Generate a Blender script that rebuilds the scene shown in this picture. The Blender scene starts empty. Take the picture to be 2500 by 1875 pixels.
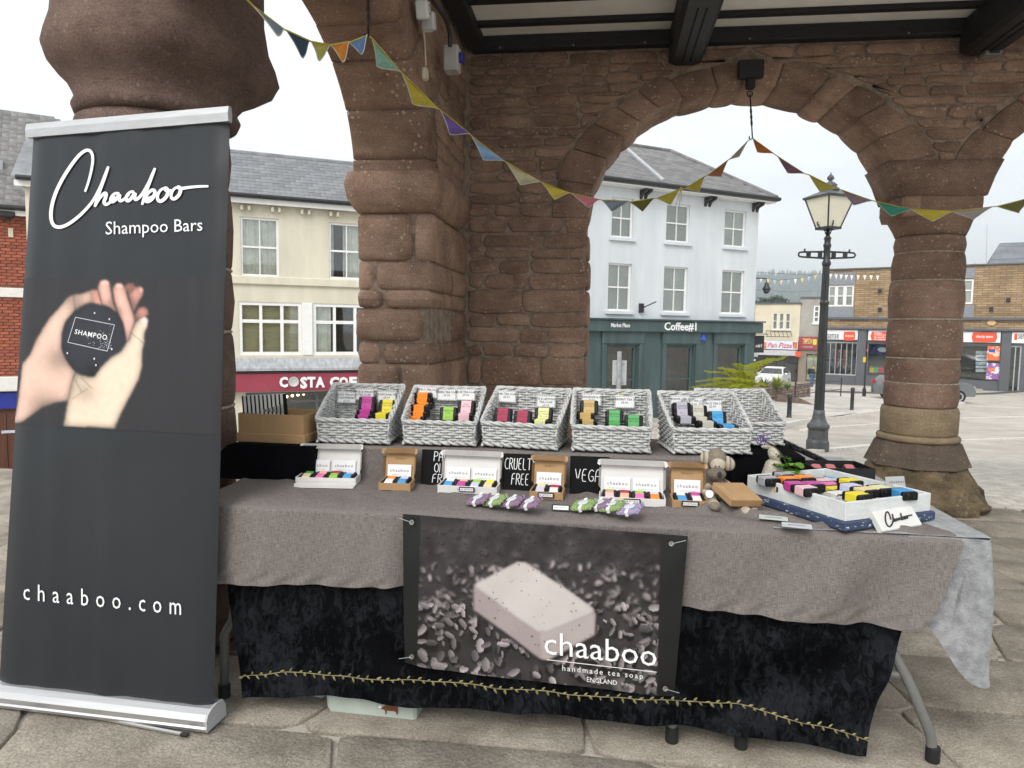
import bpy, math, random
import numpy as np
from mathutils import Vector, Matrix
random.seed(7)
rng = np.random.default_rng(7)
R = math.radians
sc = bpy.context.scene
col = sc.collection

# ------------------------------------------------------------------ camera
W, H, F = 2500, 1875, 1733.0            # photograph size and focal length in its pixels
PITCH, ROLL, CH = R(-4.6), R(0.83), 1.37
_cp, _sp = math.cos(PITCH), math.sin(PITCH)
_f = np.array([0, _cp, _sp]); _u0 = np.array([0, -_sp, _cp]); _r0 = np.array([1., 0, 0])
_r = math.cos(ROLL)*_r0 + math.sin(ROLL)*_u0
_u = -math.sin(ROLL)*_r0 + math.cos(ROLL)*_u0
CAM = np.array([0, 0, CH])
cd = bpy.data.cameras.new('camera'); cam = bpy.data.objects.new('camera', cd); col.objects.link(cam)
cd.sensor_width = 36; cd.lens = 36*F/W; cd.clip_start = .05; cd.clip_end = 4000
cam.matrix_world = Matrix(((_r[0], _u[0], -_f[0], 0), (_r[1], _u[1], -_f[1], 0), (_r[2], _u[2], -_f[2], CH), (0, 0, 0, 1)))
sc.camera = cam

# ------------------------------------------------------------------ sky, sun, exposure
SUN_EL, SUN_AZ = R(42), R(205)          # azimuth clockwise from +Y: behind the camera, a little to its left
w = bpy.data.worlds.new('World'); sc.world = w; w.use_nodes = True
nt = w.node_tree; nt.nodes.clear()
def wn(t): return nt.nodes.new(t)
out = wn('ShaderNodeOutputWorld'); bg = wn('ShaderNodeBackground')
sky = wn('ShaderNodeTexSky'); sky.sky_type = 'NISHITA'; sky.sun_disc = False
sky.sun_elevation = SUN_EL; sky.sun_rotation = SUN_AZ; sky.dust_density = 3
tc = wn('ShaderNodeTexCoord'); mp = wn('ShaderNodeMapping'); mp.inputs['Scale'].default_value = (1, 1, 2.6)
nz = wn('ShaderNodeTexNoise'); nz.inputs['Scale'].default_value = 2.8; nz.inputs['Detail'].default_value = 6; nz.inputs['Roughness'].default_value = .55
rp = wn('ShaderNodeValToRGB')           # even overcast cloud, a little mottled
rp.color_ramp.elements[0].position = .3; rp.color_ramp.elements[0].color = (5.9, 6.25, 6.5, 1)
rp.color_ramp.elements[1].position = .7; rp.color_ramp.elements[1].color = (8.3, 8.45, 8.55, 1)
mx = wn('ShaderNodeMix'); mx.data_type = 'RGBA'; mx.inputs[0].default_value = .93
nt.links.new(tc.outputs['Generated'], mp.inputs[0]); nt.links.new(mp.outputs[0], nz.inputs['Vector'])
nt.links.new(nz.outputs['Fac'], rp.inputs[0])
nt.links.new(sky.outputs[0], mx.inputs[6]); nt.links.new(rp.outputs[0], mx.inputs[7])
nt.links.new(mx.outputs[2], bg.inputs[0]); bg.inputs[1].default_value = 0.1
nt.links.new(bg.outputs[0], out.inputs[0])
sl = bpy.data.lights.new('sun', 'SUN'); sl.energy = 1.5; sl.angle = R(30); sl.color = (1, .965, .92)
so = bpy.data.objects.new('sun', sl); col.objects.link(so)
_d = Vector((math.sin(SUN_AZ)*math.cos(SUN_EL), math.cos(SUN_AZ)*math.cos(SUN_EL), math.sin(SUN_EL)))
so.rotation_euler = _d.to_track_quat('Z', 'Y').to_euler()
vs = sc.view_settings; vs.view_transform = 'Standard'; vs.look = 'None'; vs.exposure = 0.86; vs.gamma = 1; vs.use_curve_mapping = False
sc.cycles.use_denoising = True
sc.cycles.max_bounces = 6; sc.cycles.transparent_max_bounces = 12

# ------------------------------------------------------------------ pixel rays and the hall's own axes
def ray(px, py):
    return _f + (px-W/2)/F*_r + (H/2-py)/F*_u
def on_plane(px, py, p0, n):
    d = ray(px, py); t = np.dot(np.asarray(p0, float)-CAM, n)/np.dot(d, n); return CAM+t*d
def proj(P):
    q = np.asarray(P, float)-CAM; z = q@_f
    return W/2+F*(q@_r)/z, H/2-F*(q@_u)/z
TH = R(7.3)
UX = np.array([math.cos(TH), -math.sin(TH), 0]); VX = np.array([math.sin(TH), math.cos(TH), 0]); ZX = np.array([0, 0, 1.])
def hall(U, V, Z=0): return U*UX+V*VX+Z*ZX
def to_hall(p): p = np.asarray(p); return np.array([p@UX, p@VX, p[2]])
def on_V(px, py, V): return to_hall(on_plane(px, py, V*VX, VX))
def on_U(px, py, U): return to_hall(on_plane(px, py, U*UX, UX))
def on_Z(px, py, z): return to_hall(on_plane(px, py, z*ZX, ZX))
def ground_z(x, y):
    """the street falls away from the hall, ahead and to the left"""
    U = x*UX[0]+y*UX[1]; V = x*VX[0]+y*VX[1]
    z = -.09*max(0, min(V, 28)-6.6) - .032*max(0, min(V, 75)-28)
    if U < -3.4: z -= .17*min(-3.4-U, 13)
    return z
def on_ground(px, py):
    d = ray(px, py); t = 2.0
    while t < 400:
        p = CAM+t*d
        if p[2] <= ground_z(p[0], p[1]): break
        t += .03+t*.004
    return CAM+t*d

# ------------------------------------------------------------------ materials
MATS = {}
def srgb(r, g, b):
    f = lambda c: ((c/255+.055)/1.055)**2.4 if c > 10 else c/255/12.92
    return (f(r), f(g), f(b))
def _new(name):
    m = bpy.data.materials.new(name); m.use_nodes = True
    n = m.node_tree.nodes; L = m.node_tree.links
    return m, n, L, n['Principled BSDF']
def mat(name, c, rough=.6, var=.12, scale=6., bump=0., bscale=60., metal=0., spec=.4, c2=None, rnd=0., stretch=(1, 1, 1), detail=4, sheen=0, emit=0, ramp=(.35, .65), bdist=.01):
    """procedural surface: colour mottled by noise, optional per-object tint, optional noise relief"""
    if name in MATS: return MATS[name]
    m, n, L, b = _new(name)
    b.inputs['Roughness'].default_value = rough; b.inputs['Metallic'].default_value = metal; b.inputs['Specular IOR Level'].default_value = spec
    if sheen: b.inputs['Sheen Weight'].default_value = sheen
    t = n.new('ShaderNodeTexCoord'); mp = n.new('ShaderNodeMapping'); mp.inputs['Scale'].default_value = stretch
    L.new(t.outputs['Object'], mp.inputs[0])
    nz = n.new('ShaderNodeTexNoise'); nz.inputs['Scale'].default_value = scale; nz.inputs['Detail'].default_value = detail; nz.inputs['Roughness'].default_value = .6
    L.new(mp.outputs[0], nz.inputs['Vector'])
    rp = n.new('ShaderNodeValToRGB'); L.new(nz.outputs['Fac'], rp.inputs[0])
    lo = c2 if c2 else tuple(x*(1-var) for x in c); hi = c if c2 else tuple(min(1, x*(1+var)) for x in c)
    rp.color_ramp.elements[0].position, rp.color_ramp.elements[1].position = ramp
    rp.color_ramp.elements[0].color = (*lo, 1); rp.color_ramp.elements[1].color = (*hi, 1)
    src = rp.outputs[0]
    if rnd:
        oi = n.new('ShaderNodeObjectInfo'); mr = n.new('ShaderNodeMapRange'); mr.inputs[3].default_value = 1-rnd; mr.inputs[4].default_value = 1+rnd
        L.new(oi.outputs['Random'], mr.inputs[0])
        hs = n.new('ShaderNodeHueSaturation'); L.new(mr.outputs[0], hs.inputs['Value']); L.new(src, hs.inputs['Color'])
        src = hs.outputs[0]
    L.new(src, b.inputs['Base Color'])
    if bump:
        n2 = n.new('ShaderNodeTexNoise'); n2.inputs['Scale'].default_value = bscale; n2.inputs['Detail'].default_value = 5
        L.new(mp.outputs[0], n2.inputs['Vector'])
        bp = n.new('ShaderNodeBump'); bp.inputs['Strength'].default_value = bump; bp.inputs['Distance'].default_value = bdist
        L.new(n2.outputs['Fac'], bp.inputs['Height']); L.new(bp.outputs[0], b.inputs['Normal'])
    if emit:
        b.inputs['Emission Color'].default_value = (*c, 1); b.inputs['Emission Strength'].default_value = emit
    MATS[name] = m
    return m
def print_mat(name, rough=.5, spec=.3):
    """flat print: colour comes from the sheet's own colour attribute"""
    if name in MATS: return MATS[name]
    m, n, L, b = _new(name); b.inputs['Roughness'].default_value = rough; b.inputs['Specular IOR Level'].default_value = spec
    a = n.new('ShaderNodeAttribute'); a.attribute_name = 'Col'; L.new(a.outputs['Color'], b.inputs['Base Color'])
    MATS[name] = m; return m
def stone_mat(name, lo, hi, spots=.5, rnd=.18, bump=.6, spot_c=(.5, .42, .34), bscale=90):
    """worn sandstone: blotches, bedding streaks, pale lichen dots, pitted relief, each stone its own tone"""
    if name in MATS: return MATS[name]
    m, n, L, b = _new(name); b.inputs['Roughness'].default_value = .85; b.inputs['Specular IOR Level'].default_value = .2
    t = n.new('ShaderNodeTexCoord')
    n1 = n.new('ShaderNodeTexNoise'); n1.inputs['Scale'].default_value = 3.2; n1.inputs['Detail'].default_value = 8; n1.inputs['Roughness'].default_value = .65
    L.new(t.outputs['Object'], n1.inputs['Vector'])
    rp = n.new('ShaderNodeValToRGB'); rp.color_ramp.elements[0].position = .32; rp.color_ramp.elements[1].position = .7
    rp.color_ramp.elements[0].color = (*lo, 1); rp.color_ramp.elements[1].color = (*hi, 1); L.new(n1.outputs['Fac'], rp.inputs[0])
    mp = n.new('ShaderNodeMapping'); mp.inputs['Scale'].default_value = (3, 3, 26); L.new(t.outputs['Object'], mp.inputs[0])
    ns = n.new('ShaderNodeTexNoise'); ns.inputs['Scale'].default_value = 1.5; ns.inputs['Detail'].default_value = 3; L.new(mp.outputs[0], ns.inputs['Vector'])
    ms = n.new('ShaderNodeMapRange'); ms.inputs[1].default_value = .35; ms.inputs[2].default_value = .65; ms.inputs[3].default_value = .93; ms.inputs[4].default_value = 1.06; L.new(ns.outputs['Fac'], ms.inputs[0])
    oi = n.new('ShaderNodeObjectInfo'); mr = n.new('ShaderNodeMapRange'); mr.inputs[3].default_value = 1-rnd; mr.inputs[4].default_value = 1+rnd; L.new(oi.outputs['Random'], mr.inputs[0])
    ng = n.new('ShaderNodeTexNoise'); ng.inputs['Scale'].default_value = 130; ng.inputs['Detail'].default_value = 3; L.new(t.outputs['Object'], ng.inputs['Vector'])
    mg = n.new('ShaderNodeMapRange'); mg.inputs[1].default_value = .3; mg.inputs[2].default_value = .7; mg.inputs[3].default_value = .72; mg.inputs[4].default_value = 1.28; L.new(ng.outputs['Fac'], mg.inputs[0])
    m0 = n.new('ShaderNodeMath'); m0.operation = 'MULTIPLY'; L.new(ms.outputs[0], m0.inputs[0]); L.new(mg.outputs[0], m0.inputs[1])
    mu = n.new('ShaderNodeMath'); mu.operation = 'MULTIPLY'; L.new(m0.outputs[0], mu.inputs[0]); L.new(mr.outputs[0], mu.inputs[1])
    hs = n.new('ShaderNodeHueSaturation'); L.new(rp.outputs[0], hs.inputs['Color']); L.new(mu.outputs[0], hs.inputs['Value'])
    vo = n.new('ShaderNodeTexVoronoi'); vo.inputs['Scale'].default_value = 24; vo.inputs['Randomness'].default_value = 1; L.new(t.outputs['Object'], vo.inputs['Vector'])
    nv = n.new('ShaderNodeTexNoise'); nv.inputs['Scale'].default_value = 4.5; L.new(t.outputs['Object'], nv.inputs['Vector'])
    mv = n.new('ShaderNodeMapRange'); mv.inputs[1].default_value = .36; mv.inputs[2].default_value = .72; mv.inputs[3].default_value = .06; mv.inputs[4].default_value = .3; L.new(nv.outputs['Fac'], mv.inputs[0])
    lt = n.new('ShaderNodeMath'); lt.operation = 'LESS_THAN'; L.new(vo.outputs['Distance'], lt.inputs[0]); L.new(mv.outputs[0], lt.inputs[1])
    ml = n.new('ShaderNodeMath'); ml.operation = 'MULTIPLY'; ml.inputs[1].default_value = spots; L.new(lt.outputs[0], ml.inputs[0])
    mix = n.new('ShaderNodeMix'); mix.data_type = 'RGBA'; L.new(ml.outputs[0], mix.inputs[0]); L.new(hs.outputs[0], mix.inputs[6]); mix.inputs[7].default_value = (*spot_c, 1)
    L.new(mix.outputs[2], b.inputs['Base Color'])
    nb = n.new('ShaderNodeTexNoise'); nb.inputs['Scale'].default_value = bscale; nb.inputs['Detail'].default_value = 6; nb.inputs['Roughness'].default_value = .7; L.new(t.outputs['Object'], nb.inputs['Vector'])
    n8 = n.new('ShaderNodeTexNoise'); n8.inputs['Scale'].default_value = 11; n8.inputs['Detail'].default_value = 4; L.new(t.outputs['Object'], n8.inputs['Vector'])
    ad = n.new('ShaderNodeMath'); ad.operation = 'MULTIPLY_ADD'; L.new(n8.outputs['Fac'], ad.inputs[0]); ad.inputs[1].default_value = 1.1; L.new(nb.outputs['Fac'], ad.inputs[2])
    bp = n.new('ShaderNodeBump'); bp.inputs['Strength'].default_value = bump; bp.inputs['Distance'].default_value = .012; L.new(ad.outputs[0], bp.inputs['Height']); L.new(bp.outputs[0], b.inputs['Normal'])
    MATS[name] = m; return m
def weave_mat(name, lo, hi, su=420, sv=420, rough=.9):
    """linen: light and dark slubs along warp and weft"""
    if name in MATS: return MATS[name]
    m, n, L, b = _new(name); b.inputs['Roughness'].default_value = rough; b.inputs['Specular IOR Level'].default_value = .15
    uvn = n.new('ShaderNodeUVMap'); uvn.uv_map = 'UVMap'
    outs = []
    for s in ((48, su*1.5, 1), (sv*1.5, 34, 1)):
        mp = n.new('ShaderNodeMapping'); mp.inputs['Scale'].default_value = s; L.new(uvn.outputs[0], mp.inputs[0])
        nn = n.new('ShaderNodeTexNoise'); nn.noise_dimensions = '2D'; nn.inputs['Scale'].default_value = 1; nn.inputs['Detail'].default_value = 4; nn.inputs['Roughness'].default_value = .7; L.new(mp.outputs[0], nn.inputs['Vector']); outs.append(nn)
    ad = n.new('ShaderNodeMath'); ad.operation = 'ADD'; L.new(outs[0].outputs['Fac'], ad.inputs[0]); L.new(outs[1].outputs['Fac'], ad.inputs[1])
    rp = n.new('ShaderNodeMapRange'); rp.inputs[1].default_value = .7; rp.inputs[2].default_value = 1.3; L.new(ad.outputs[0], rp.inputs[0])
    mix = n.new('ShaderNodeMix'); mix.data_type = 'RGBA'; L.new(rp.outputs[0], mix.inputs[0]); mix.inputs[6].default_value = (*lo, 1); mix.inputs[7].default_value = (*hi, 1)
    L.new(mix.outputs[2], b.inputs['Base Color'])
    bp = n.new('ShaderNodeBump'); bp.inputs['Strength'].default_value = .25; bp.inputs['Distance'].default_value = .001; L.new(ad.outputs[0], bp.inputs['Height']); L.new(bp.outputs[0], b.inputs['Normal'])
    MATS[name] = m; return m
def pane_mat(name='window_glass', tint=(.9, .93, .93), k=.07):
    if name in MATS: return MATS[name]
    m = bpy.data.materials.new(name); m.use_nodes = True; n = m.node_tree.nodes; L = m.node_tree.links; n.clear()
    o = n.new('ShaderNodeOutputMaterial'); tr = n.new('ShaderNodeBsdfTransparent'); tr.inputs[0].default_value = (*tint, 1)
    gl = n.new('ShaderNodeBsdfGlossy'); gl.inputs['Roughness'].default_value = .03
    lw = n.new('ShaderNodeLayerWeight'); lw.inputs[0].default_value = .18
    ad = n.new('ShaderNodeMath'); ad.operation = 'ADD'; ad.use_clamp = True; ad.inputs[1].default_value = k; L.new(lw.outputs['Fresnel'], ad.inputs[0])
    mx = n.new('ShaderNodeMixShader'); L.new(ad.outputs[0], mx.inputs[0]); L.new(tr.outputs[0], mx.inputs[1]); L.new(gl.outputs[0], mx.inputs[2]); L.new(mx.outputs[0], o.inputs[0])
    MATS[name] = m; return m

# ------------------------------------------------------------------ mesh building
class MB:
    def __init__(s): s.v = []; s.f = []; s.uv = None
    def add(s, v, f):
        o = len(s.v); s.v.extend([tuple(map(float, p)) for p in v]); s.f.extend([tuple(i+o for i in q) for q in f]); return s
    def box(s, c, d, rz=0, rot=None):
        M = rot if rot is not None else Matrix.Rotation(rz, 3, 'Z')
        P = []
        for z in (-.5, .5):
            for x, y in ((-.5, -.5), (.5, -.5), (.5, .5), (-.5, .5)):
                q = M @ Vector((x*d[0], y*d[1], z*d[2])); P.append((q.x+c[0], q.y+c[1], q.z+c[2]))
        return s.add(P, [(3, 2, 1, 0), (4, 5, 6, 7), (0, 1, 5, 4), (1, 2, 6, 5), (2, 3, 7, 6), (3, 0, 4, 7)])
    def cbox(s, c, d, b=.004, rz=0, rot=None):
        """box with chamfered edges"""
        M = rot if rot is not None else Matrix.Rotation(rz, 3, 'Z')
        x, y, z = (k/2 for k in d); b = min(b, x*.8, y*.8, z*.8)
        ring = lambda ix, iy, zz: [(-x+ix, -y+iy+b, zz), (-x+ix+b, -y+iy, zz), (x-ix-b, -y+iy, zz), (x-ix, -y+iy+b, zz), (x-ix, y-iy-b, zz), (x-ix-b, y-iy, zz), (-x+ix+b, y-iy, zz), (-x+ix, y-iy-b, zz)]
        P = ring(b, b, -z)+ring(0, 0, -z+b)+ring(0, 0, z-b)+ring(b, b, z)
        Q = [M @ Vector(p) for p in P]
        fs = [tuple(range(7, -1, -1)), tuple(range(24, 32))]
        for k in range(3):
            for i in range(8): fs.append((k*8+i, k*8+(i+1) % 8, k*8+8+(i+1) % 8, k*8+8+i))
        return s.add([(q.x+c[0], q.y+c[1], q.z+c[2]) for q in Q], fs)
    def loft(s, rings, cap0=True, cap1=True, closed=True):
        n = len(rings[0]); o = len(s.v)
        for r_ in rings: s.v.extend([tuple(map(float, p)) for p in r_])
        for k in range(len(rings)-1):
            for i in range(n if closed else n-1):
                j = (i+1) % n; s.f.append((o+k*n+i, o+k*n+j, o+(k+1)*n+j, o+(k+1)*n+i))
        if cap0: s.f.append(tuple(o+i for i in range(n-1, -1, -1)))
        if cap1: s.f.append(tuple(o+(len(rings)-1)*n+i for i in range(n)))
        return s
    def tube(s, pts, r, n=6, cap=True):
        pts = [Vector(p) for p in pts]; m = len(pts); rs = r if hasattr(r, '__len__') else [r]*m
        T = [(pts[min(i+1, m-1)]-pts[max(i-1, 0)]).normalized() for i in range(m)]
        a = Vector((0, 0, 1)) if abs(T[0].z) < .9 else Vector((1, 0, 0))
        N = (a-T[0]*a.dot(T[0])).normalized(); rings = []
        for i in range(m):
            N = (N-T[i]*N.dot(T[i])); N = N.normalized() if N.length > 1e-6 else T[i].orthogonal().normalized()
            B = T[i].cross(N)
            rings.append([pts[i]+(N*math.cos(2*math.pi*k/n)+B*math.sin(2*math.pi*k/n))*rs[i] for k in range(n)])
        return s.loft(rings, cap, cap)
    def lathe(s, prof, n=16, c=(0, 0, 0), jit=None):
        rings = []
        for k, (r_, z) in enumerate(prof):
            rings.append([(c[0]+r_*math.cos(2*math.pi*i/n)*(jit(k, i) if jit else 1), c[1]+r_*math.sin(2*math.pi*i/n)*(jit(k, i) if jit else 1), c[2]+z) for i in range(n)])
        return s.loft(rings)
    def extrude(s, pts, vec):
        """closed polygon (3D points) pushed along vec"""
        n = len(pts); q = [tuple(np.add(p, vec)) for p in pts]
        return s.add(list(pts)+q, [tuple(range(n-1, -1, -1)), tuple(range(n, 2*n))]+[(i, (i+1) % n, n+(i+1) % n, n+i) for i in range(n)])
    def stone(s, pts, o, ex, ey, ez, h, bev, back=0.):
        """rounded block: 2D outline pts in the plane (ex, ey) raised by h along ez with softened edges"""
        P = np.array(pts, float); c = P.mean(0); m = len(P)
        nxt = np.roll(P, -1, 0); prv = np.roll(P, 1, 0)
        e1 = P-prv; e2 = nxt-P
        n1 = np.stack([-e1[:, 1], e1[:, 0]], 1); n2 = np.stack([-e2[:, 1], e2[:, 0]], 1)
        n1 /= np.linalg.norm(n1, axis=1)[:, None]+1e-9; n2 /= np.linalg.norm(n2, axis=1)[:, None]+1e-9
        nn = n1+n2; nn /= np.linalg.norm(nn, axis=1)[:, None]+1e-9
        rings = []
        for ins, hh in ((0, -back), (0, h*.45), (bev*.35, h*.85), (bev, h)):
            Q = P+nn*ins
            rings.append([o+q[0]*ex+q[1]*ey+hh*ez for q in Q])
        return s.loft(rings, False, True)
    def grid(s, fn, nu, nv, uv=None):
        o = len(s.v)
        for j in range(nv+1):
            for i in range(nu+1): s.v.append(tuple(map(float, fn(i/nu, j/nv))))
        for j in range(nv):
            for i in range(nu): a = o+j*(nu+1)+i; s.f.append((a, a+1, a+nu+2, a+nu+1))
        return s
    def mesh(s, name='mesh', smooth=False):
        me = bpy.data.meshes.new(name); me.from_pydata(s.v, [], s.f); me.update()
        if smooth: me.polygons.foreach_set('use_smooth', [True]*len(me.polygons))
        return me
def obj(name, mb, m, parent=None, loc=(0, 0, 0), rz=0, smooth=False, rot=None, scale=None):
    me = mb.mesh(name, smooth) if isinstance(mb, MB) else mb
    if m is not None and not me.materials: me.materials.append(m)
    o = bpy.data.objects.new(name, me); col.objects.link(o)
    o.location = loc; o.rotation_euler = rot if rot is not None else (0, 0, rz)
    if scale is not None: o.scale = scale
    if parent is not None: o.parent = parent
    return o
def tag(o, label=None, cat=None, group=None, kind=None):
    if label: o['label'] = label
    if cat: o['category'] = cat
    if group: o['group'] = group
    if kind: o['kind'] = kind
    return o
def thing(name, label, cat, loc=(0, 0, 0), rz=0, group=None, rot=None):
    o = bpy.data.objects.new(name, None); col.objects.link(o); o.empty_display_size = .1
    o.location = loc; o.rotation_euler = rot if rot is not None else (0, 0, rz)
    return tag(o, label, cat, group)
def copy_tree(o, parent=None):
    c = o.copy(); col.objects.link(c); c.parent = parent
    for ch in list(o.children): copy_tree(ch, c)
    return c
def smooth_by_angle(me, a=40):
    me.polygons.foreach_set('use_smooth', [True]*len(me.polygons))
    try: me.set_sharp_from_angle(angle=R(a))
    except Exception: pass
    return me
_fast_noise = {}
def wob(x, seed=0):
    """smooth 1D wobble in -1..1"""
    return (math.sin(x*1.7+seed*2.1)+math.sin(x*2.9+seed*5.3+1.3)*.6+math.sin(x*5.3+seed*3.7)*.35)/1.95
# lettering: the built-in face turned into thin meshes, cached
TXT = {}
def text_mesh(s, size=1., align='CENTER', depth=.0, bold=0., track=1., res=2, shear=0.):
    key = (s, size, align, depth, bold, track, res, shear)
    if key in TXT: return TXT[key]
    cu = bpy.data.curves.new('lettering', 'FONT'); cu.body = s; cu.size = size; cu.align_x = align; cu.align_y = 'CENTER'
    cu.extrude = depth; cu.offset = bold; cu.space_character = track; cu.resolution_u = res; cu.shear = shear
    o = bpy.data.objects.new('lettering', cu); col.objects.link(o)
    bpy.context.view_layer.update()
    me = bpy.data.meshes.new_from_object(o.evaluated_get(bpy.context.evaluated_depsgraph_get()))
    bpy.data.objects.remove(o); bpy.data.curves.remove(cu)
    me.name = 'lettering'; TXT[key] = me
    return me
def lettering(s, size, m, parent, loc, rot=(R(90), 0, 0), name='lettering', **k):
    me = text_mesh(s, size, **k)
    if me.materials and me.materials[0] != m: me = me.copy(); me.materials.clear()
    return obj(name, me, m, parent, loc, rot=rot)
# single-stroke hand lettering, each letter in a 1 x 2 cell
STROKE = {'P': [[(0, 0), (.1, 2)], [(.1, 2), (.7, 1.9), (.75, 1.4), (.6, 1.1), (.07, 1.0)]], 'A': [[(0, 0), (.1, 1.5), (.3, 2), (.55, 2), (.65, 1.5), (.7, 0)], [(.05, .9), (.68, .9)]],
 'L': [[(.1, 2), (0, 0), (.6, .03)]], 'M': [[(0, 0), (.1, 2), (.4, 1), (.75, 2), (.85, 0)]], 'O': [[(.4, 2), (.1, 1.6), (0, 1), (.1, .3), (.4, 0), (.7, .3), (.8, 1), (.7, 1.7), (.4, 2)]],
 'I': [[(.1, 2), (.05, 0)]], 'F': [[(.7, 2), (.12, 1.95), (0, 0)], [(.06, 1.05), (.55, 1.05)]], 'R': [[(0, 0), (.1, 2)], [(.1, 2), (.65, 1.9), (.7, 1.4), (.5, 1.1), (.07, 1.0)], [(.3, 1.05), (.75, 0)]],
 'E': [[(.65, 2), (.12, 1.95), (0, .03), (.6, 0)], [(.06, 1.05), (.5, 1.05)]], 'C': [[(.7, 1.8), (.45, 2), (.15, 1.6), (0, 1), (.1, .3), (.4, 0), (.7, .2)]], 'U': [[(.1, 2), (0, .5), (.15, .05), (.5, .05), (.65, .5), (.7, 2)]],
 'T': [[(0, 1.95), (.75, 2)], [(.4, 1.97), (.35, 0)]], 'Y': [[(.05, 2), (.4, 1.1), (.75, 2)], [(.4, 1.1), (.3, 0)]], 'V': [[(0, 2), (.35, 0), (.7, 2)]], 'G': [[(.75, 1.7), (.45, 2), (.15, 1.6), (0, 1), (.1, .3), (.4, 0), (.7, .25), (.72, .85), (.4, .85)]], 'N': [[(0, 0), (.1, 2), (.65, 0), (.75, 2)]]}
def flat_stroke(mb, pts, wd, fn, taper=False):
    """ribbon of width wd along 2D pts, mapped to 3D by fn(x, y)"""
    P = [np.array(p, float) for p in pts]; Lf = []; Rt = []
    for i, p in enumerate(P):
        t = P[min(i+1, len(P)-1)]-P[max(i-1, 0)]; t /= (np.linalg.norm(t)+1e-9); nn = np.array([-t[1], t[0]])
        ww = wd*(wd_prof(i/(len(P)-1)) if taper else 1)/2
        Lf.append(p+nn*ww); Rt.append(p-nn*ww)
    o = len(mb.v)
    for a, b_ in zip(Lf, Rt): mb.v.append(tuple(map(float, fn(*a)))); mb.v.append(tuple(map(float, fn(*b_))))
    for i in range(len(P)-1): mb.f.append((o+2*i, o+2*i+1, o+2*i+3, o+2*i+2))
def wd_prof(t): return .75+.5*math.sin(math.pi*t)
def chaikin(P, k=2):
    P = [np.array(p, float) for p in P]
    for _ in range(k):
        Q = [P[0]]
        for a, b_ in zip(P[:-1], P[1:]): Q += [a*.75+b_*.25, a*.25+b_*.75]
        P = Q+[P[-1]]
    return P
# picture painting for printed sheets
def poly_mask(X, Y, pts):
    ins = np.zeros(X.shape, bool); n = len(pts)
    for i in range(n):
        x1, y1 = pts[i]; x2, y2 = pts[(i+1) % n]
        if y1 == y2: continue
        ins ^= ((y1 > Y) != (y2 > Y)) & (X < (x2-x1)*(Y-y1)/(y2-y1)+x1)
    return ins.astype(float)
def blur(a, k):
    for _ in range(2):
        for ax in (0, 1):
            p = np.concatenate([np.repeat(np.take(a, [0], ax), k, ax), a, np.repeat(np.take(a, [-1], ax), k, ax)], ax)
            cs = np.cumsum(p, ax); z = np.zeros_like(np.take(cs, [0], ax)); cs = np.concatenate([z, cs], ax)
            m = 2*k+1; nn = a.shape[ax]
            a = (np.take(cs, range(m, m+nn), ax)-np.take(cs, range(0, nn), ax))/m
    return a
def lin(a): a = np.clip(np.asarray(a, float)/255, 0, 1); return np.where(a <= .04045, a/12.92, ((a+.055)/1.055)**2.4)
def print_sheet(name, P, rgb, m, parent=None):
    """grid sheet: P (h, w, 3) points, rgb (h, w, 3) sRGB 0..255 colours at those points"""
    h, wd = P.shape[:2]
    idx = np.arange(h*wd).reshape(h, wd)
    fs = np.stack([idx[:-1, :-1], idx[:-1, 1:], idx[1:, 1:], idx[1:, :-1]], -1).reshape(-1, 4)
    me = bpy.data.meshes.new(name); me.from_pydata(P.reshape(-1, 3).tolist(), [], fs.tolist())
    ca = me.color_attributes.new('Col', 'FLOAT_COLOR', 'POINT')
    c4 = np.ones((h*wd, 4), np.float32); c4[:, :3] = lin(rgb).reshape(-1, 3)
    ca.data.foreach_set('color', c4.ravel()); me.polygons.foreach_set('use_smooth', [True]*len(me.polygons)); me.update()
    return obj(name, me, m, parent)
def set_uv(me, uvs):
    """uvs per vertex"""
    u = me.uv_layers.new(name='UVMap'); a = np.asarray(uvs, np.float32)
    li = np.empty(len(me.loops), np.int32); me.loops.foreach_get('vertex_index', li)
    u.data.foreach_set('uv', a[li].ravel()); return me
# ================================================================== materials of the place
RED_LO, RED_HI = (.17, .105, .075), (.395, .262, .19)
M_red = stone_mat('red_sandstone', RED_LO, RED_HI, .6)
M_red2 = stone_mat('red_sandstone_column', (.152, .094, .069), (.315, .208, .155), spots=.5, rnd=.14)
M_pil = stone_mat('pillar_sandstone', (.13, .085, .068), (.27, .185, .15), .25, .1, 1.1, (.42, .36, .3), 120)
M_core = mat('lime_mortar', (.25, .19, .145), .95, .35, 14, .8, 70)
M_buff = stone_mat('buff_sandstone', (.2, .15, .095), (.36, .28, .18), .25, .06, .7)
M_dark = stone_mat('dark_base_stone', (.09, .07, .055), (.17, .13, .1), .3, .08, .6)
M_flag = stone_mat('flagstone', (.2, .172, .136), (.44, .392, .325), .22, .13, 1.0, (.45, .42, .38), 60)
M_black = mat('black_timber', (.012, .012, .014), .55, .4, 14, .35, 50, stretch=(1, 4, 4))
M_plaster = mat('white_plaster', (.9, .88, .83), .9, .06, 3, .12, 25)
X3, Y3, Z3 = np.eye(3)
HZ = -TH
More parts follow.
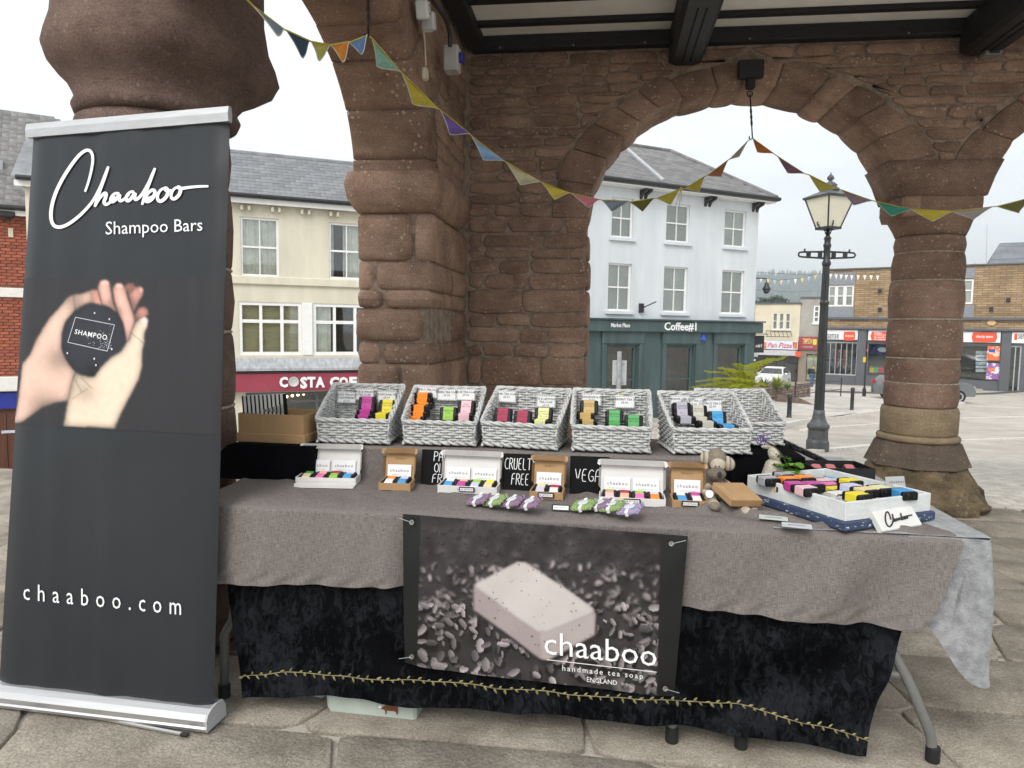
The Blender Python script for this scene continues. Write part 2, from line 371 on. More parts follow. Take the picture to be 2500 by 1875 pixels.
def inset_quad(b0, b1, t0, t1, z0, z1, gap, jit):
    """outline of a roughly squared stone: bottom b0..b1 at z0, top t0..t1 at z1"""
    c = [(b0+gap, z0+gap), (b1-gap, z0+gap), (t1-gap, z1-gap), (t0+gap, z1-gap)]
    pts = []
    for k in range(4):
        a = np.array(c[k]); b_ = np.array(c[(k+1) % 4]); L_ = np.linalg.norm(b_-a); n = 4 if L_ > .12 else 3
        for i in range(n):
            f = (i+.5)/n if n == 3 else (.06, .33, .66, .94)[i]
            p = a+(b_-a)*f
            cut = min(.02, L_*.12, (z1-z0)*.18) if i in (0, n-1) else 0
            m = np.array([(b0+b1+t0+t1)/4, (z0+z1)/2])-p; m /= np.linalg.norm(m)+1e-9
            pts.append(p+m*cut*random.uniform(.3, 1)+np.array([random.uniform(-jit, jit), random.uniform(-jit, jit)]))
    return pts
# ------------------------------------------------------------------ floor of the hall
floor = MB(); floor.box((2.2, 2.4, -.22), (11.6, 7.16, .4)); floor = obj('floor', floor, mat('joint_sand', (.16, .13, .1), .95, .5, 18, .6, 90, c2=(.42, .38, .33), ramp=(.5, .72)), rz=HZ); tag(floor, kind='structure')
rows = [-1.2, -.6, .1, .75, 1.3, 1.76, 2.2, 2.68, 3.13, 3.55, 4.05, 4.55, 5.1, 5.55, 5.97]
for k in range(len(rows)-1):
    v0, v1 = rows[k], rows[k+1]; x = -3.6+random.uniform(-.2, 0)
    lean0 = 0
    while x < 8:
        wd = random.uniform(.55, 1.25) if k < 9 else random.uniform(.5, 1.0)
        lean1 = random.uniform(-.09, .09)
        b0, b1 = max(-3.6, x), min(8, x+wd)
        if b1-b0 > .12:
            P = inset_quad(b0-lean0*(b0 > -3.6), b1-lean1*(b1 < 8), b0+lean0*(b0 > -3.6), b1+lean1*(b1 < 8), v0, v1, .005, .006)
            mb = MB().stone(P, np.array([0, 0, -.02]), X3, Y3, Z3, .02+random.uniform(-.003, .003), .006)
            obj('flagstone', mb, M_flag, floor, smooth=True)
        x += wd; lean0 = lean1
# ------------------------------------------------------------------ the market hall
MH = thing('market_hall', 'open red sandstone market hall with round arches, stout columns and black beamed ceiling', 'market hall', rz=HZ)
SP, A1, B1 = 2.25, 1.185, .985        # springing height, half width and rise of the arches
C1, C2 = 1.045, 3.975
def hw(z, a, b):
    return a if z <= SP else a*math.sqrt(max(0, 1-((z-SP)/b)**2))
core = MB()
el = lambda c, a, b, n=20: [(c-a*math.cos(math.pi*i/n), SP+b*math.sin(math.pi*i/n)) for i in range(n+1)]
out2 = [(-1.62, 0), (C1-A1-.02, 0)]+el(C1, A1+.02, B1+.02)+[(C1+A1+.02, SP+.08), (C2-A1-.02, SP+.08)]+el(C2, A1+.02, B1+.02)+[(C2+A1+.02, 0), (7, 0), (7, 3.74), (-1.62, 3.74)]
core.extrude([(x, 5.803, z) for x, z in out2], (0, .487, 0))
bw = obj('arcade_wall', core, M_core, MH)
def voussoirs(c, t0=0., t1=180., ex=X3, org=np.zeros(3), dep=Y3, d0=5.785, d1=6.31, a=A1, b=B1, th=.31, n=15, parent=bw, sp=SP, name='voussoir', wear=1., thb=.185):
    thb = thb or th
    cuts = [t0]
    while cuts[-1] < t1-4: cuts.append(min(t1, cuts[-1]+random.uniform(.7, 1.3)*180/n))
    cuts[-1] = t1
    for p, q in zip(cuts[:-1], cuts[1:]):
        g = .07; din = random.uniform(-.016, .012)*wear; dout = random.uniform(-.02, .02); m = 6
        prof = []
        for i in range(m+1):
            f = i/m; t = R(p+g+(q-p-2*g)*f); e = .016*wear*(abs(2*f-1)**3)
            prof.append((c-(a+din+e)*math.cos(t), sp+(b+din+e)*math.sin(t)))
        for i in range(m, -1, -1):
            t = R(p+g+(q-p-2*g)*i/m); e = .012*(abs(2*i/m-1)**3)
            prof.append((c-(a+th+dout-e)*math.cos(t), sp+(b+thb+dout-e)*math.sin(t)))
        P = np.array(prof); ce = P.mean(0); pr = random.uniform(-.004, .004)
        rings = []
        for ins, dd in ((.008, d0-.0+pr), (.003, d0+.004+pr), (.0, d0+.015+pr), (0, d1-.03), (.02, d1)):
            Q = ce+(P-ce)*(1-ins/max(.12, np.linalg.norm(P-ce, axis=1).mean())*1.0)
            rings.append([org+x*ex+z*Z3+dd*dep for x, z in Q])
        obj(name, MB().loft(rings), M_red, parent, smooth=True)
voussoirs(C1); voussoirs(C2)
def rubble(zr, segs, o, ex, ez, parent, lens=(.16, .42), hh=(.006, .02)):
    for z0, z1 in zip(zr[:-1], zr[1:]):
        for seg in segs:
            a0, a1 = seg(z0+.0); c0, c1 = seg(z1)
            if a1-a0 < .05 and c1-c0 < .05: continue
            a1 = max(a1, a0+.03); c1 = max(c1, c0+.03)
            i0, i1 = max(a0, c0), min(a1, c1); cuts = []
            if i1-i0 > .12:
                x = i0+random.uniform(.05, lens[1])
                while x < i1-.05:
                    cuts.append(x); x += random.uniform(*lens)*(1.4 if z1-z0 > .16 else 1)
            bo = [a0]+[x+random.uniform(-.012, .012) for x in cuts]+[a1]; to = [c0]+[x+random.uniform(-.012, .012) for x in cuts]+[c1]
            for k in range(len(bo)-1):
                zz0, zz1 = z0+random.uniform(-.006, .006), z1+random.uniform(-.006, .006)
                if max(bo[k+1]-bo[k], to[k+1]-to[k]) < .045: continue
                lb_, lt_ = bo[k+1]-bo[k], to[k+1]-to[k]
                if min(lb_, lt_) < .05 and max(lb_, lt_) < .1: continue
                P = inset_quad(*((bo[k], max(bo[k+1], bo[k]+.06), to[k], max(to[k+1], to[k]+.06)) if k else (min(bo[0], bo[1]-.06), bo[1], min(to[0], to[1]-.06), to[1])), zz0, zz1, .006, .006)
                obj('stone', MB().stone(P, o, ex, Z3, ez, random.uniform(*hh), .011), M_red, parent, smooth=True)
zlow = [0, .3, .6, .89, 1.121, 1.232, 1.367, 1.477, 1.677, 1.797, 1.923, 2.005, 2.127, 2.258]
zhi = [2.258, 2.36, 2.44, 2.54, 2.62, 2.72, 2.80, 2.89, 2.96, 3.06, 3.13, 3.215, 3.29, 3.37, 3.44, 3.535]
a2, b2 = A1+.33, B1+.21
rubble(zlow, [lambda z: (-1.12, C1-A1-.0)], np.array([0, 5.803, 0]), X3, -Y3, bw, (.22, .5))
rubble(zhi, [lambda z: (-1.12, C1-hw(z, a2, b2)), lambda z: (C1+hw(z, a2, b2), C2-hw(z, a2, b2)), lambda z: (C2+hw(z, a2, b2), 6.5)], np.array([0, 5.803, 0]), X3, -Y3, bw)
# jamb stones on the reveal at the left of the arch
for z0, z1 in zip(zlow[2:-1:2], zlow[4::2]):
    obj('quoin', MB().stone(inset_quad(5.81, 6.3, 5.81, 6.3, z0, z1, .008, .006), np.array([C1-A1-.02, 0, 0]), Y3, Z3, X3, random.uniform(.02, .035), .03), M_red, bw, smooth=True)
# ------------------------------------------------------------------ corner pier and the arcade running towards the viewer
def rrect(x0, x1, y0, y1, r, n=4):
    P = []
    for cx, cy, t in ((x1-r, y0+r, -90), (x1-r, y1-r, 0), (x0+r, y1-r, 90), (x0+r, y0+r, 180)):
        for i in range(n+1): a = R(t+90*i/n); P.append((cx+r*math.cos(a), cy+r*math.sin(a)))
    return np.array(P)
def block(parent, x0, x1, y0, y1, z0, z1, m, r=.05, worn=.013, jit=.008, name='stone'):
    P = rrect(x0, x1, y0, y1, r); c = P.mean(0); rings = []; ph = random.random()*9
    for k, (ins, z) in enumerate(((worn*1.6, z0+.002), (worn*.4, z0+.02), (0, z0+.05), (-.004, (z0+z1)/2), (0, z1-.05), (worn*.4, z1-.02), (worn*1.6, z1-.002))):
        Q = []
        for i, p in enumerate(P):
            d = (p-c)/(np.abs(p-c).max()); Q.append(p-d*(ins+jit*wob(i*.9+k*.7, ph)))
        rings.append([(q[0], q[1], z) for q in Q])
    return obj(name, MB().loft(rings), m, parent, smooth=True)
pier = obj('pier', MB().box((-1.375, 5.2, 1.2), (.45, 1.2, 2.4)), M_core, MH)
pz = [0, .35, .72, 1.109, 1.256, 1.485, 1.6, 1.79, 2.103]
for k, (z0, z1) in enumerate(zip(pz[:-1], pz[1:])):
    U0, U1, V0 = -1.635, -1.125, 4.57+random.uniform(-.012, .01)
    sp = {1: .17, 3: .17, 4: None, 5: .18, 6: .12, 2: .3, 0: .24, 7: .38}[k]
    vs_ = 5.0 if k % 2 else 5.28
    if sp:
        block(pier, U0, U0+sp-.004, V0, vs_, z0, z1, M_red, .05); block(pier, U0+sp+.004, U1, V0, vs_, z0, z1, M_red, .05)
    else: block(pier, U0-.02, U1-.06, V0-.02, vs_, z0, z1, M_red, .08, .035)
    block(pier, U0, U1-.004, vs_+.008, 5.79, z0, z1, M_red, .03)
def flare(parent, P, prof, m, name, jit=.01):
    c = np.array(P).mean(0); rings = []
    for k, (off, z) in enumerate(prof):
        rings.append([(p[0]+(p[0]-c[0])/max(1e-6, np.linalg.norm(p-c))*off*1.2+jit*wob(i+k*.8, 3), p[1]+(p[1]-c[1])/max(1e-6, np.linalg.norm(p-c))*off*1.2+jit*wob(i*1.3+k, 5), z) for i, p in enumerate(np.array(P))])
    return obj(name, MB().loft(rings), m, parent, smooth=True)
flare(pier, rrect(-1.64, -1.12, 4.56, 5.5, .07, 5), [(-.01, 2.105), (.03, 2.13), (.075, 2.19), (.09, 2.28), (.075, 2.35), (.03, 2.385), (.0, 2.395)], M_red, 'impost')
# arch from the pier towards the pillar: local axis runs along V
VC, AL, BL, SPL = 3.45, 1.03, .78, 2.30
lw = MB(); n = 20
lo2 = [(VC-AL-.02, SPL+.3)]+[(VC-(AL+.02)*math.cos(math.pi*i/n), SPL+(BL+.02)*math.sin(math.pi*i/n)) for i in range(4, n+1)]+[(5.83, SPL), (5.83, 3.74), (2.3, 3.74), (2.3, SPL+.3)]
lw.extrude([(-1.6, v, z) for v, z in lo2], (.44, 0, 0))
side = obj('side_arcade_wall', lw, M_core, MH)
voussoirs(VC, 22, 180, Y3, np.zeros(3), X3, -1.62, -1.135, AL, BL, .33, 11, side, SPL, wear=.2, thb=0)
def seg_side(z):
    a, b = AL+.35, BL+.36
    h = a*math.sqrt(max(0, 1-((z-SPL)/b)**2)) if z > SPL else a
    return (VC+h, 5.79)
rubble([2.4, 2.52, 2.64, 2.75, 2.87, 2.96, 3.08, 3.19, 3.31, 3.42, 3.535], [seg_side], np.array([-1.165, 0, 0]), Y3, X3, side, (.2, .5))
# foreground pillar, drum upon drum
def drums(parent, c, spec, m, n=32, seed=0, worn=.01):
    for k, (z0, z1, r0, r1) in enumerate(spec):
        ph = seed+k*1.7; prof = []
        h = z1-z0
        for f, ins in ((0.004, worn*1.2), (.07, worn*.4), (.2, 0), (.5, -.006), (.8, 0), (.93, worn*.4), (.996, worn*1.2)):
            prof.append((r0+(r1-r0)*f-ins, z0+h*f))
        if k: obj('mortar_joint', MB().lathe([(r0-worn*1.2, z0-.008), (r0-worn*.35, z0-.004), (r0-worn*.3, z0+.004), (r0-worn*1.2, z0+.008)], 48, c, lambda kk, i, ph=ph: 1+.012*wob(i*.37, ph)-.008*max(0, wob(i*.8, ph+4))), mat('pale_mortar', (.36, .3, .24), .95, .3, 30), parent, smooth=True)
        obj('drum', MB().lathe(prof, n, c, lambda kk, i, ph=ph: 1+.014*wob(i*.55, ph)+.006*wob(i*1.9+kk, ph+2)), m, parent, smooth=True)
pil = thing('pillar', None, None); pil.parent = MH
PU, PV = -1.92, 2.88
drums(pil, (PU, PV, 0), [(0, .3, .38, .36), (.3, .72, .31, .3), (.72, 1.0, .3, .305), (1.0, 1.33, .305, .3), (1.33, 1.6, .3, .302), (1.6, 1.95, .302, .3), (1.95, 2.2, .295, .3)], M_pil, seed=3)
cap = MB(); m8 = 64
def cap_r(t, sq):   # between round and square with softened corners
    c, s = abs(math.cos(t)), abs(math.sin(t)); p = 4.5; return 1+sq*((c**p+s**p)**(-1/p)-1)
prof = [(.295, 2.2, 0), (.312, 2.21, 0), (.325, 2.24, 0), (.31, 2.268, 0), (.315, 2.29, .1), (.335, 2.33, .3), (.37, 2.36, .6), (.405, 2.40, .9), (.42, 2.45, 1), (.41, 2.5, 1), (.385, 2.57, 1), (.37, 2.7, 1), (.37, 2.9, 1), (.37, 3.2, 1), (.37, 3.55, 1)]
cap.loft([[(PU+.02+(r_ if math.cos(2*math.pi*i/m8) > 0 else .3+(r_-.3)*.75)*cap_r(2*math.pi*i/m8, sq*(1 if math.cos(2*math.pi*i/m8) > .1 else .15))*(1+.008*wob(i*.4+k*.5, 1))*math.cos(2*math.pi*i/m8), PV+r_*cap_r(2*math.pi*i/m8, sq*(1 if math.cos(2*math.pi*i/m8) > .1 else .15))*(1+.008*wob(i*.35+k*.6, 4))*math.sin(2*math.pi*i/m8), z) for i in range(m8)] for k, (r_, z, sq) in enumerate(prof)])
obj('capital', cap, M_pil, pil, smooth=True)
# far column between the two arches
colm = thing('column', None, None); colm.parent = MH
CU, CV = 2.53, 6.05
drums(colm, (CU, CV, 0), [(.785, .975, .262, .266), (.975, 1.17, .262, .262), (1.17, 1.475, .264, .262), (1.475, 1.775, .262, .262), (1.775, 1.99, .258, .25), (1.99, 2.12, .245, .245)], M_red2, seed=11, worn=.009)
cp2 = MB()
cp2.loft([[(CU+sh+r_*cap_r(2*math.pi*i/m8, sq)*math.cos(2*math.pi*i/m8)*ex_*(1+.012*wob(i*.8+k, 2)), CV+min(.27, r_)*cap_r(2*math.pi*i/m8, sq)*math.sin(2*math.pi*i/m8), z) for i in range(m8)] for k, (r_, z, sq, ex_, sh) in enumerate([(.245, 2.122, 0, 1, 0), (.26, 2.17, .2, 1, 0), (.285, 2.24, .4, 1, -.01), (.30, 2.27, .8, 1.02, -.02), (.305, 2.30, 1, 1.02, -.02), (.305, 2.38, 1, 1.02, -.02), (.285, 2.405, 1, 1.02, -.02)])])
obj('capital', cp2, M_red2, colm, smooth=True)
spr = MB(); P = np.array([(C1+A1-.01, 2.40), (C2-A1+.02, 2.40), (C2-A1+.07, 2.55), (C2-A1+.12, 2.66), (C1+A1-.13, 2.66), (C1+A1-.07, 2.55)])
spr.loft([[(x+(cx_-x)*ins, d_, z) for x, z in P] for cx_ in (CU-.1,) for ins, d_ in ((.05, 5.765), (0, 5.79), (0, 6.3), (.05, 6.32))])
obj('springer', spr, M_red2, colm, smooth=True)
bs = MB().lathe([(.268, .565), (.278, .58), (.28, .75), (.268, .783)], 28, (CU, CV, 0)); obj('plinth_drum', bs, M_buff, colm, smooth=True)
bs = MB().lathe([(.275, .512), (.298, .52), (.302, .54), (.292, .558), (.27, .566)], 28, (CU, CV, 0), lambda k, i: 1+.012*wob(i*.9, 4)); obj('moulding', bs, M_buff, colm, smooth=True)
oc = MB(); oc.loft([[(CU+r_*math.cos(R(22.5+45*i)), CV+r_*math.sin(R(22.5+45*i)), z) for i in range(8)] for r_, z in ((.385, .325), (.375, .345), (.31, .5), (.295, .512))]); obj('octagon_base', oc, M_dark, colm)
ft = MB(); nf = 72
def foot(r_, z, k):
    ring = []
    for i in range(nf):
        t = 2*math.pi*i/nf; i = i*40/nf
        spread = 1+.28*max(0, math.cos(t+.9))**3*(1-z/.33)+.5*max(0, math.cos(t-math.pi-.4))**4*(1-z/.33)*.6
        q = r_*.9*spread*(1+.07*wob(i*.8+k*1.1, 6)+.035*wob(i*2.3+k*2.1, 2))
        ring.append((CU+q*math.cos(t), CV+q*math.sin(t), z))
    return ring
ft.loft([foot(.44, -.02, 0), foot(.455, .02, 1), foot(.47, .05, 2), foot(.465, .1, 3), foot(.44, .16, 4), foot(.415, .22, 5), foot(.395, .28, 6), foot(.38, .325, 7)])
obj('footing', ft, stone_mat('eroded_footing', (.06, .047, .037), (.36, .27, .15), .3, .05, 1.4), colm, smooth=True)
# ------------------------------------------------------------------ ceiling
cei = obj('ceiling', MB().box((3.2, 4.45, 3.69), (8.7, 2.9, .08)), M_plaster, MH)
obj('wall_plate', MB().cbox((3.2, 5.748, 3.595), (8.6, .1, .11), .012), M_black, cei)
v = 5.46
while v > 3.05:
    obj('joist', MB().cbox((3.2, v, 3.636), (8.62, .078+random.uniform(-.006, .006), .036), .006), M_black, cei); v -= .385
for bx, wdt in ((.565, .25), (2.66, .27), (4.8, .27)):
    bm_ = MB().cbox((bx, 4.38, 3.52), (wdt, 2.78, .27), .03); o = obj('cross_beam', bm_, M_black, cei)
    for dx in (-.028, .028): obj('groove_shade', MB().box((bx+dx, 5.2, 3.383), (.012, .9, .006)), mat('groove_shade_black', (.002, .002, .002), .9), cei)  # flat near-black strips painted in for the shade inside the beam grooves
obj('wall_beam', MB().cbox((-1.06, 4.4, 3.6), (.13, 2.7, .11), .012), M_black, cei)
for (px, py) in ((1222, 124), (1400, 112), (1574, 111), (1829, 113), (2216, 92)):
    q = on_V(px, py, 5.71); obj('bolt_head', MB().lathe([(.0, -.006), (.008, -.004), (.008, .004), (0, .006)], 8), mat('galvanised', (.5, .5, .5), .4, metal=.8), cei, loc=(q[0], 5.694, max(3.55, q[2])))
# ================================================================== ground, road, pavement
def paving_mat(name, c, mort, bw_, rh, rough=.9, off=.5, rot=0.):
    if name in MATS: return MATS[name]
    m, n, L, b = _new(name); b.inputs['Roughness'].default_value = rough; b.inputs['Specular IOR Level'].default_value = .25
    t = n.new('ShaderNodeTexCoord'); mp = n.new('ShaderNodeMapping'); mp.inputs['Rotation'].default_value = (0, 0, rot); L.new(t.outputs['Object'], mp.inputs[0])
    br = n.new('ShaderNodeTexBrick'); br.inputs['Scale'].default_value = 1; br.inputs['Brick Width'].default_value = bw_; br.inputs['Row Height'].default_value = rh; br.inputs['Mortar Size'].default_value = .008; br.offset = off
    br.inputs['Color1'].default_value = (*c, 1); br.inputs['Color2'].default_value = (*[x*.82 for x in c], 1); br.inputs['Mortar'].default_value = (*mort, 1); L.new(mp.outputs[0], br.inputs['Vector'])
    nz = n.new('ShaderNodeTexNoise'); nz.inputs['Scale'].default_value = .7; nz.inputs['Detail'].default_value = 8; L.new(t.outputs['Object'], nz.inputs['Vector'])
    mr = n.new('ShaderNodeMapRange'); mr.inputs[1].default_value = .3; mr.inputs[2].default_value = .7; mr.inputs[3].default_value = .75; mr.inputs[4].default_value = 1.15; L.new(nz.outputs['Fac'], mr.inputs[0])
    hs = n.new('ShaderNodeHueSaturation'); L.new(br.outputs['Color'], hs.inputs['Color']); L.new(mr.outputs[0], hs.inputs['Value']); L.new(hs.outputs[0], b.inputs['Base Color'])
    MATS[name] = m; return m
M_setts = paving_mat('road_setts', (.52, .475, .415), (.33, .3, .26), .2, .1)
us = [-900, -400, -200, -100, -60, -40, -30, -24, -20, -16.4, -14, -12, -10, -8, -6, -5, -4.2, -3.4, -2, 0, 2, 4, 6, 8, 10, 14, 20, 30, 40, 60, 100, 200, 400, 900]
vs_ = [-60, -20, -8, -4, -1, 2, 4, 5.9, 6.6, 7.5, 9, 11, 14, 18, 23, 28, 34, 42, 52, 64, 75, 100, 150, 250, 400, 700, 1100, 2200]
g = MB()
for v in vs_:
    for u_ in us:
        p = hall(u_, v); z = ground_z(p[0], p[1])-.03
        if -3.6 < u_ < 8 and v < 5.95: z -= .3
        g.v.append((u_, v, z))
for j in range(len(vs_)-1):
    for i in range(len(us)-1): a = j*len(us)+i; g.f.append((a, a+1, a+len(us)+1, a+len(us)))
ground = obj('road', g, M_setts, rz=HZ); tag(ground, kind='structure')
# block paving in herringbone on the sloping street right behind the column
M_pav = mat('paver_block', (.5, .465, .41), .9, .16, 7, .5, 120, rnd=.13)
tilt = -math.atan(.09)
ph = MB().cbox((0, 0, -.02), (.194, .094, .04), .005).mesh('paver'); pv = MB().cbox((0, 0, -.02), (.094, .194, .04), .005).mesh('paver')
cand = []
wcell = .1
for a in range(6, 62):
    for b_ in range(0, 42):
        m4 = (a-b_) % 4
        if m4 == 0: c_, me = ((a+1)*wcell, 6.0+(b_+.5)*wcell), ph
        elif m4 == 2: c_, me = ((a+.5)*wcell, 6.0+b_*wcell), pv
        else: continue
        p = hall(*c_); z = ground_z(p[0], p[1]); px, py = proj((p[0], p[1], z))
        if (c_[0]-CU)**2+(c_[1]-CV)**2 < .1 or c_[1] < 6.02: continue
        cand.append((not (2010 < px < 2510 and py < 1270), np.linalg.norm(p), c_, z, me))
cand.sort(key=lambda t: (t[0], t[1]))
rest = MB()
for k, (hid, d, c_, z, me) in enumerate(cand):
    t_ = tilt if c_[1] > 6.6 else 0
    if k < 290 and not hid:
        obj('paver', me, M_pav, ground, (c_[0], c_[1], z+random.uniform(-.002, .002)), rot=(t_, 0, 0))
    else:
        rest.cbox((c_[0], c_[1], z-.02), (.194, .094, .04) if me == ph else (.094, .194, .04), .005, rot=Matrix.Rotation(t_, 3, 'X'))
tag(obj('paver_field', rest, M_pav, ground), kind='stuff')
def strip(name, pxs, wd, m, h=.012, parent=None, lift=.0):
    """a band laid over the falling ground along pixels traced on it"""
    P = [on_ground(*p) for p in pxs]; Q = []
    for a, b_ in zip(P[:-1], P[1:]):
        for f in np.linspace(0, 1, 5)[:-1]: Q.append(a+(b_-a)*f)
    Q.append(P[-1]); mb = MB(); rings = []
    for i, p in enumerate(Q):
        t = Q[min(i+1, len(Q)-1)]-Q[max(i-1, 0)]; t[2] = 0; t /= np.linalg.norm(t); nn = np.array([-t[1], t[0], 0])*wd/2
        L_, R_ = p+nn, p-nn
        zl, zr = ground_z(*L_[:2])+lift, ground_z(*R_[:2])+lift
        rings.append([(L_[0], L_[1], zl-.1), (R_[0], R_[1], zr-.1), (R_[0], R_[1], zr+h), (L_[0], L_[1], zl+h)])
    mb.loft(rings); return obj(name, mb, m, parent)
M_pale = mat('pale_granite', (.6, .57, .52), .85, .15, 9, .3, 60)
for nm, pts in (('drain_channel', [(1960, 1049), (2018, 1044), (2168, 1033), (2340, 1021), (2500, 1017), (2580, 1016)]), ('drain_channel', [(1980, 1101), (2018, 1097), (2150, 1086), (2345, 1075), (2500, 1070), (2580, 1068)])):
    tag(strip(nm, pts, .16, M_pale), kind='structure')
# raised pavement in the middle of the square, with its kerb
M_pave = paving_mat('pavement_slabs', (.55, .51, .46), (.34, .31, .27), .9, .6, rot=.5)
kerb_px = [(1560, 1180), (1700, 1118), (1800, 1076), (1880, 1052), (1950, 1034), (2013, 1025), (2100, 1014), (2170, 1004), (2260, 996), (2330, 992), (2354, 988)]
back_px = [(2345, 983), (2260, 978), (2170, 972), (2060, 966), (1960, 960), (1850, 956), (1640, 962)]
kp = [on_ground(*p) for p in kerb_px]; bp_ = [on_ground(*p) for p in back_px]
pv_ = MB(); rows_ = []
front = kp; m_ = len(kp)
bk = [bp_[-1]+(bp_[0]-bp_[-1])*0 for _ in range(m_)]
# resample the back edge from the far left to the tip
bl = bp_[::-1]; acc = [0.]
for a, b_ in zip(bl[:-1], bl[1:]): acc.append(acc[-1]+np.linalg.norm(b_-a))
def at_len(L_):
    for i in range(len(bl)-1):
        if L_ <= acc[i+1]: f = (L_-acc[i])/(acc[i+1]-acc[i]); return bl[i]+(bl[i+1]-bl[i])*f
    return bl[-1]
bk = [at_len(acc[-1]*i/(m_-1)) for i in range(m_)]
for j in range(9):
    rows_.append([])
    for a, b_ in zip(front, bk):
        p = a+(b_-a)*j/8; rows_[-1].append((p[0], p[1], ground_z(p[0], p[1])+.1))
pv_.loft(rows_, False, False, closed=False)
tag(obj('pavement', pv_, M_pave), kind='structure')
tag(strip('kerb', kerb_px, .15, M_pale, h=.104), kind='structure')
# far pavements before the shops
for nm, pts, wd in (('shop_pavement', [(1840, 953), (1990, 948), (2180, 951), (2330, 950), (2500, 945), (2620, 940)], 3.2), ('shop_kerb', [(2000, 956), (2180, 962), (2330, 964), (2420, 962), (2500, 956), (2600, 950)], .2)):
    tag(strip(nm, pts, wd, M_pave if wd > 1 else mat('dark_kerb', (.12, .12, .12), .8), h=.09), kind='structure')
# lower paved terrace and steps beyond the banner
for k, (u0, u1, zz) in enumerate(((-5.2, -3.6, -.14), (-6.8, -5.2, -.42), (-8.4, -6.8, -.72))):
    st = obj('step', MB().cbox(((u0+u1)/2, 4.4, zz-.5), (u1-u0+.03, 9.0-k*.01, 1.0), .02), M_flag, rz=HZ); tag(st, kind='structure')
# ================================================================== buildings round the square
class Fac:
    """a facade plane: local x along it, local y into the building, z up from its base"""
    def __init__(s, pc, Y, ang, z0):
        d = ray(*pc); p = CAM+d*(Y/d[1]); s.a = R(ang); s.ex = np.array([math.cos(s.a), math.sin(s.a), 0]); s.n = np.array([math.sin(s.a), -math.cos(s.a), 0])
        s.O = np.array([p[0], p[1], z0]); s.z0 = z0
    def loc(s, px, py, out=0.):
        q = on_plane(px, py, s.O+s.n*out, s.n)-s.O; return q@s.ex, q[2]
    def rect(s, x0, y0, x1, y1, out=0.):
        xm, ym = (x0+x1)/2, (y0+y1)/2
        return s.loc(x0, ym, out)[0], s.loc(x1, ym, out)[0], s.loc(xm, y1, out)[1], s.loc(xm, y0, out)[1]
    def thing(s, name, label, cat, group=None): return thing(name, label, cat, s.O, s.a, group)
def wall_holes(s0, s1, z0, z1, holes, dep=.14, y=0., thick=.3):
    mb = MB(); xs = sorted({s0, s1, *[h[0] for h in holes], *[h[1] for h in holes]}); zs = sorted({z0, z1, *[h[2] for h in holes], *[h[3] for h in holes]})
    xs = [x for x in xs if s0 <= x <= s1]; zs = [z for z in zs if z0 <= z <= z1]
    for a, b_ in zip(xs[:-1], xs[1:]):
        for c, d in zip(zs[:-1], zs[1:]):
            mx_, mz = (a+b_)/2, (c+d)/2
            if any(h[0] < mx_ < h[1] and h[2] < mz < h[3] for h in holes): continue
            mb.add([(a, y, c), (b_, y, c), (b_, y, d), (a, y, d)], [(0, 1, 2, 3)])
    for a, b_, c, d in holes:
        mb.add([(a, y, c), (b_, y, c), (b_, y, d), (a, y, d), (a, y+thick, c), (b_, y+thick, c), (b_, y+thick, d), (a, y+thick, d)], [(0, 4, 5, 1), (1, 5, 6, 2), (2, 6, 7, 3), (3, 7, 4, 0)])
    mb.add([(s0, y, z0), (s0, y+5, z0), (s0, y+5, z1), (s0, y, z1)], [(0, 1, 2, 3)]); mb.add([(s1, y, z0), (s1, y+5, z0), (s1, y+5, z1), (s1, y, z1)], [(3, 2, 1, 0)])
    return mb
def bars(mb, r, y, wd, dep, xs=(), zs=()):
    a, b_, c, d = r
    for x in (a+wd/2, b_-wd/2): mb.box((x, y, (c+d)/2), (wd, dep, d-c))
    for z in (c+wd/2, d-wd/2): mb.box(((a+b_)/2, y+.001, z), (b_-a-2*wd+.002, dep, wd))
    for f, ww in xs: mb.box((a+(b_-a)*f, y+.003, (c+d)/2), (ww, dep*.8, d-c-2*wd+.002))
    for f, ww in zs: mb.box(((a+b_)/2, y+.005, c+(d-c)*f), (b_-a-2*wd+.002, dep*.85, ww))
M_wframe = mat('white_window_paint', (.78, .78, .77), .4, .04, 8)
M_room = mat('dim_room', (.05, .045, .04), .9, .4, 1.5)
M_glass = pane_mat()
def curtain_mesh(a, b_, c, d, y, n=10, amp=.03):
    mb = MB(); mb.grid(lambda i, j: (a+(b_-a)*i, y+amp*wob(i*n*2.2, a), c+(d-c)*j), n*4, 1); return mb
def window(parent, r, xs=((.5, .025),), zs=((.5, .045),), fw=.055, y=.07, m=None, sill=None, sill_m=None, behind=None, sill_out=.08):
    mb = MB(); bars(mb, r, y, fw, .06, xs, zs)
    o = obj('window', mb, m or M_wframe, parent)
    a, b_, c, d = r
    obj('pane', MB().box(((a+b_)/2, y+.015, (c+d)/2), (b_-a-fw, .006, d-c-fw)), M_glass, o)
    if behind: behind(o, r)
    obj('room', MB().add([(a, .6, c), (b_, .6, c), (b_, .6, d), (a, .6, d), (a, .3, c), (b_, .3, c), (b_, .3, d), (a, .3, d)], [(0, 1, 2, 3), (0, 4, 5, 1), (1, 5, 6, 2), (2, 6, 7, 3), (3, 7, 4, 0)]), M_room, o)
    if sill: obj('sill', MB().cbox(((a+b_)/2, -.0+.02-sill_out/2, c-sill/2-.004), (b_-a+.18, sill_out+.06, sill), .01), sill_m or m or M_wframe, o)
    return o
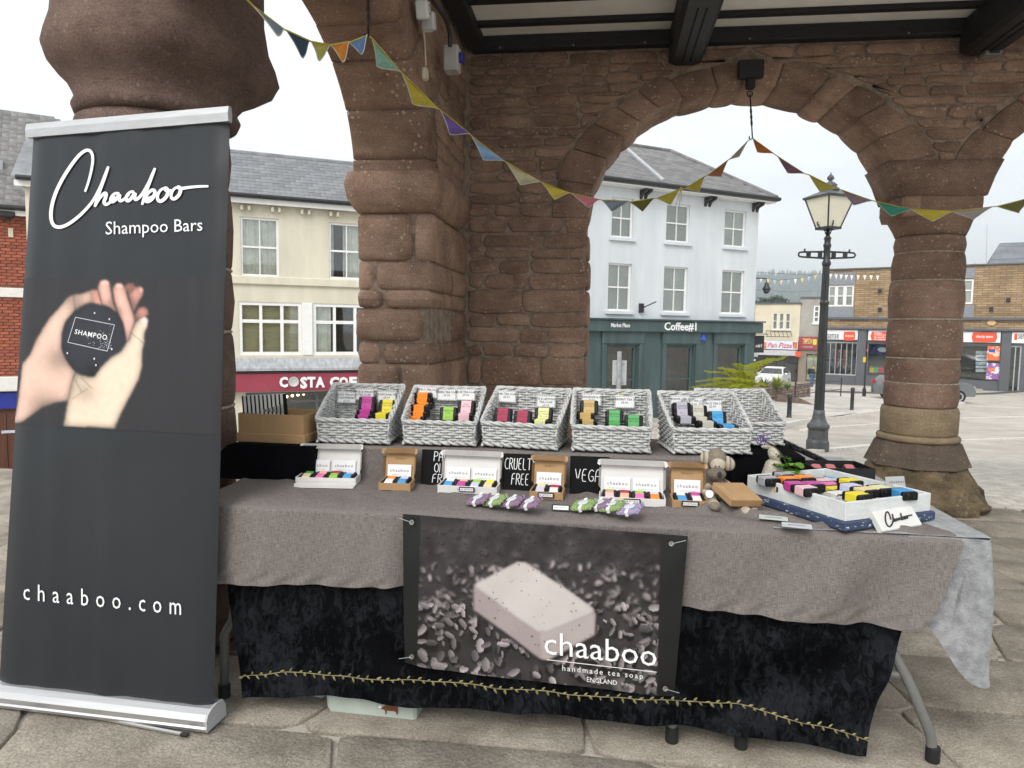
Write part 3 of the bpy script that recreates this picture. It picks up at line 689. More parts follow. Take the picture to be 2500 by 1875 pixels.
def slate_rows(roof, s0, s1, y0, z0, slope, L_, wd, ex_, m, shade=None, clip=None, maxn=300):
    """individual slates on a pitched roof facing the viewer: start at the eave (y0, z0), climb along the slope"""
    me = MB().box((0, ex_*.62, .004), (wd-.006, ex_*1.25, .007)).mesh('slate'); k = 0; cnt = 0
    nrow = int(L_/ex_)
    for r_ in range(nrow):
        x = s0+(wd/2 if r_ % 2 else 0); t = r_*ex_
        while x < s1:
            if (clip is None or clip(x, t)) and cnt < maxn:
                obj('slate', me, m, roof, (x, y0+t*math.cos(slope), z0+t*math.sin(slope)+.012+random.uniform(0, .004)), rot=(slope-.03, 0, random.uniform(-.006, .006))); cnt += 1
            x += wd
M_slate = mat('grey_slate', (.21, .215, .225), .6, .25, 2.5, .2, 30, rnd=.16)
M_slate2 = mat('weathered_slate', (.19, .185, .185), .75, .3, 3, .3, 30, rnd=.2)
M_gutter = mat('black_gutter', (.02, .02, .022), .4)
# ------------------------------------------------------------------ cream coffee shop (maroon fascia)
FC = Fac((720, 700), 17.5, 23, -1.9)
B = FC.thing('coffee_shop', 'cream rendered shop with maroon coffee fascia, white windows and grey slate roof', 'shop building')
M_cream = mat('cream_render', (.62, .58, .465), .85, .1, 1.6, .15, 30, stretch=(1.4, 1.4, .35), detail=8)
w1 = FC.rect(587, 531, 681, 675); w2 = FC.rect(803, 545, 890, 682)
c1 = FC.rect(583, 739, 737, 868); c2 = FC.rect(764, 741, 905, 866)
wz = (c1[2]+c2[2])/2, (c1[3]+c2[3])/2
eave = FC.loc(724, 490)[1]
hol = [w1, w2, (c1[0], c1[1], *wz), (c2[0], c2[1]+.1, *wz)]
fz0, fz1 = FC.loc(700, 953)[1], FC.loc(700, 909)[1]
swl = (FC.loc(600, 960)[0], FC.loc(860, 960)[0], .35, fz0-.04)
obj('wall', wall_holes(-5.5, 5.5, 0, eave, hol+[swl]), M_cream, B)
M_curt = mat('cream_curtain', (.8, .76, .66), .9, .12, 5)
def curt_full(o, r): obj('curtain', curtain_mesh(r[0]+.05, r[1]-.05, r[2], r[3], .125), M_curt, o)
def curt_half(o, r):
    obj('curtain', curtain_mesh(r[0]+.42*(r[1]-r[0]), r[1]-.03, r[2], r[3], .16, 6), M_curt, o)
    obj('curtain', curtain_mesh(r[0]+.03, r[0]+.16*(r[1]-r[0]), r[2], r[3], .17, 3), M_curt, o)
M_blind = mat('bamboo_blind', (.5, .44, .25), .8, .25, 40, stretch=(.05, 1, 4))
def blind(o, r): obj('blind', MB().grid(lambda i, j: (r[0]+.06+(r[1]-r[0]-.12)*i, .15+.002*(j*90 % 2), r[2]+(r[3]-r[2])*j), 1, 60), M_blind, o)
def curt_left(o, r): obj('curtain', curtain_mesh(r[0]+.06, r[0]+.3*(r[1]-r[0]), r[2], r[3], .16, 4), M_curt, o)
window(B, w1, behind=curt_full); window(B, w2, behind=curt_half)
for r_, bh in ((hol[2], blind), (hol[3], curt_left)):
    window(B, r_, ((.345, .07), (.68, .075)), ((.64, .08),), .08, .05, behind=bh)
zb = FC.loc(700, 674)[1]
obj('string_course', MB().cbox((0, -.03, zb-.13), (10.9, .08, .2), .02), M_cream, B)
obj('mullion_panel', MB().cbox(((c1[1]+c2[0])/2, .02, sum(wz)/2), (c2[0]-c1[1]-.02, .1, wz[1]-wz[0]), .01), M_wframe, B)
# shopfront
lz0, lz1 = FC.loc(700, 903)[1], FC.loc(700, 874)[1]
M_lead = mat('lead_flashing', (.36, .37, .39), .55, .2, 5, .2, 12, stretch=(3, 1, 1))
obj('lead_roof', MB().extrude([(-5.4, -.02, lz1), (-5.4, -.32, lz0+.06), (-5.4, -.32, lz0), (-5.4, -.02, lz0)], (10.8, 0, 0)), M_lead, B)
obj('fascia_soffit', MB().box((0, -.14, (fz1+lz0)/2+.0), (10.6, .26, lz0-fz1-.01)), mat('dark_soffit', (.03, .03, .03), .8), B)
fas = obj('fascia', MB().cbox((0, -.18, (fz0+fz1)/2), (10.7, .12, fz1-fz0), .01), mat('maroon_fascia', (.30, .045, .075), .45, .08, 2), B)
M_white = mat('white_letter', (.82, .82, .82), .4, .02)
def put_text(F_, par, s, x0, x1, y0, y1, m, out, name='lettering', **k):
    """text spanning photo pixels x0..x1 with cap height y0..y1"""
    r_ = F_.rect(x0, y0, x1, y1, out); me = text_mesh(s, 1., align='LEFT', **k)
    xs_ = [v.co.x for v in me.vertices]; ys_ = [v.co.y for v in me.vertices]
    sx = (r_[1]-r_[0])/(max(xs_)-min(xs_)); sy = (r_[3]-r_[2])/(max(ys_)-min(ys_))
    if me.materials and me.materials[0] != m: me = me.copy(); me.materials.clear()
    return obj(name, me, m, par, (r_[0]-min(xs_)*sx, -out, r_[2]-min(ys_)*sy), rot=(R(90), 0, 0), scale=(sx, sy, 1))
for s_, x0, x1 in (('C', 682, 703), ('S', 733, 750), ('T', 750, 770), ('A', 770, 793), ('C', 805, 828), ('O', 828, 850), ('F', 853, 871), ('F', 874, 892), ('E', 895, 912), ('E', 915, 932)):
    put_text(FC, fas, s_, x0, x1, 920, 946 if s_ != 'S' else 949, M_white, .27, depth=.02, bold=.05)
cc = FC.loc(717, 932, .26); obj('roundel', MB().lathe([(.115, 0), (.125, .015), (.12, .03), (.08, .02), (.07, .012)], 24), mat('silver_bean', (.5, .5, .5), .4), fas, (cc[0], -.25, cc[1]), rot=(R(90), 0, 0))
sh = window(B, swl, ((.33, .06), (.66, .06)), ((.8, .05),), .07, .1, m=mat('shop_grey', (.12, .13, .14), .5))
for k in range(5):
    lx, lz_ = FC.loc(690+k*14, 978-k*2.2); obj('shop_light', MB().lathe([(0, 0), (.03, .02), (.035, .05), (0, .07)], 8), mat('warm_lamp', (1, .8, .45), .5, emit=5), sh, (lx, .42, lz_))
# roof
sl_ = R(36); roof = MB(); oh = .22
roof.extrude([(-5.7, -oh, eave+.02), (-5.7, 1.6, eave+.02+(1.6+oh)*math.tan(sl_)), (-5.7, 3.4, eave+.02), (-5.7, 3.4, eave-.04), (-5.7, -oh, eave-.04)], (11.4, 0, 0))
rf = obj('roof', roof, M_slate, B)
slate_rows(rf, -1.8, 2.4, -oh-.02, eave+.02, sl_, (1.6+oh)/math.cos(sl_), .27, .165, M_slate)
obj('fascia_board', MB().cbox((0, -oh+.03, eave-.1), (11.3, .03, .16), .005), M_wframe, rf)
obj('gutter', MB().tube([(-5.6, -oh-.05, eave-.01), (5.6, -oh-.05, eave-.01)], .055, 8), M_gutter, rf)
obj('ridge', MB().tube([(-5.7, 1.6, eave+.04+(1.6+oh)*math.tan(sl_)), (5.7, 1.6, eave+.04+(1.6+oh)*math.tan(sl_))], .06, 6), M_slate, rf)
for px in (590, 608, 665, 682, 737, 754, 807, 824):
    x = FC.loc(px, 505, .05)[0]; obj('bracket', MB().cbox((x, -.07, eave-.27), (.07, .13, .14), .02), M_cream, B)
# ------------------------------------------------------------------ white corner coffee house with green shopfront
FW = Fac((1640, 700), 24, 26, -2.3)
B = FW.thing('corner_coffee_house', 'white three storey corner building with dark green coffee shopfront and hipped slate roof', 'shop building')
M_wr = mat('white_render', (.58, .61, .635), .85, .09, 1.2, .1, 25, stretch=(1.2, 1.2, .25), detail=8)
M_green = mat('dark_green_paint', (.055, .088, .087), .5, .22, 1.8, stretch=(2, 2, .3), detail=7)
eL, eR = FW.loc(1500, 447)[1], FW.loc(1840, 488)[1]; eave = (eL+eR)/2
right = FW.loc(1845, 700)[0]; fz1 = FW.loc(1640, 784)[1]; fz0 = FW.loc(1640, 811)[1]
tops = [FW.rect(1493, 499, 1546, 580), FW.rect(1627, 492, 1684, 590), FW.rect(1769, 506, 1821, 604)]
mids = [FW.rect(1484, 647, 1541, 761), FW.rect(1620, 649, 1678, 761), FW.rect(1762, 659, 1816, 766)]
for grp in (tops, mids):
    za = sum(r_[2] for r_ in grp)/3; zc = sum(r_[3] for r_ in grp)/3
    grp[:] = [(r_[0], r_[1], za, zc) for r_ in grp]
obj('wall', wall_holes(-8, right, fz1+.0, eave, tops+mids), M_wr, B)
M_blind2 = mat('beige_roller_blind', (.5, .47, .42), .85, .12, 2, rnd=.22)
def bl2(o, r_): obj('blind', MB().box(((r_[0]+r_[1])/2, .135, (r_[2]+r_[3])/2), (r_[1]-r_[0]-.1, .01, r_[3]-r_[2]-.08)), M_blind2, o)
for r_ in tops+mids: window(B, r_, sill=.11, sill_m=M_wr, behind=bl2, y=.1)
gw = [FW.rect(1478, 842, 1552, 968), FW.rect(1623, 843, 1690, 968), FW.rect(1747, 845, 1809, 972)]
zg = sum(r_[3] for r_ in gw)/3; gw = [(r_[0], r_[1], .75, zg) for r_ in gw]
obj('shopfront', wall_holes(-8, right, 0, fz1-.01, gw, y=-.06, thick=.36), M_green, B)
for r_ in gw:
    window(B, r_, (), ((.52, .05),), .09, .06, m=M_green)
    for sx in (-1, 1): obj('pilaster', MB().cbox(((r_[0] if sx < 0 else r_[1])+sx*.12, -.09, zg/2+.2), (.16, .06, zg+.1), .012), M_green, B)
    obj('lintel', MB().cbox(((r_[0]+r_[1])/2, -.1, zg+.26), (r_[1]-r_[0]+.46, .09, .42), .02), M_green, B)
    lx = r_[0]+.25; obj('pendant_lamp', MB().lathe([(0, 0), (.07, .01), (.09, .06), (.03, .13), (0, .14)], 10), mat('warm_lamp', (1, .8, .45), .5, emit=5), B, (lx, .45, zg-.75))
obj('fascia', MB().cbox(((right-8)/2+.05, -.16, (fz0+fz1)/2), (right+8.3, .2, fz1-fz0), .02), M_green, B)
obj('cornice', MB().cbox(((right-8)/2+.05, -.2, fz1+.03), (right+8.36, .3, .05), .012), M_green, B)
put_text(FW, B, 'Coffee#1', 1622, 1700, 787, 809, M_white, .275, depth=.01, bold=.02)
put_text(FW, B, 'Market Place', 1492, 1538, 789, 799, M_white, .275, depth=.006, bold=.012)
tri = [FW.loc(x, y, .12) for x, y in ((1707, 830), (1723, 831), (1716, 815))]
ts = obj('alarm_box', MB().extrude([(a, -.17, b_) for a, b_ in tri], (0, .06, 0)), mat('alarm_blue', (.03, .10, .5), .4), B)
bx = FW.loc(1568, 752, .1); obj('lamp_bracket', MB().box((bx[0], -.05, bx[1]), (.14, .1, .3)).tube([(bx[0], -.1, bx[1]), (bx[0]+.25, -.5, bx[1]+.2)], .02, 5), M_gutter, B)
# hipped roof
rA = None
q = on_plane(1650, 372, FW.O-FW.n*3.6, FW.n)-FW.O; rz_ = q[2]; rs = min(q@FW.ex, right-1.2)
oh = .42; ez_ = eave+.04
V_ = [(-9, -oh, ez_), (right+oh, -oh, ez_), (right+oh, 7.6, ez_), (-9, 7.6, ez_), (rs, 3.6, rz_), (-9, 3.6, rz_)]
roof = MB().add(V_+[(x, y, z-.1) for x, y, z in V_[:4]], [(0, 1, 4, 5), (1, 2, 4), (2, 3, 5, 4), (3, 0, 5), (6, 7, 1, 0), (7, 8, 2, 1), (8, 9, 3, 2), (9, 8, 7, 6)])
rf = obj('roof', roof, M_slate2, B)
slw = math.atan2(rz_-ez_, 3.6+oh); Lw = math.hypot(rz_-ez_, 3.6+oh)
def clipw(x, t):
    f = t/Lw; return x < right+oh-(right+oh-rs)*f-.1
slate_rows(rf, -2.9, right+oh, -oh-.02, ez_, slw, Lw, .36, .21, M_slate2, clip=clipw)
obj('hip_tile', MB().tube([(right+oh, -oh, ez_+.05), (rs, 3.6, rz_+.04)], .07, 6), M_slate2, rf)
obj('ridge', MB().tube([(-9, 3.6, rz_+.03), (rs, 3.6, rz_+.03)], .07, 6), M_slate2, rf)
p1 = FW.loc(1625, 440, .4); lead = on_plane(1528, 365, FW.O-FW.n*2.9, FW.n)-FW.O
obj('lead_strip', MB().tube([(p1[0], -oh+.1, ez_+.12), (lead@FW.ex, 2.9, ez_+(2.9+oh)*math.tan(slw)+.06)], .09, 6), M_lead, rf)
obj('soffit', MB().box(((right-8)/2, -oh/2-.0, ez_-.13), (right+8+.8, oh-.02, .04)), M_wframe, rf)
obj('gutter', MB().tube([(-9, -oh-.06, ez_-.02), (right+oh+.06, -oh-.06, ez_-.02), (right+oh+.06, 3, ez_-.02)], .07, 8), M_gutter, rf)
for px in (1575, 1733, 1850):
    x = FW.loc(px, 470, .1)[0]
    for dx in (-.09, .09): obj('bracket', MB().extrude([(x+dx-.05, -.0, ez_-.16), (x+dx-.05, -.34, ez_-.16), (x+dx-.05, -.3, ez_-.25), (x+dx-.05, -.08, ez_-.32), (x+dx-.05, 0, ez_-.46)], (.1, 0, 0)), M_gutter, rf)
# ------------------------------------------------------------------ red brick building at the left edge
FB = Fac((30, 800), 17.8, 30, -2.8)
B = FB.thing('red_brick_building', 'red brick building with slate roof, blue shop fascia and brown door beside the banner', 'building')
eave = FB.loc(30, 507)[1]
M_brick = mat('red_brick', (.33, .1, .062), .85, .25, 5, .3, 60, rnd=.22)
M_bm = mat('brick_mortar', (.3, .15, .1), .95, .2, 9)
wall = obj('wall', MB().box((-1.9, 1.0, eave/2), (5.6, 1.96, eave)), M_bm, B)
bme = MB().cbox((0, .0, 0), (.212, .05, .064), .004).mesh('brick')
x0b, x1b = FB.loc(-20, 800)[0], FB.loc(90, 800)[0]
zlo = FB.loc(30, 925)[1]; k = 0; z = zlo
bands = (FB.loc(30, 726)[1], FB.loc(30, 703)[1])
while z < eave-.1:
    if not (bands[0]-.04 < z < bands[1]+.04):
        x = x0b-.1+(.1125 if k % 2 else 0)
        while x < min(x1b+.1, .89):
            obj('brick', bme, M_brick, wall, (x, random.uniform(.0, .006), z), rz=0); x += .225
    z += .0765; k += 1
obj('string_course', MB().cbox((-1.9, -.03, sum(bands)/2), (5.6, .1, bands[1]-bands[0]), .01), M_wframe, B)
zc = FB.loc(30, 936)[1]
obj('cornice', MB().cbox((-1.9, -.12, zc), (5.62, .3, .36), .02), M_wframe, B)
bf = FB.rect(0, 957, 45, 996); obj('blue_fascia', MB().cbox((-1.9, -.09, (bf[2]+bf[3])/2), (5.64, .12, bf[3]-bf[2]), .01), mat('blue_fascia', (.02, .035, .32), .35, .05), B)
dr = FB.rect(0, 1002, 45, 1182)
door = obj('door', MB().box((-.6, -.035, dr[3]/2), (2.6, .05, dr[3]-.02)), mat('brown_door', (.10, .035, .02), .5, .3, 6, stretch=(9, 1, .3)), B)
for k in range(12): obj('plank', MB().cbox((-1.8+k*.215, -.07, dr[3]/2), (.2, .03, dr[3]-.12), .008), mat('brown_door', (.1, .035, .02)), door)
nt_ = FB.loc(21, 1054, .1); obj('notice', MB().box((nt_[0], -.095, nt_[1]), (.3, .01, .07)), mat('notice_blue', (.5, .58, .7), .5, .4, 30), door)
eb = FB.loc(26, 568, .05); obj('plaque', MB().box((eb[0], -.03, eb[1]), (.1, .03, .22)), M_cream, B)
lp = FB.loc(16, 523, .2); obj('floodlight', MB().cbox((lp[0], -.2, lp[1]), (.35, .2, .14), .02).box((lp[0], -.05, lp[1]-.12), (.08, .2, .1)), M_gutter, B)
dp = obj('downpipe', MB().tube([(.86, -.08, eave-.1), (.86, -.08, 1.2)], .05, 8), M_wframe, B)
sl_ = R(48); roof = MB(); yr = 2.3
roof.extrude([(-5, -.25, eave), (-5, yr, eave+(yr+.25)*math.tan(sl_)), (-5, 5, eave), (-5, 5, eave-.1), (-5, -.25, eave-.1)], (6.1, 0, 0))
rf = obj('roof', roof, M_slate2, B)
M_slate3 = mat('mossy_slate', (.26, .255, .25), .85, .4, 4, .5, 30, rnd=.2, c2=(.13, .125, .12))
slate_rows(rf, x0b-.6, 1.0, -.27, eave+.01, sl_, (yr+.25)/math.cos(sl_), .33, .19, M_slate3)
obj('gutter', MB().tube([(-5, -.3, eave-.04), (1.05, -.3, eave-.04)], .06, 8), M_gutter, rf)
obj('fascia_board', MB().cbox((-1.95, -.24, eave-.14), (6, .03, .16), .005), M_wframe, rf)
dm = FB.loc(4, 420, -.9)
obj('dormer_roof', MB().extrude([(dm[0]-1.3, .55, dm[1]+.55), (dm[0]+.28, .45, dm[1]-.12), (dm[0]+.2, .45, dm[1]-.2), (dm[0]-1.3, .55, dm[1]+.4)], (0, 1.4, 0)), M_slate3, rf)
obj('dormer', MB().box((dm[0]-.62, 1.1, dm[1]-.25), (1.35, 1.0, 1.0)), M_lead, rf)
# ------------------------------------------------------------------ shops across the square
FS = Fac((2250, 800), 56, -35.5, -3.4)
B = FS.thing('charity_shop', 'yellow brick two storey charity shop with grey shopfront across the square', 'shop building')
M_yb = paving_mat('yellow_brick', (.42, .3, .175), (.17, .12, .075), .7, .17)
M_yb.node_tree.nodes['Brick Texture'].inputs['Mortar Size'].default_value = .022; M_yb.node_tree.nodes['Brick Texture'].inputs['Color2'].default_value = (.27, .18, .1, 1)
M_yb.node_tree.nodes['Mapping'].inputs['Rotation'].default_value = (R(90), 0, 0)
M_greyp = mat('grey_shop_paint', (.10, .105, .115), .5, .06, 1)
top = FS.loc(2300, 651)[1]; s0 = FS.loc(2012, 800)[0]; s1 = 10.5
bz0, bz1 = FS.loc(2250, 806)[1], FS.loc(2250, 778)[1]
wins = []
uw = FS.rect(2335, 682, 2376, 742)
obj('wall', wall_holes(s0, s1, bz0, top, [FS.rect(2021, 697, 2084, 748), uw]), M_yb, B)
gp = FS.rect(2016, 673, 2086, 783); hw_ = FS.rect(2021, 697, 2084, 748)
for r_ in ((gp[0], gp[1], hw_[3]+.03, top-.25), (gp[0], gp[1], bz1+.05, hw_[2]-.03)): obj('cladding_panel', MB().cbox(((r_[0]+r_[1])/2, -.04, (r_[2]+r_[3])/2), (r_[1]-r_[0], .08, r_[3]-r_[2]), .01), mat('grey_cladding', (.22, .235, .26), .5), B)
window(B, hw_, ((.33, .25), (.66, .25)), ((.5, .08),), .12, .05, behind=bl2)  # blinds added in both upper windows stand in for pale reflections on the glass
window(B, uw, (), ((.55, .1),), .12, .05, behind=bl2)
ug = FS.rect(2333, 655, 2381, 680); obj('cladding_panel', MB().cbox(((ug[0]+ug[1])/2, -.04, (ug[2]+ug[3])/2), (ug[1]-ug[0], .08, ug[3]-ug[2]), .01), mat('grey_cladding', (.22, .235, .26)), B)
ug = FS.rect(2335, 745, 2378, 775); obj('cladding_panel', MB().cbox(((ug[0]+ug[1])/2, -.04, (ug[2]+ug[3])/2), (ug[1]-ug[0], .08, ug[3]-ug[2]), .01), mat('grey_cladding', (.22, .235, .26)), B)
obj('parapet_coping', MB().cbox(((s0+s1)/2, .05, top+.05), (s1-s0+.2, .4, .12), .02), M_greyp, B)
obj('flat_roof', MB().box(((s0+s1)/2, 2.6, top-.1), (s1-s0, 4.9, .1)), M_greyp, B)
obj('band', MB().cbox(((s0+s1)/2, -.1, bz1), (s1-s0+.1, .25, .2), .02), M_greyp, B)
fy0, fy1 = FS.loc(2250, 833)[1], FS.loc(2250, 808)[1]
sh_h = [FS.rect(2013, 838, 2093, 914), FS.rect(2116, 838, 2172, 914), FS.rect(2340, 838, 2443, 912), FS.rect(2463, 842, 2492, 925)]
zt = sum(r_[3] for r_ in sh_h[:3])/3; zbm = 1.15
sh_h = [(r_[0], r_[1], zbm if k < 3 else .35, zt) for k, r_ in enumerate(sh_h)]
obj('shopfront', wall_holes(s0, s1, 0, bz0-.01, sh_h, y=-.05), M_greyp, B)
for k, r_ in enumerate(sh_h): window(B, r_, tuple(((i+1)/6, .045) for i in range(5)) if k == 0 else (((.5, .07),) if k == 3 else ()), (), .09, .03, m=mat('pale_frame', (.4, .42, .44), .5) if k in (0, 3) else M_greyp)
obj('fascia_cornice', MB().cbox(((s0+s1)/2, -.2, fy1+.14), (s1-s0+.1, .4, .18), .03), M_greyp, B)
for px in (2103, 2192, 2325, 2455):
    x = FS.loc(px, 870)[0]; obj('pilaster', MB().cbox((x, -.14, bz0/2), (.62, .18, bz0-.02), .03), M_greyp, B)
M_signw = mat('white_sign', (.8, .8, .79), .4, .02); M_red_s = mat('red_sign', (.72, .09, .035), .45, .03); M_ink = mat('dark_ink', (.02, .02, .025), .6)
def blob(x0, y0, x1, y1, out):
    r_ = FS.rect(x0, y0, x1, y1, out); P = []
    for fx, fy in ((.06, 0), (.5, -.03), (.94, .02), (1, .5), (.95, 1.0), (.5, 1.03), (.05, .98), (0, .5)): P.append((r_[0]+(r_[1]-r_[0])*fx, -out, r_[2]+(r_[3]-r_[2])*fy))
    return MB().extrude(P, (0, .03, 0))
for x0, x1 in ((2000, 2094), (2120, 2200), (2335, 2443), (2470, 2560)):
    r_ = FS.rect(x0, 809, x1, 833, .15); sg = obj('sign_board', MB().cbox(((r_[0]+r_[1])/2, -.17, (fy0+fy1)/2), (r_[1]-r_[0], .06, fy1-fy0), .01), M_signw, B)
    if x0 == 2000:
        put_text(FS, sg, 'sense', 2020, 2048, 815, 827, M_ink, .215, depth=.004); obj('red_blob', blob(2059, 810, 2088, 831, .22), M_red_s, sg); put_text(FS, sg, 'charity store', 2063, 2084, 817, 824, M_white, .235, bold=.02)
    elif x0 == 2120:
        obj('red_blob', blob(2125, 810, 2190, 832, .22), M_red_s, sg)
        for k, s_ in enumerate(('Deafblind.', 'Complex Disabilities.', 'No one left out of life.', 'No matter what.')): put_text(FS, sg, s_, 2134, (2154, 2178, 2182, 2166)[k], 811+k*5, 815+k*5, M_white, .235, bold=.02)
    elif x0 == 2335:
        obj('red_blob', blob(2372, 811, 2435, 835, .22), M_red_s, sg); put_text(FS, sg, 'charity store', 2383, 2424, 818, 827, M_white, .235, bold=.02)
    else:
        obj('emblem', blob(2476, 815, 2484, 830, .21), M_red_s, sg); put_text(FS, sg, 'sense', 2486, 2514, 816, 828, M_ink, .215, depth=.004)
for px, py in ((2148, 710), (2148, 756), (2420, 755), (2462, 732)):
    v_ = FS.loc(px, py, .06); obj('wall_vent', MB().box((v_[0], -.06, v_[1]), (.26, .12, .3)), M_gutter, B)
ab = FS.loc(2421, 788, .06); obj('alarm_box', MB().extrude([(ab[0]+.3*math.cos(R(60*i)), -.1, ab[1]+.22*math.sin(R(60*i))) for i in range(6)], (0, .08, 0)), mat('alarm_orange', (.62, .42, .2), .5), B)
# window displays
RL = thing('clothes_rail', 'rail of colourful clothes hanging behind the charity shop window', 'clothes rail', FS.O, FS.a)
ra = sh_h[0]
obj('rail', MB().tube([(ra[0]+.3, .4, zt-.6), (ra[1]-.2, .4, zt-.6)], .025, 6), M_gutter, RL)
gc = [(.03, .03, .04), (.3, .32, .36), (.05, .08, .2), (.5, .05, .05), (.1, .1, .11), (.55, .5, .42), (.02, .02, .03), (.4, .05, .07), (.15, .2, .3), (.6, .3, .1), (.08, .12, .08), (.03, .03, .05), (.35, .3, .28), (.06, .05, .07)]
for k, c_ in enumerate(gc):
    x = ra[0]+.5+k*(ra[1]-ra[0]-.9)/13
    obj('garment', MB().extrude([(x-.05, .2, zt-.65), (x-.15, .2, zt-.8), (x-.15, .2, zt-2.0-random.random()*.3), (x+.15, .2, zt-2.05), (x+.15, .2, zt-.8), (x+.05, .2, zt-.65)], (0, .4, 0)), mat('garment_%d' % k, c_, .9, .3, 6), RL)
for nm, lb, px0, py0, px1, py1, c_ in (('poster', 'orange poster in the charity shop window above the purple poster', 2410, 845, 2441, 880, (.7, .16, .05)), ('poster', 'purple and white poster in the charity shop window below the orange poster', 2408, 887, 2441, 926, (.28, .12, .35))):
    r_ = FS.rect(px0, py0, px1, py1, .08); P_ = thing(nm, lb, 'poster', FS.O, FS.a, 'posters in the charity shop window')
    obj('sheet', MB().box(((r_[0]+r_[1])/2, -.085, (r_[2]+r_[3])/2), (r_[1]-r_[0], .012, r_[3]-r_[2])), mat('poster_'+str(py0), c_, .5, .5, 1.8, c2=(.75, .6, .5) if py0 < 860 else (.8, .78, .8), ramp=(.45, .5)), P_)
    obj('panel', MB().box(((r_[0]+r_[1])/2-.1, -.095, r_[2]+(r_[3]-r_[2])*(.68 if py0 < 860 else .6)), ((r_[1]-r_[0])*.5, .006, (r_[3]-r_[2])*.22)), mat('poster_panel_'+str(py0), (.05, .08, .35) if py0 < 860 else (.75, .2, .05), .5), P_)
DR = thing('dress_mannequin', 'headless mannequin in a purple flowered dress behind the shop window', 'mannequin', FS.O, FS.a)
dx, dz = FS.loc(2361, 905, -.9)
obj('dress', MB().lathe([(.3, 0), (.24, .6), (.2, .9), (.13, 1.1), (.19, 1.4), (.1, 1.55)], 14, (dx, .9, dz)), mat('flowered_dress', (.3, .15, .33), .9, .5, 9, c2=(.55, .45, .55)), DR, smooth=True)
obj('torso', MB().lathe([(.1, 1.5), (.13, 1.6), (.05, 1.68), (.05, 1.78), (0, 1.8)], 12, (dx, .9, dz)), mat('mannequin_skin', (.6, .5, .42), .6), DR, smooth=True)
CRK = thing('card_rack', 'white wire rack of greeting cards behind the charity shop window', 'card rack', FS.O, FS.a)
obj('post', MB().tube([(FS.loc(2397, 900)[0], .75, .9), (FS.loc(2397, 900)[0], .75, zt-.4)], .03, 6), M_gutter, CRK)
for i in range(3):
    for j in range(6):
        x, z = FS.loc(2387+i*10, 860+j*9, -.5); obj('card', MB().box((x, .55+.02*i, z), (.26, .02, .22), rot=Matrix.Rotation(-.2, 3, 'X')), mat('card_%d' % ((i+j) % 4), ((.7, .72, .75), (.6, .65, .7), (.75, .7, .66), (.45, .55, .65))[(i+j) % 4], .6, .2, 8), CRK)
FL = thing('rolled_flag', 'dark blue flag with a pale crest hanging in the charity shop window', 'flag', FS.O, FS.a)
r_ = FS.rect(2124, 840, 2166, 866, -.5); obj('cloth', curtain_mesh(r_[0], r_[1], r_[2], r_[3], .5, 4, .03), mat('navy_cloth', (.02, .03, .12), .9, .2, 3), FL)
obj('crest', MB().lathe([(.3, 0), (.36, .01), (.36, .02), (.3, .03)], 20), mat('crest_grey', (.45, .48, .55), .8), FL, ((r_[0]+r_[1])/2+.3, .42, (r_[2]+r_[3])/2), rot=(R(90), 0, 0), scale=(1, .6, 1))
for k, (px, c_, lb) in enumerate(((2128, (.75, .62, .05), 'yellow'), (2139, (.12, .5, .16), 'green'), (2150, (.7, .08, .1), 'red'), (2161, (.6, .1, .5), 'pink'))):
    x, z = FS.loc(px, 912, -.6); o = obj('display_bag', MB().cbox((0, 0, .28), (.36, .3, .42), .03).tube([(-.1, 0, .49), (-.08, 0, .62), (.08, 0, .62), (.1, 0, .49)], .015, 5), mat('bag_'+lb, c_, .6, .15, 8), None, tuple(FS.O+FS.ex*x-FS.n*.6+np.array([0, 0, z-.0])), FS.a)
    tag(o, 'small %s bag on display low in the charity shop window' % lb, 'bag', 'bright bags in the charity shop window')
# pizza shop and key cutter
FP = Fac((1905, 800), 62, -28, -3.5)
B = FP.thing('pizza_shop', 'cream two storey pizza takeaway with red script sign, beside the grey shop', 'shop building')
t_ = FP.loc(1905, 742)[1]; x0, x1 = FP.loc(1842, 800)[0], FP.loc(1952, 800)[0]; sz1, sz0 = FP.loc(1905, 832)[1], FP.loc(1905, 853)[1]
tw = FP.rect(1885, 763, 1931, 805); sw = FP.rect(1868, 866, 1948, 918)
M_cr2 = mat('pale_cream_render', (.62, .56, .42), .85, .08, .8)
obj('wall', wall_holes(x0, x1, sz1, t_, [tw]), M_cr2, B); window(B, tw, ((.33, .28), (.67, .28)), ((.5, .08),), .12, .05, m=mat('cream_frame', (.65, .62, .52), .5), sill=.15, behind=bl2)
obj('roof', MB().box(((x0+x1)/2, 2.5, t_+.05), (x1-x0+.2, 5.2, .14)), M_greyp, B)
obj('shopfront', wall_holes(x0, x1, 0, sz1-.01, [(sw[0], sw[1], .5, sw[3])], y=-.03), M_gutter, B); window(B, (sw[0], sw[1], .5, sw[3]), ((.35, .1), (.6, .1)), (), .08, .03, m=M_gutter)
sg = obj('sign_board', MB().cbox(((x0+x1)/2, -.15, (sz0+sz1)/2), (x1-x0-.1, .12, sz1-sz0), .01), mat('pale_sign', (.62, .66, .75), .4), B)
put_text(FP, sg, 'Pan Pizza', 1874, 1933, 837, 849, mat('script_red', (.55, .03, .08), .5), .22, depth=.004, bold=.01, shear=.3)
for px in (1866, 1941): r_ = FP.rect(px-5, 835, px+5, 851, .2); obj('picture', MB().box(((r_[0]+r_[1])/2, -.22, (r_[2]+r_[3])/2), (r_[1]-r_[0], .02, r_[3]-r_[2])), mat('food_picture', (.5, .15, .05), .5, .6, 3), sg)
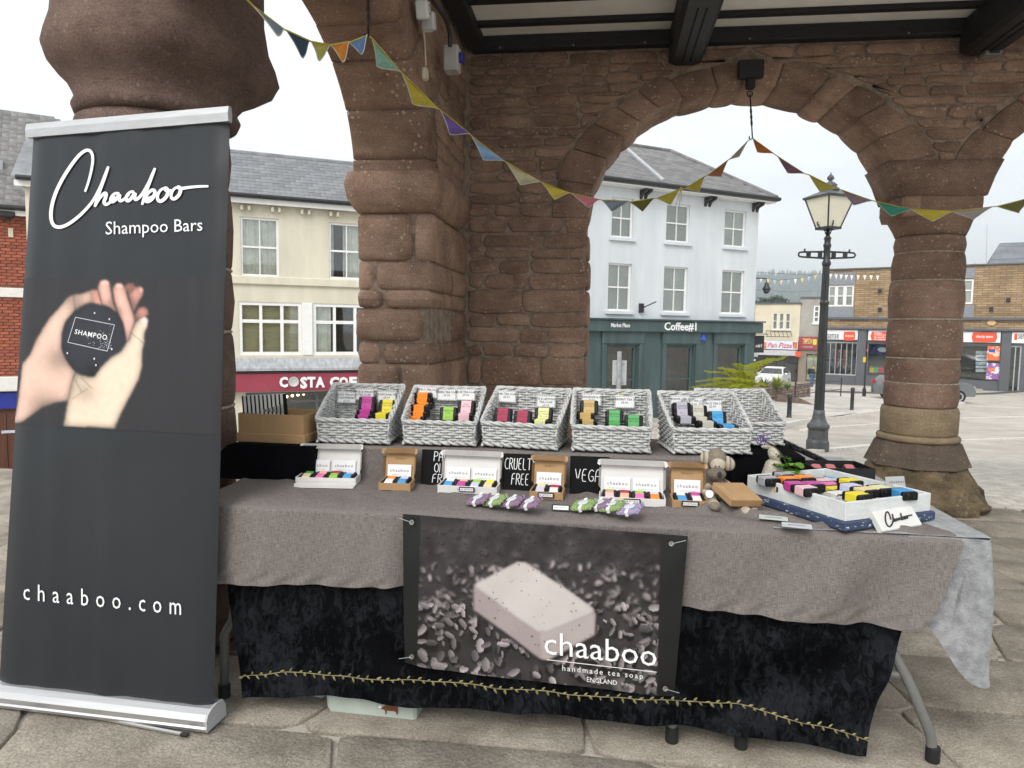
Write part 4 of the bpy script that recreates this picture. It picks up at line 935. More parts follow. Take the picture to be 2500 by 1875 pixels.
obj('shutter_box', MB().cbox(((x0+x1)/2, -.12, sz0-.3), (x1-x0-.2, .2, .45), .02), mat('pale_shutter', (.5, .5, .5), .5), B)
fl = FP.rect(1870, 808, 1930, 822, .3); mbx = MB()
for k in range(7): mbx.tube([(fl[0]+(fl[1]-fl[0])*k/6, -.32, fl[3]), (fl[0]+(fl[1]-fl[0])*(k+.4)/6, -.32, fl[2])], .02, 4)
mbx.tube([(fl[0], -.32, fl[3]), (fl[1], -.32, fl[3])], .025, 4).tube([(fl[0], -.32, fl[2]), (fl[1], -.32, fl[2])], .025, 4); obj('planter_rail', mbx, M_gutter, B)
rs_ = FP.rect(1942, 858, 1955, 871, .3); obj('red_sign', MB().box(((rs_[0]+rs_[1])/2, -.35, (rs_[2]+rs_[3])/2), (rs_[1]-rs_[0], .05, rs_[3]-rs_[2])), M_red_s, B)
FT = Fac((1975, 800), 61, -30, -3.5)
B = FT.thing('key_cutting_shop', 'narrow grey rendered shop with dark red sign between pizza takeaway and charity shop', 'shop building')
t_ = FT.loc(1975, 728)[1]; x0, x1 = FT.loc(1952, 800)[0], FT.loc(2016, 800)[0]; sz1, sz0 = FT.loc(1975, 822)[1], FT.loc(1975, 854)[1]
tw = FT.rect(1986, 746, 2001, 788); sw = FT.rect(1965, 862, 2006, 925)
obj('wall', wall_holes(x0, x1, sz1, t_, [tw]), mat('grey_render', (.36, .34, .31), .9, .12, .9), B); window(B, tw, (), ((.33, .1), (.66, .1)), .12, .05, sill=.15, behind=bl2)
obj('roof', MB().box(((x0+x1)/2, 2.5, t_+.05), (x1-x0+.1, 5.2, .14)), M_greyp, B)
obj('shopfront', wall_holes(x0, x1, 0, sz1-.01, [(sw[0], sw[1], .5, sw[3])], y=-.03), mat('brown_front', (.25, .2, .16), .6), B); window(B, (sw[0], sw[1], .5, sw[3]), ((.5, .1),), (), .1, .03, m=mat('brown_front', (.25, .2, .16)))
r_ = (sw[0]+.15, sw[1]-.15, .7, sw[3]-.2); obj('display_panel', MB().box(((r_[0]+r_[1])/2, .16, (r_[2]+r_[3])/2), (r_[1]-r_[0], .03, r_[3]-r_[2])), mat('lime_display', (.42, .5, .12), .6, .5, 2.2, c2=(.5, .48, .4)), B)
sg = obj('sign_board', MB().cbox(((x0+x1)/2, -.15, (sz0+sz1)/2), (x1-x0, .12, sz1-sz0), .01), mat('dark_red_sign', (.3, .05, .06), .5), B)
put_text(FT, sg, 'TIMPSON', 1960, 1983, 826, 840, mat('gold_letter', (.75, .55, .2), .5), .22, depth=.004, bold=.015); put_text(FT, sg, 'the quality service people', 1961, 1984, 845, 849, M_white, .22)
r_ = FT.rect(1985, 828, 1994, 842, .2); obj('yellow_panel', MB().box(((r_[0]+r_[1])/2, -.22, (r_[2]+r_[3])/2), (r_[1]-r_[0], .02, r_[3]-r_[2])), mat('lime_panel', (.6, .6, .05), .5), sg)
# slate roofed house over the charity shop, mast, chimneyless
FH = Fac((2470, 640), 80, -30, 2.)
B = FH.thing('slate_roofed_house', 'house with a plain grey slate roof rising behind the charity shop', 'house')
h0 = FH.loc(2470, 650)[1]; l0, l1 = FH.loc(2408, 645)[0], 12
obj('wall', MB().box(((l0+l1)/2, 4, h0/2-1), (l1-l0-.4, 7, h0+2)), M_cr2, B)
ap = FH.loc(2448, 592)
obj('roof', MB().add([(l0, -.3, h0), (l1, -.3, h0), (l1, 8, h0), (l0, 8, h0), (ap[0], 3.8, ap[1]+.35), (l1, 3.8, ap[1]+.35)], [(0, 1, 5, 4), (1, 2, 5), (2, 3, 4, 5), (3, 0, 4), (3, 2, 1, 0)]), paving_mat('far_slate', (.2, .21, .23), (.12, .12, .13), .6, .3), B)
MATS['far_slate'].node_tree.nodes['Mapping'].inputs['Rotation'].default_value = (R(60), 0, 0)
mt = FS.O+FS.ex*FS.loc(2410, 640)[0]-FS.n*3; q1 = on_plane(2410, 548, mt, FS.n)
tag(obj('radio_mast', MB().tube([(mt[0], mt[1], 2.8), (q1[0], q1[1], q1[2])], [.07, .03], 6), mat('pale_mast', (.5, .5, .5), .5)), 'thin pale mast standing up behind the charity shop roof', 'mast')
# ================================================================== street furniture, vehicles, plants, people
M_iron = mat('black_iron', (.022, .024, .025), .42, .3, 8, spec=.5)
M_iron2 = mat('grey_iron', (.07, .075, .08), .45, .25, 8, spec=.5)
# ------------------------------------------------------------------ lamp post
LY = 10.6; lx = on_plane(1996, 1080, (0, LY, 0), np.array([0, 1., 0]))
lgz = ground_z(lx[0], LY)
LP = thing('street_lamp', 'black fluted cast iron street lamp with glass lantern and ladder bar', 'street lamp', (lx[0], LY, lgz))
zf = lambda py, px=2010: on_plane(px, py, (0, LY, 0), np.array([0, 1., 0]))[2]-lgz
def fluted(prof, n=12, depth=.12):
    mb = MB(); rings = []
    for r_, z in prof:
        rings.append([(r_*(1-(depth if i % 2 else 0))*math.cos(math.pi*i/n), r_*(1-(depth if i % 2 else 0))*math.sin(math.pi*i/n), z) for i in range(2*n)])
    return mb.loft(rings)
obj('pedestal', fluted([(.165, -.05), (.165, .12), (.147, .16), (.142, zf(1050)), (.147, zf(1047))], 10, .08), M_iron2, LP)
obj('collar', MB().lathe([(.147, zf(1047)), (.16, zf(1043)), (.158, zf(1037)), (.13, zf(1033)), (.1, zf(1024)), (.085, zf(1012)), (.078, zf(1000))], 20), M_iron2, LP, smooth=True)
obj('shaft', fluted([(.074, zf(1000)), (.066, zf(900)), (.06, zf(745)), (.066, zf(742)), (.066, zf(738)), (.056, zf(734)), (.05, zf(650))], 9, .14), M_iron, LP)
obj('shaft_head', MB().lathe([(.05, zf(650)), (.062, zf(646)), (.062, zf(640)), (.048, zf(636)), (.046, zf(605)), (.055, zf(602)), (.055, zf(597)), (.043, zf(593)), (.045, zf(585)), (.055, zf(582)), (.03, zf(576)), (.022, zf(560))], 16), M_iron, LP, smooth=True)
zc = zf(622); hwid = .42
bar = MB(); Pc = [(-hwid+.04, 0, zc+.035), (hwid-.04, 0, zc+.035)]
loop = [(-hwid, 0, zc), (-hwid+.015, 0, zc+.028), (-hwid+.05, 0, zc+.035), (-.06, 0, zc+.045), (.06, 0, zc+.045), (hwid-.05, 0, zc+.035), (hwid-.015, 0, zc+.028), (hwid, 0, zc), (hwid-.015, 0, zc-.028), (hwid-.05, 0, zc-.035), (.06, 0, zc-.05), (-.06, 0, zc-.05), (-hwid+.05, 0, zc-.035), (-hwid+.015, 0, zc-.028), (-hwid, 0, zc)]
bar.tube(loop, .014, 6)
for x in (-.27, .27, -.1, .1): bar.box((x, 0, zc), (.06, .024, .07))
for x in (-.33, .33): bar.tube([(x, 0, zc+.03), (x, 0, zc+.085)], .013, 6)
obj('ladder_bar', bar, M_iron, LP)
for s_ in (-1, 1):
    for dirn in ((1, 0), (0, 1)):
        pts = [(.03, zf(572)), (.05, zf(562)), (.11, zf(557)), (.155, zf(550)), (.165, zf(543)), (.14, zf(540)), (.125, zf(545)), (.14, zf(549))]
        obj('scroll', MB().tube([(s_*a*dirn[0], s_*a*dirn[1], z) for a, z in pts], .009, 5), M_iron, LP)
lz0, lz1 = zf(557, 2025), zf(484, 2025); b0, b1 = .115, .235
rot45 = R(20)
def sqr(h, z, n=4): return [(h*math.sqrt(2)*math.cos(rot45+math.pi/4+math.pi/2*i), h*math.sqrt(2)*math.sin(rot45+math.pi/4+math.pi/2*i), z) for i in range(4)]
lan = thing('lantern', None, None); lan.parent = LP
A_, B_ = sqr(b0, lz0), sqr(b1, lz1)
for i in range(4):
    obj('lantern_bar', MB().tube([A_[i], B_[i]], .012, 5), M_iron, lan)
    j = (i+1) % 4; s_ = .985
    obj('pane', MB().add([tuple(np.array(p)*np.array([s_, s_, 1])) for p in (A_[i], A_[j], B_[j], B_[i])], [(0, 1, 2, 3)]), mat('frosted_lamp_glass', (.74, .72, .58), .35, .05, 3, spec=.5), lan)
rim = MB().loft([sqr(b0+.012, lz0-.02), sqr(b0+.012, lz0+.012)]); obj('lantern_floor', rim, M_iron, lan)
tp = MB().loft([sqr(b1+.02, lz1-.01), sqr(b1+.03, lz1+.02), sqr(b1*.5, zf(468, 2025)), sqr(b1*.42, zf(466, 2025))]); obj('lantern_roof', tp, M_iron2, lan)
obj('finial', MB().lathe([(.13, zf(466, 2025)), (.13, zf(461, 2025)), (.09, zf(457, 2025)), (.1, zf(452, 2025)), (.06, zf(446, 2025)), (.03, zf(444, 2025)), (.025, zf(441, 2025)), (.05, zf(437, 2025)), (.045, zf(431, 2025)), (.012, zf(426, 2025)), (.006, zf(421, 2025))], 14), M_iron2, lan, smooth=True)
# ------------------------------------------------------------------ bollards and railing
def at_ground(px, py):
    p = on_ground(px, py); return p
def bollard(px, py, hpx, label):
    p = on_ground(px, py); d = p[1]; h = hpx/F*d
    r_ = .075
    o = obj('bollard', MB().lathe([(r_*1.25, -.15), (r_*1.25, .03), (r_, .06), (r_*.95, h*.86), (r_*1.3, h*.88), (r_*1.3, h*.91), (r_*.9, h*.93), (r_*1.15, h*.96), (r_*.8, h*.99), (.01, h)], 14), M_iron, None, (p[0], p[1], p[2]+.08), smooth=True)
    tag(o, label, 'bollard', 'bollards on the square')
bollard(1926, 1027, 60, 'dark bollard on the pavement left of the lamp post'); bollard(2079, 1008, 58, 'dark bollard on the pavement right of the lamp post')
RA = thing('railing', 'black handrail on posts beside the raised planter', 'railing', tuple(on_ground(1940, 989)))
pa, pb, pc_ = on_ground(1940, 989), on_ground(2052, 972), on_ground(2130, 962)
for a in (pa, pb):
    q = a-pa; obj('post', MB().lathe([(.05, -.1), (.05, .05), (.032, .08), (.03, 1.0), (.05, 1.02), (.05, 1.06), (.03, 1.08), (.045, 1.12), (.035, 1.17), (0, 1.19)], 10), M_iron, RA, tuple(q), smooth=True)
for z in (.5, .98): obj('rail', MB().tube([(0, 0, z), tuple(pb-pa+np.array([0, 0, z]))], .024, 6), M_iron, RA)
# ------------------------------------------------------------------ planter with spiky plants
pl0, pl1 = on_ground(1856, 984), on_ground(1966, 974)
PLN = thing('stone_planter', 'low random stone planter on the square, full of spiky green plants', 'planter', tuple((pl0+pl1)/2), math.atan2(pl1[1]-pl0[1], pl1[0]-pl0[0]))
plw = np.linalg.norm((pl1-pl0)[:2])+1.2
M_ps = stone_mat('planter_stone', (.16, .12, .1), (.33, .25, .2), .2, .25)
obj('wall_core', MB().box((0, .9, .3), (plw-.06, 1.74, .7)), M_core, PLN)
for k in range(5):
    x = -plw/2
    while x < plw/2-.05:
        L_ = min(random.uniform(.2, .55), plw/2-x)
        obj('stone', MB().cbox((x+L_/2, 0, .06+k*.14), (L_-.02, .09, .125), .02), M_ps, PLN); x += L_
obj('coping', MB().cbox((0, .9, .74), (plw+.1, 1.95, .09), .02), M_ps, PLN)
def spiky(name, label, loc, n, L_, spread, c, wd=.03, group=None, droop=.6):
    mb = MB()
    for k in range(n):
        a = random.uniform(0, 2*math.pi); e = random.uniform(.15, 1)**.8*spread; l = L_*random.uniform(.6, 1.1)
        pts = []
        for i in range(6):
            t = i/5; r_ = math.sin(e)*l*t+.1*l*t*t*droop*e; z = math.cos(e)*l*t-droop*e*l*.55*t*t
            pts.append((r_*math.cos(a), r_*math.sin(a), z))
        o_ = len(mb.v); side = np.array([-math.sin(a), math.cos(a), 0])
        for i, p in enumerate(pts):
            ww = wd*(1-i/5.3)*(.6+.8*(i/5 < .5))
            mb.v.append(tuple(np.array(p)+side*ww)); mb.v.append(tuple(np.array(p)-side*ww))
        for i in range(5): mb.f.append((o_+2*i, o_+2*i+1, o_+2*i+3, o_+2*i+2))
    T_ = thing(name, label, 'plant', loc, group=group)
    obj('leaves', mb, mat('spiky_leaf_%d' % int(c[1]*100), c, .55, .3, 6), T_); obj('stem', MB().tube([(0, 0, -.1), (0, 0, L_*.15)], .04, 6), mat('plant_stem', (.1, .08, .04), .8), T_)
for px, py, n, L_, c, lb in ((1870, 950, 90, 1.1, (.16, .2, .06), 'dusty green spiky plant at the left of the stone planter'), (1902, 950, 120, 1.15, (.33, .38, .07), 'yellow green arching spiky plant in the middle of the stone planter'), (1928, 952, 70, .6, (.14, .28, .05), 'low bright green grassy plant at the right of the stone planter')):
    q = on_plane(px, py, pl0+np.array([0, .7, 0]), np.array([0, 1., 0])); b0_ = PLN.location
    spiky('spiky_plant', lb, (q[0], q[1]+.3, b0_[2]+.72), n, L_, 1.15, c, group='spiky plants in the stone planter')
lo_w = thing('low_wall', 'low stone ramp wall sloping down across the paving below the planter', 'wall', tuple(on_ground(1950, 990)))
qa, qb, qc = on_ground(1895, 985)-on_ground(1950, 990), on_ground(1950, 990)-on_ground(1950, 990), on_ground(1985, 994)-on_ground(1950, 990)
obj('coping', MB().loft([[tuple(p+np.array([0, -.15, -.1])), tuple(p+np.array([0, .15, -.1])), tuple(p+np.array([0, .15, h])), tuple(p+np.array([0, -.15, h]))] for p, h in ((qa, .42), (qb, .36), (qc, .12))]), M_ps, lo_w)
# ------------------------------------------------------------------ signs on posts
def sign_post(px, ytop, pbase, r_, m, label, name='sign_post'):
    b_ = np.array(pbase, float); nrm = np.array([0, 1., 0]); t = on_plane(px, ytop, b_, nrm)
    T_ = thing(name, label, 'sign', tuple(b_)); obj('post', MB().tube([(0, 0, -.1), (0, 0, t[2]-b_[2])], r_, 10), m, T_)
    return T_, b_, (lambda x, y: on_plane(x, y, b_, nrm)-b_)
M_galv = mat('galvanised_steel', (.42, .43, .44), .4, .15, 12, metal=.6)
M_alu = mat('sign_back_aluminium', (.42, .44, .45), .45, .08, 5)
p = on_plane(1510, 955, (0, 13.5, 0), np.array([0, 1., 0])); p[2] = ground_z(p[0], p[1])
T_, b_, L_ = sign_post(1511, 858, p, .042, M_galv, 'grey back of a parking sign on a galvanised post before the green shopfront')
a, c_ = L_(1497, 880), L_(1530, 941); obj('plate', MB().cbox(((a[0]+c_[0])/2, .06, (a[2]+c_[2])/2), (c_[0]-a[0], .012, a[2]-c_[2]), .004), M_alu, T_)
for z in (.88, .12): obj('clip', MB().box(((a[0]+c_[0])/2, .05, c_[2]+(a[2]-c_[2])*z), (.17, .03, .025)), M_galv, T_)
a = L_(1506, 951); obj('yellow_notice', MB().cbox((a[0]+.055, -.05, a[2]-.05), (.14, .012, .1), .003), mat('notice_yellow', (.75, .5, .03), .5), T_); lettering('KING', .045, M_ink, T_, (a[0]+.055, -.058, a[2]-.05))
p = on_ground(1836, 972); T_, b_, L_ = sign_post(1836, 803, p, .06, M_iron, 'cluster of traffic sign backs on a black post by the green shopfront corner')
s_ = p[1]/F
a = L_(1841, 831); obj('disc_sign', MB().lathe([(0, 0), (.3, 0), (.3, .015), (0, .015)], 24), M_alu, T_, (a[0]-.05, -.1, a[2]), rot=(R(90), 0, 0))
a = L_(1838, 864); obj('plate', MB().cbox((a[0], -.09, a[2]), (.5, .02, .3), .005), M_alu, T_)
a = L_(1838, 879); obj('small_plate', MB().cbox((a[0], -.09, a[2]), (.22, .02, .1), .004), M_signw, T_)
a = L_(1846, 805); obj('top_plate', MB().cbox((a[0]+.1, 0, a[2]), (.42, .05, .04), .004), M_galv, T_)
hs_ = thing('hanging_sign', 'dark hanging coffee sign on the corner of the green shopfront', 'sign', tuple(on_plane(1853, 840, FW.O, FW.n)))
obj('board', MB().cbox((0, 0, 0), (.36, .05, .62), .01), M_gutter, hs_); lettering('e#1', .17, M_white, hs_, (0, -.028, -.06)); obj('arm', MB().tube([(-.35, 0, .36), (.3, 0, .36)], .015, 5), M_gutter, hs_)
p = on_ground(2109, 972); T_, b_, L_ = sign_post(2110, 832, p, .045, M_iron, 'no entry sign seen edge on, on a black post before the charity shop')
a = L_(2117, 855); obj('no_entry_disc', MB().lathe([(0, 0), (.34, 0), (.34, .02), (0, .02)], 24), mat('sign_red', (.55, .04, .04), .4), T_, (a[0], 0, a[2]), rot=(R(90), 0, R(68))); obj('white_bar', MB().box((a[0]-.0, -.0, a[2]), (.03, .46, .11), rz=R(-22)), M_signw, T_)
a = L_(2109, 878); obj('yellow_plate', MB().box((a[0], -.06, a[2]), (.15, .02, .3)), mat('notice_yellow', (.75, .5, .03)), T_)
a = L_(2110, 952); obj('base_sleeve', MB().lathe([(.1, -.1), (.1, .5), (.07, .6), (.05, .62)], 12), M_iron, T_)
p = on_ground(2163, 968); T_, b_, L_ = sign_post(2166, 838, p, .04, M_galv, 'second no entry sign on a grey post half hidden by the column')
a = L_(2170, 853); obj('no_entry_disc', MB().lathe([(0, 0), (.34, 0), (.34, .02), (0, .02)], 24), mat('sign_red', (.55, .04, .04), .4), T_, (a[0], 0, a[2]), rot=(R(90), 0, R(55)))
# ------------------------------------------------------------------ bench
p = on_ground(2380, 945); BN = thing('park_bench', 'slatted dark bench before the charity shop window', 'bench', tuple(p), FS.a)
M_bw = mat('bench_wood', (.12, .1, .085), .7, .2, 6)
for k in range(4): obj('slat', MB().cbox((0, -.05+k*.11, .45), (2.4, .085, .035), .006), M_bw, BN)
for k in range(4): obj('slat', MB().cbox((0, .36+k*.03, .55+k*.12), (2.4, .03, .09), .006), M_bw, BN)
for x in (-1.1, 1.1): obj('leg', MB().tube([(x, -.1, -.05), (x, -.1, .43), (x, .3, .43), (x, .46, .95)], .03, 6).tube([(x, .35, .45), (x, .42, -.05)], .03, 6), M_iron, BN)
# ------------------------------------------------------------------ cars
def car(label, loc, rz, paint, kind='hatch'):
    T_ = thing('parked_car', label, 'car', loc, rz, 'cars on the square')
    L2, w2 = 2.1, .88
    prof = [(-2.1, .35), (-2.12, .62), (-2.02, .88), (-1.75, 1.0), (-1.1, 1.03), (-.35, 1.42), (.3, 1.49), (1.1, 1.47), (1.75, 1.25), (2.0, .98), (2.08, .7), (2.05, .35)]
    body = MB(); rings = []
    for f in (-1, -.97, -.86, 0, .86, .97, 1):
        ring = []
        for x, z in prof:
            tum = 1-(.24*max(0, (z-.95))/.55)
            drop = .05*(abs(f) > .9)*(z > 1.2)+.02*(abs(f) > .95)
            ring.append((x*(1-.02*(abs(f) > .95)), f*w2*tum, z-drop))
        rings.append(ring)
    body.loft(rings); me = body.mesh('body'); smooth_by_angle(me, 35)
    obj('body', me, paint, T_)
    gl = mat('car_glass', (.03, .035, .04), .08, .1, spec=.7)
    obj('windscreen', MB().add([(-1.08, -.76, 1.05), (-1.08, .76, 1.05), (-.42, .62, 1.41), (-.42, -.62, 1.41)], [(0, 1, 2, 3)]), gl, T_)
    obj('rear_window', MB().add([(1.72, -.68, 1.27), (1.72, .68, 1.27), (1.2, .6, 1.455), (1.2, -.6, 1.455)], [(0, 1, 2, 3)]), gl, T_)
    for s_ in (-1, 1):
        obj('side_window', MB().add([(-.9, s_*.885, 1.02), (-.32, s_*.72, 1.36), (.25, s_*.69, 1.42), (1.05, s_*.7, 1.4), (1.5, s_*.8, 1.18), (1.35, s_*.885, 1.02)], [(0, 1, 2, 3, 4, 5)]), gl, T_)
        obj('headlight', MB().cbox((-2.0, s_*.6, .78), (.2, .4, .16), .04), mat('headlamp', (.6, .62, .65), .15, spec=.7), T_); obj('tail_light', MB().cbox((1.99, s_*.68, .92), (.2, .28, .2), .04), mat('tail_lamp', (.4, .01, .01), .25), T_)
        obj('mirror', MB().cbox((-.75, s_*.98, 1.05), (.14, .2, .13), .03), paint, T_)
        for x in (-1.32, 1.28):
            wl = obj('wheel', MB().lathe([(.22, -.1), (.31, -.1), (.325, -.06), (.325, .06), (.31, .1), (.22, .1)], 22), mat('tyre', (.015, .015, .016), .8), T_, (x, s_*.8, .325), rot=(R(90), 0, 0)); obj('rim', MB().lathe([(.0, -.09), (.21, -.105), (.215, .0), (.21, .105), (0, .09)], 10), mat('alloy', (.45, .46, .48), .3, metal=.7), wl)
    return T_
p = on_ground(1867, 945); car('white car parked beyond the stone planter', (p[0]+.6, p[1], ground_z(p[0], p[1])), R(60), mat('white_car_paint', (.75, .76, .77), .25, .03, spec=.6))
p = on_ground(2248, 979); cg_ = car('dark grey hatchback parked behind the far column', (p[0], p[1], ground_z(p[0], p[1])), R(176), mat('grey_car_paint', (.12, .125, .13), .28, .05, spec=.6)); cg_.scale = (1.12, 1.08, 1.08)
# ------------------------------------------------------------------ person with backpack
def skin(name, V_, E_, Rd, m, parent, sub=2, root=0):
    me = bpy.data.meshes.new(name); me.from_pydata(V_, E_, []); o = bpy.data.objects.new(name, me); col.objects.link(o); o.parent = parent
    md = o.modifiers.new('skin', 'SKIN'); md.use_smooth_shade = True
    for i, sv in enumerate(me.skin_vertices[0].data): sv.radius = (Rd[i], Rd[i]*(.8 if name != 'head' else 1)); sv.use_root = (i == root)
    s_ = o.modifiers.new('sub', 'SUBSURF'); s_.levels = sub; s_.render_levels = sub
    me.materials.append(m); return o
p = on_ground(1982, 948)
PS = thing('person', 'person in dark jacket and jeans with a backpack, head bowed over a phone', 'person', tuple(p), R(55))
V_ = [(0, 0, .95), (0, .02, 1.2), (0, .0, 1.42), (0, -.06, 1.53), (0, -.09, 1.62), (0, -.1, 1.7), (.19, 0, 1.4), (.23, -.02, 1.14), (.1, -.26, 1.12), (.05, -.31, 1.15), (-.19, 0, 1.4), (-.23, -.02, 1.14), (-.1, -.26, 1.12), (-.05, -.31, 1.15), (.1, 0, .88), (.11, -.01, .48), (.11, .02, .08), (.12, -.13, .04), (-.1, 0, .88), (-.11, .02, .48), (-.11, .05, .08), (-.12, -.1, .04)]
E_ = [(0, 1), (1, 2), (2, 3), (3, 4), (4, 5), (2, 6), (6, 7), (7, 8), (8, 9), (2, 10), (10, 11), (11, 12), (12, 13), (0, 14), (14, 15), (15, 16), (16, 17), (0, 18), (18, 19), (19, 20), (20, 21)]
Rd = [.15, .15, .14, .06, .1, .085, .075, .055, .042, .035, .075, .055, .042, .035, .1, .07, .05, .045, .1, .07, .05, .045]
skin('body', V_, E_, Rd, mat('skin_tone', (.45, .27, .19), .6), PS)
jk = [0, 1, 2, 6, 7, 8, 10, 11, 12]; mp_ = {k: i for i, k in enumerate(jk)}
skin('jacket', [V_[k] for k in jk], [(mp_[a], mp_[b_]) for a, b_ in E_ if a in mp_ and b_ in mp_], [Rd[k]*1.18+.012 for k in jk], mat('dark_jacket', (.03, .032, .03), .8, .2), PS)
jn = [0, 14, 15, 16, 18, 19, 20]; mp_ = {k: i for i, k in enumerate(jn)}
skin('jeans', [(x, y, z-(.06 if k == 0 else 0)) for k in jn for x, y, z in [V_[k]]], [(mp_[a], mp_[b_]) for a, b_ in E_ if a in mp_ and b_ in mp_], [Rd[k]*1.1+.012 for k in jn], mat('blue_jeans', (.06, .11, .22), .85, .25), PS)
obj('shoe', MB().cbox((.12, -.06, .045), (.1, .28, .09), .03), M_gutter, PS); obj('shoe', MB().cbox((-.12, -.03, .045), (.1, .28, .09), .03), M_gutter, PS)
obj('hair', MB().lathe([(.0, .1), (.07, .085), (.1, .04), (.105, -.02), (.095, -.05)], 12, (0, -.075, 1.69)), mat('grey_hair', (.2, .17, .15), .8), PS, smooth=True)
obj('backpack', MB().cbox((0, .24, 1.22), (.3, .18, .44), .06), mat('dark_pack', (.02, .02, .025), .7), PS)
# ------------------------------------------------------------------ trees beyond the roofs
def tree(name, label, px, py, wpx, hpx, Y, c, c2, n=5200, seed=1, flat=.8):
    rg = np.random.default_rng(seed)
    q = on_plane(px, py, (0, Y, 0), np.array([0, 1., 0])); gz = ground_z(q[0], Y); s_ = Y/F; rx = wpx/2*s_; rz = hpx/2*s_
    T_ = thing(name, label, 'tree', (q[0], Y, gz), group='trees beyond the roofs'); cz = q[2]-gz
    tr = MB().tube([(0, 0, -.3), (rx*.03, 0, cz*.4), (0, 0, cz*.8), (0, 0, cz+rz*.6)], [rx*.12, rx*.09, rx*.06, rx*.02], 8)
    for k in range(9):
        a = k*2.4; tr.tube([(0, 0, cz-rz*.5+k*rz*.1), (math.cos(a)*rx*.6, math.sin(a)*rx*.6, cz-rz*.1+k*rz*.08)], [rx*.035, rx*.01], 5)
    obj('trunk', tr, mat('tree_bark', (.08, .06, .045), .9), T_)
    cl = rg.normal(size=(46, 3)); cl /= np.linalg.norm(cl, axis=1)[:, None]; cl *= (rg.random((46, 1))**.45)*np.array([.82, .82, .82]); cl[:, 2] = cl[:, 2]*flat
    mb = MB(); ci = rg.integers(0, 46, n); of = rg.normal(size=(n, 3))*np.array([.17, .17, .09]); P = (cl[ci]+of)*np.array([rx, rx, rz])+np.array([0, 0, cz])
    sz = rx*.045*(.6+rg.random(n)); nn = rg.normal(size=(n, 3)); nn[:, 2] += 1; nn /= np.linalg.norm(nn, axis=1)[:, None]
    t1 = np.cross(nn, rg.normal(size=(n, 3))); t1 /= np.linalg.norm(t1, axis=1)[:, None]; t2 = np.cross(nn, t1)
    Q = np.stack([P-t1*sz[:, None], P+t2*sz[:, None]*.6, P+t1*sz[:, None], P-t2*sz[:, None]*.6], 1).reshape(-1, 3)
    me = bpy.data.meshes.new('crown'); me.from_pydata(Q.tolist(), [], [(4*i, 4*i+1, 4*i+2, 4*i+3) for i in range(n)])
    obj('crown', me, mat('foliage_'+str(seed), c, .7, .3, .5, c2=c2), T_)
tree('cedar_tree', 'dark spreading cedar rising above the pizza shop', 1888, 748, 96, 70, 130, (.07, .1, .06), (.03, .05, .035), 6000, 3, .75)
tree('broadleaf_tree', 'pale green tree just right of the cedar, above the grey shop', 1962, 752, 70, 56, 125, (.2, .26, .09), (.1, .15, .05), 4000, 5)
tree('broadleaf_tree', 'small tuft of pale tree top showing over the charity shop roof', 2372, 652, 40, 26, 90, (.2, .24, .1), (.1, .14, .06), 1500, 8)
# wooded hill
hill = MB()
def hill_z(x, y):
    f = math.exp(-((x-620)/480)**2); g = 1/(1+math.exp(-(y-1130)/110)); return -6+116*f*g*(1+.06*wob(x/75, 1))
hill.grid(lambda i, j: (-450+2300*i, 800+1300*j, hill_z(-450+2300*i, 800+1300*j)), 50, 24)
tag(obj('hill', hill, mat('hill_green', (.05, .08, .045), .9, .3, .02)), kind='structure')
fr = MB(); rg = np.random.default_rng(4)
for k in range(3000):
    x, y = rg.uniform(250, 1150), rg.uniform(980, 1600); z = hill_z(x, y); h = rg.uniform(12, 22)
    if z < 4: continue
    fr.lathe([(h*.2, -1), (h*.13, h*.5), (.05, h)], 5, (x, y, z))
tag(obj('far_conifer_forest', fr, mat('conifer_green', (.035, .06, .035), .9, .4, .05), None), 'distant conifer wood covering the hill in the haze', 'forest', kind='stuff')
# ------------------------------------------------------------------ bunting across the street, wires, camera
def far_bunting(label, pts, Yd, n, cols, hpx):
    P = [on_plane(x, y, (0, Yd, 0), np.array([0, 1., 0])) for x, y in pts]; T_ = thing('street_bunting', label, 'bunting', tuple(P[0]), group='bunting across the far street')
    Q = [p-P[0] for p in P]; obj('string', MB().tube(Q, .012, 4), M_iron2, T_)
    for k in range(n):
        t = (k+.5)/n*(len(Q)-1); i = int(t); c = Q[i]+(Q[i+1]-Q[i])*(t-i); w_ = hpx*.32/F*Yd; h = hpx/F*Yd
        obj('flag', MB().extrude([(c[0]-w_, c[1], c[2]), (c[0]+w_, c[1], c[2]), (c[0]+random.uniform(-.4, .4)*w_, c[1]+.1*w_, c[2]-h)], (0, .004, 0)), mat('far_flag_%d' % (k % len(cols)), cols[k % len(cols)], .8), T_)
far_bunting('row of small white flags strung before the yellow brick shop', [(2022, 668), (2080, 671), (2150, 672)], 45, 9, [(.75, .74, .7)], 13)
far_bunting('row of small pastel flags strung against the wooded hill', [(1850, 676), (1900, 684), (1950, 680), (2000, 668)], 45, 9, [(.6, .45, .3), (.7, .55, .2), (.4, .5, .6), (.65, .5, .35), (.35, .45, .5)], 13)
for k, (a, b_) in enumerate((((1845, 664), (2030, 668)), ((1845, 707), (2000, 710)))):
    A_ = on_plane(*a, (0, 40, 0), np.array([0, 1., 0])); B_ = on_plane(*b_, (0, 55, 0), np.array([0, 1., 0]))
    tag(obj('overhead_wire', MB().tube([A_, (A_+B_)/2-np.array([0, 0, .12]), B_], .012, 4), M_iron2), ('upper' if k == 0 else 'lower')+' thin wire crossing the street before the wooded hill', 'wire', 'wires over the street')
A_ = FW.O+FW.ex*right+np.array([0, 0, FW.loc(1846, 679)[1]]); cpos = on_plane(1872, 690, (0, 26.5, 0), np.array([0, 1., 0]))
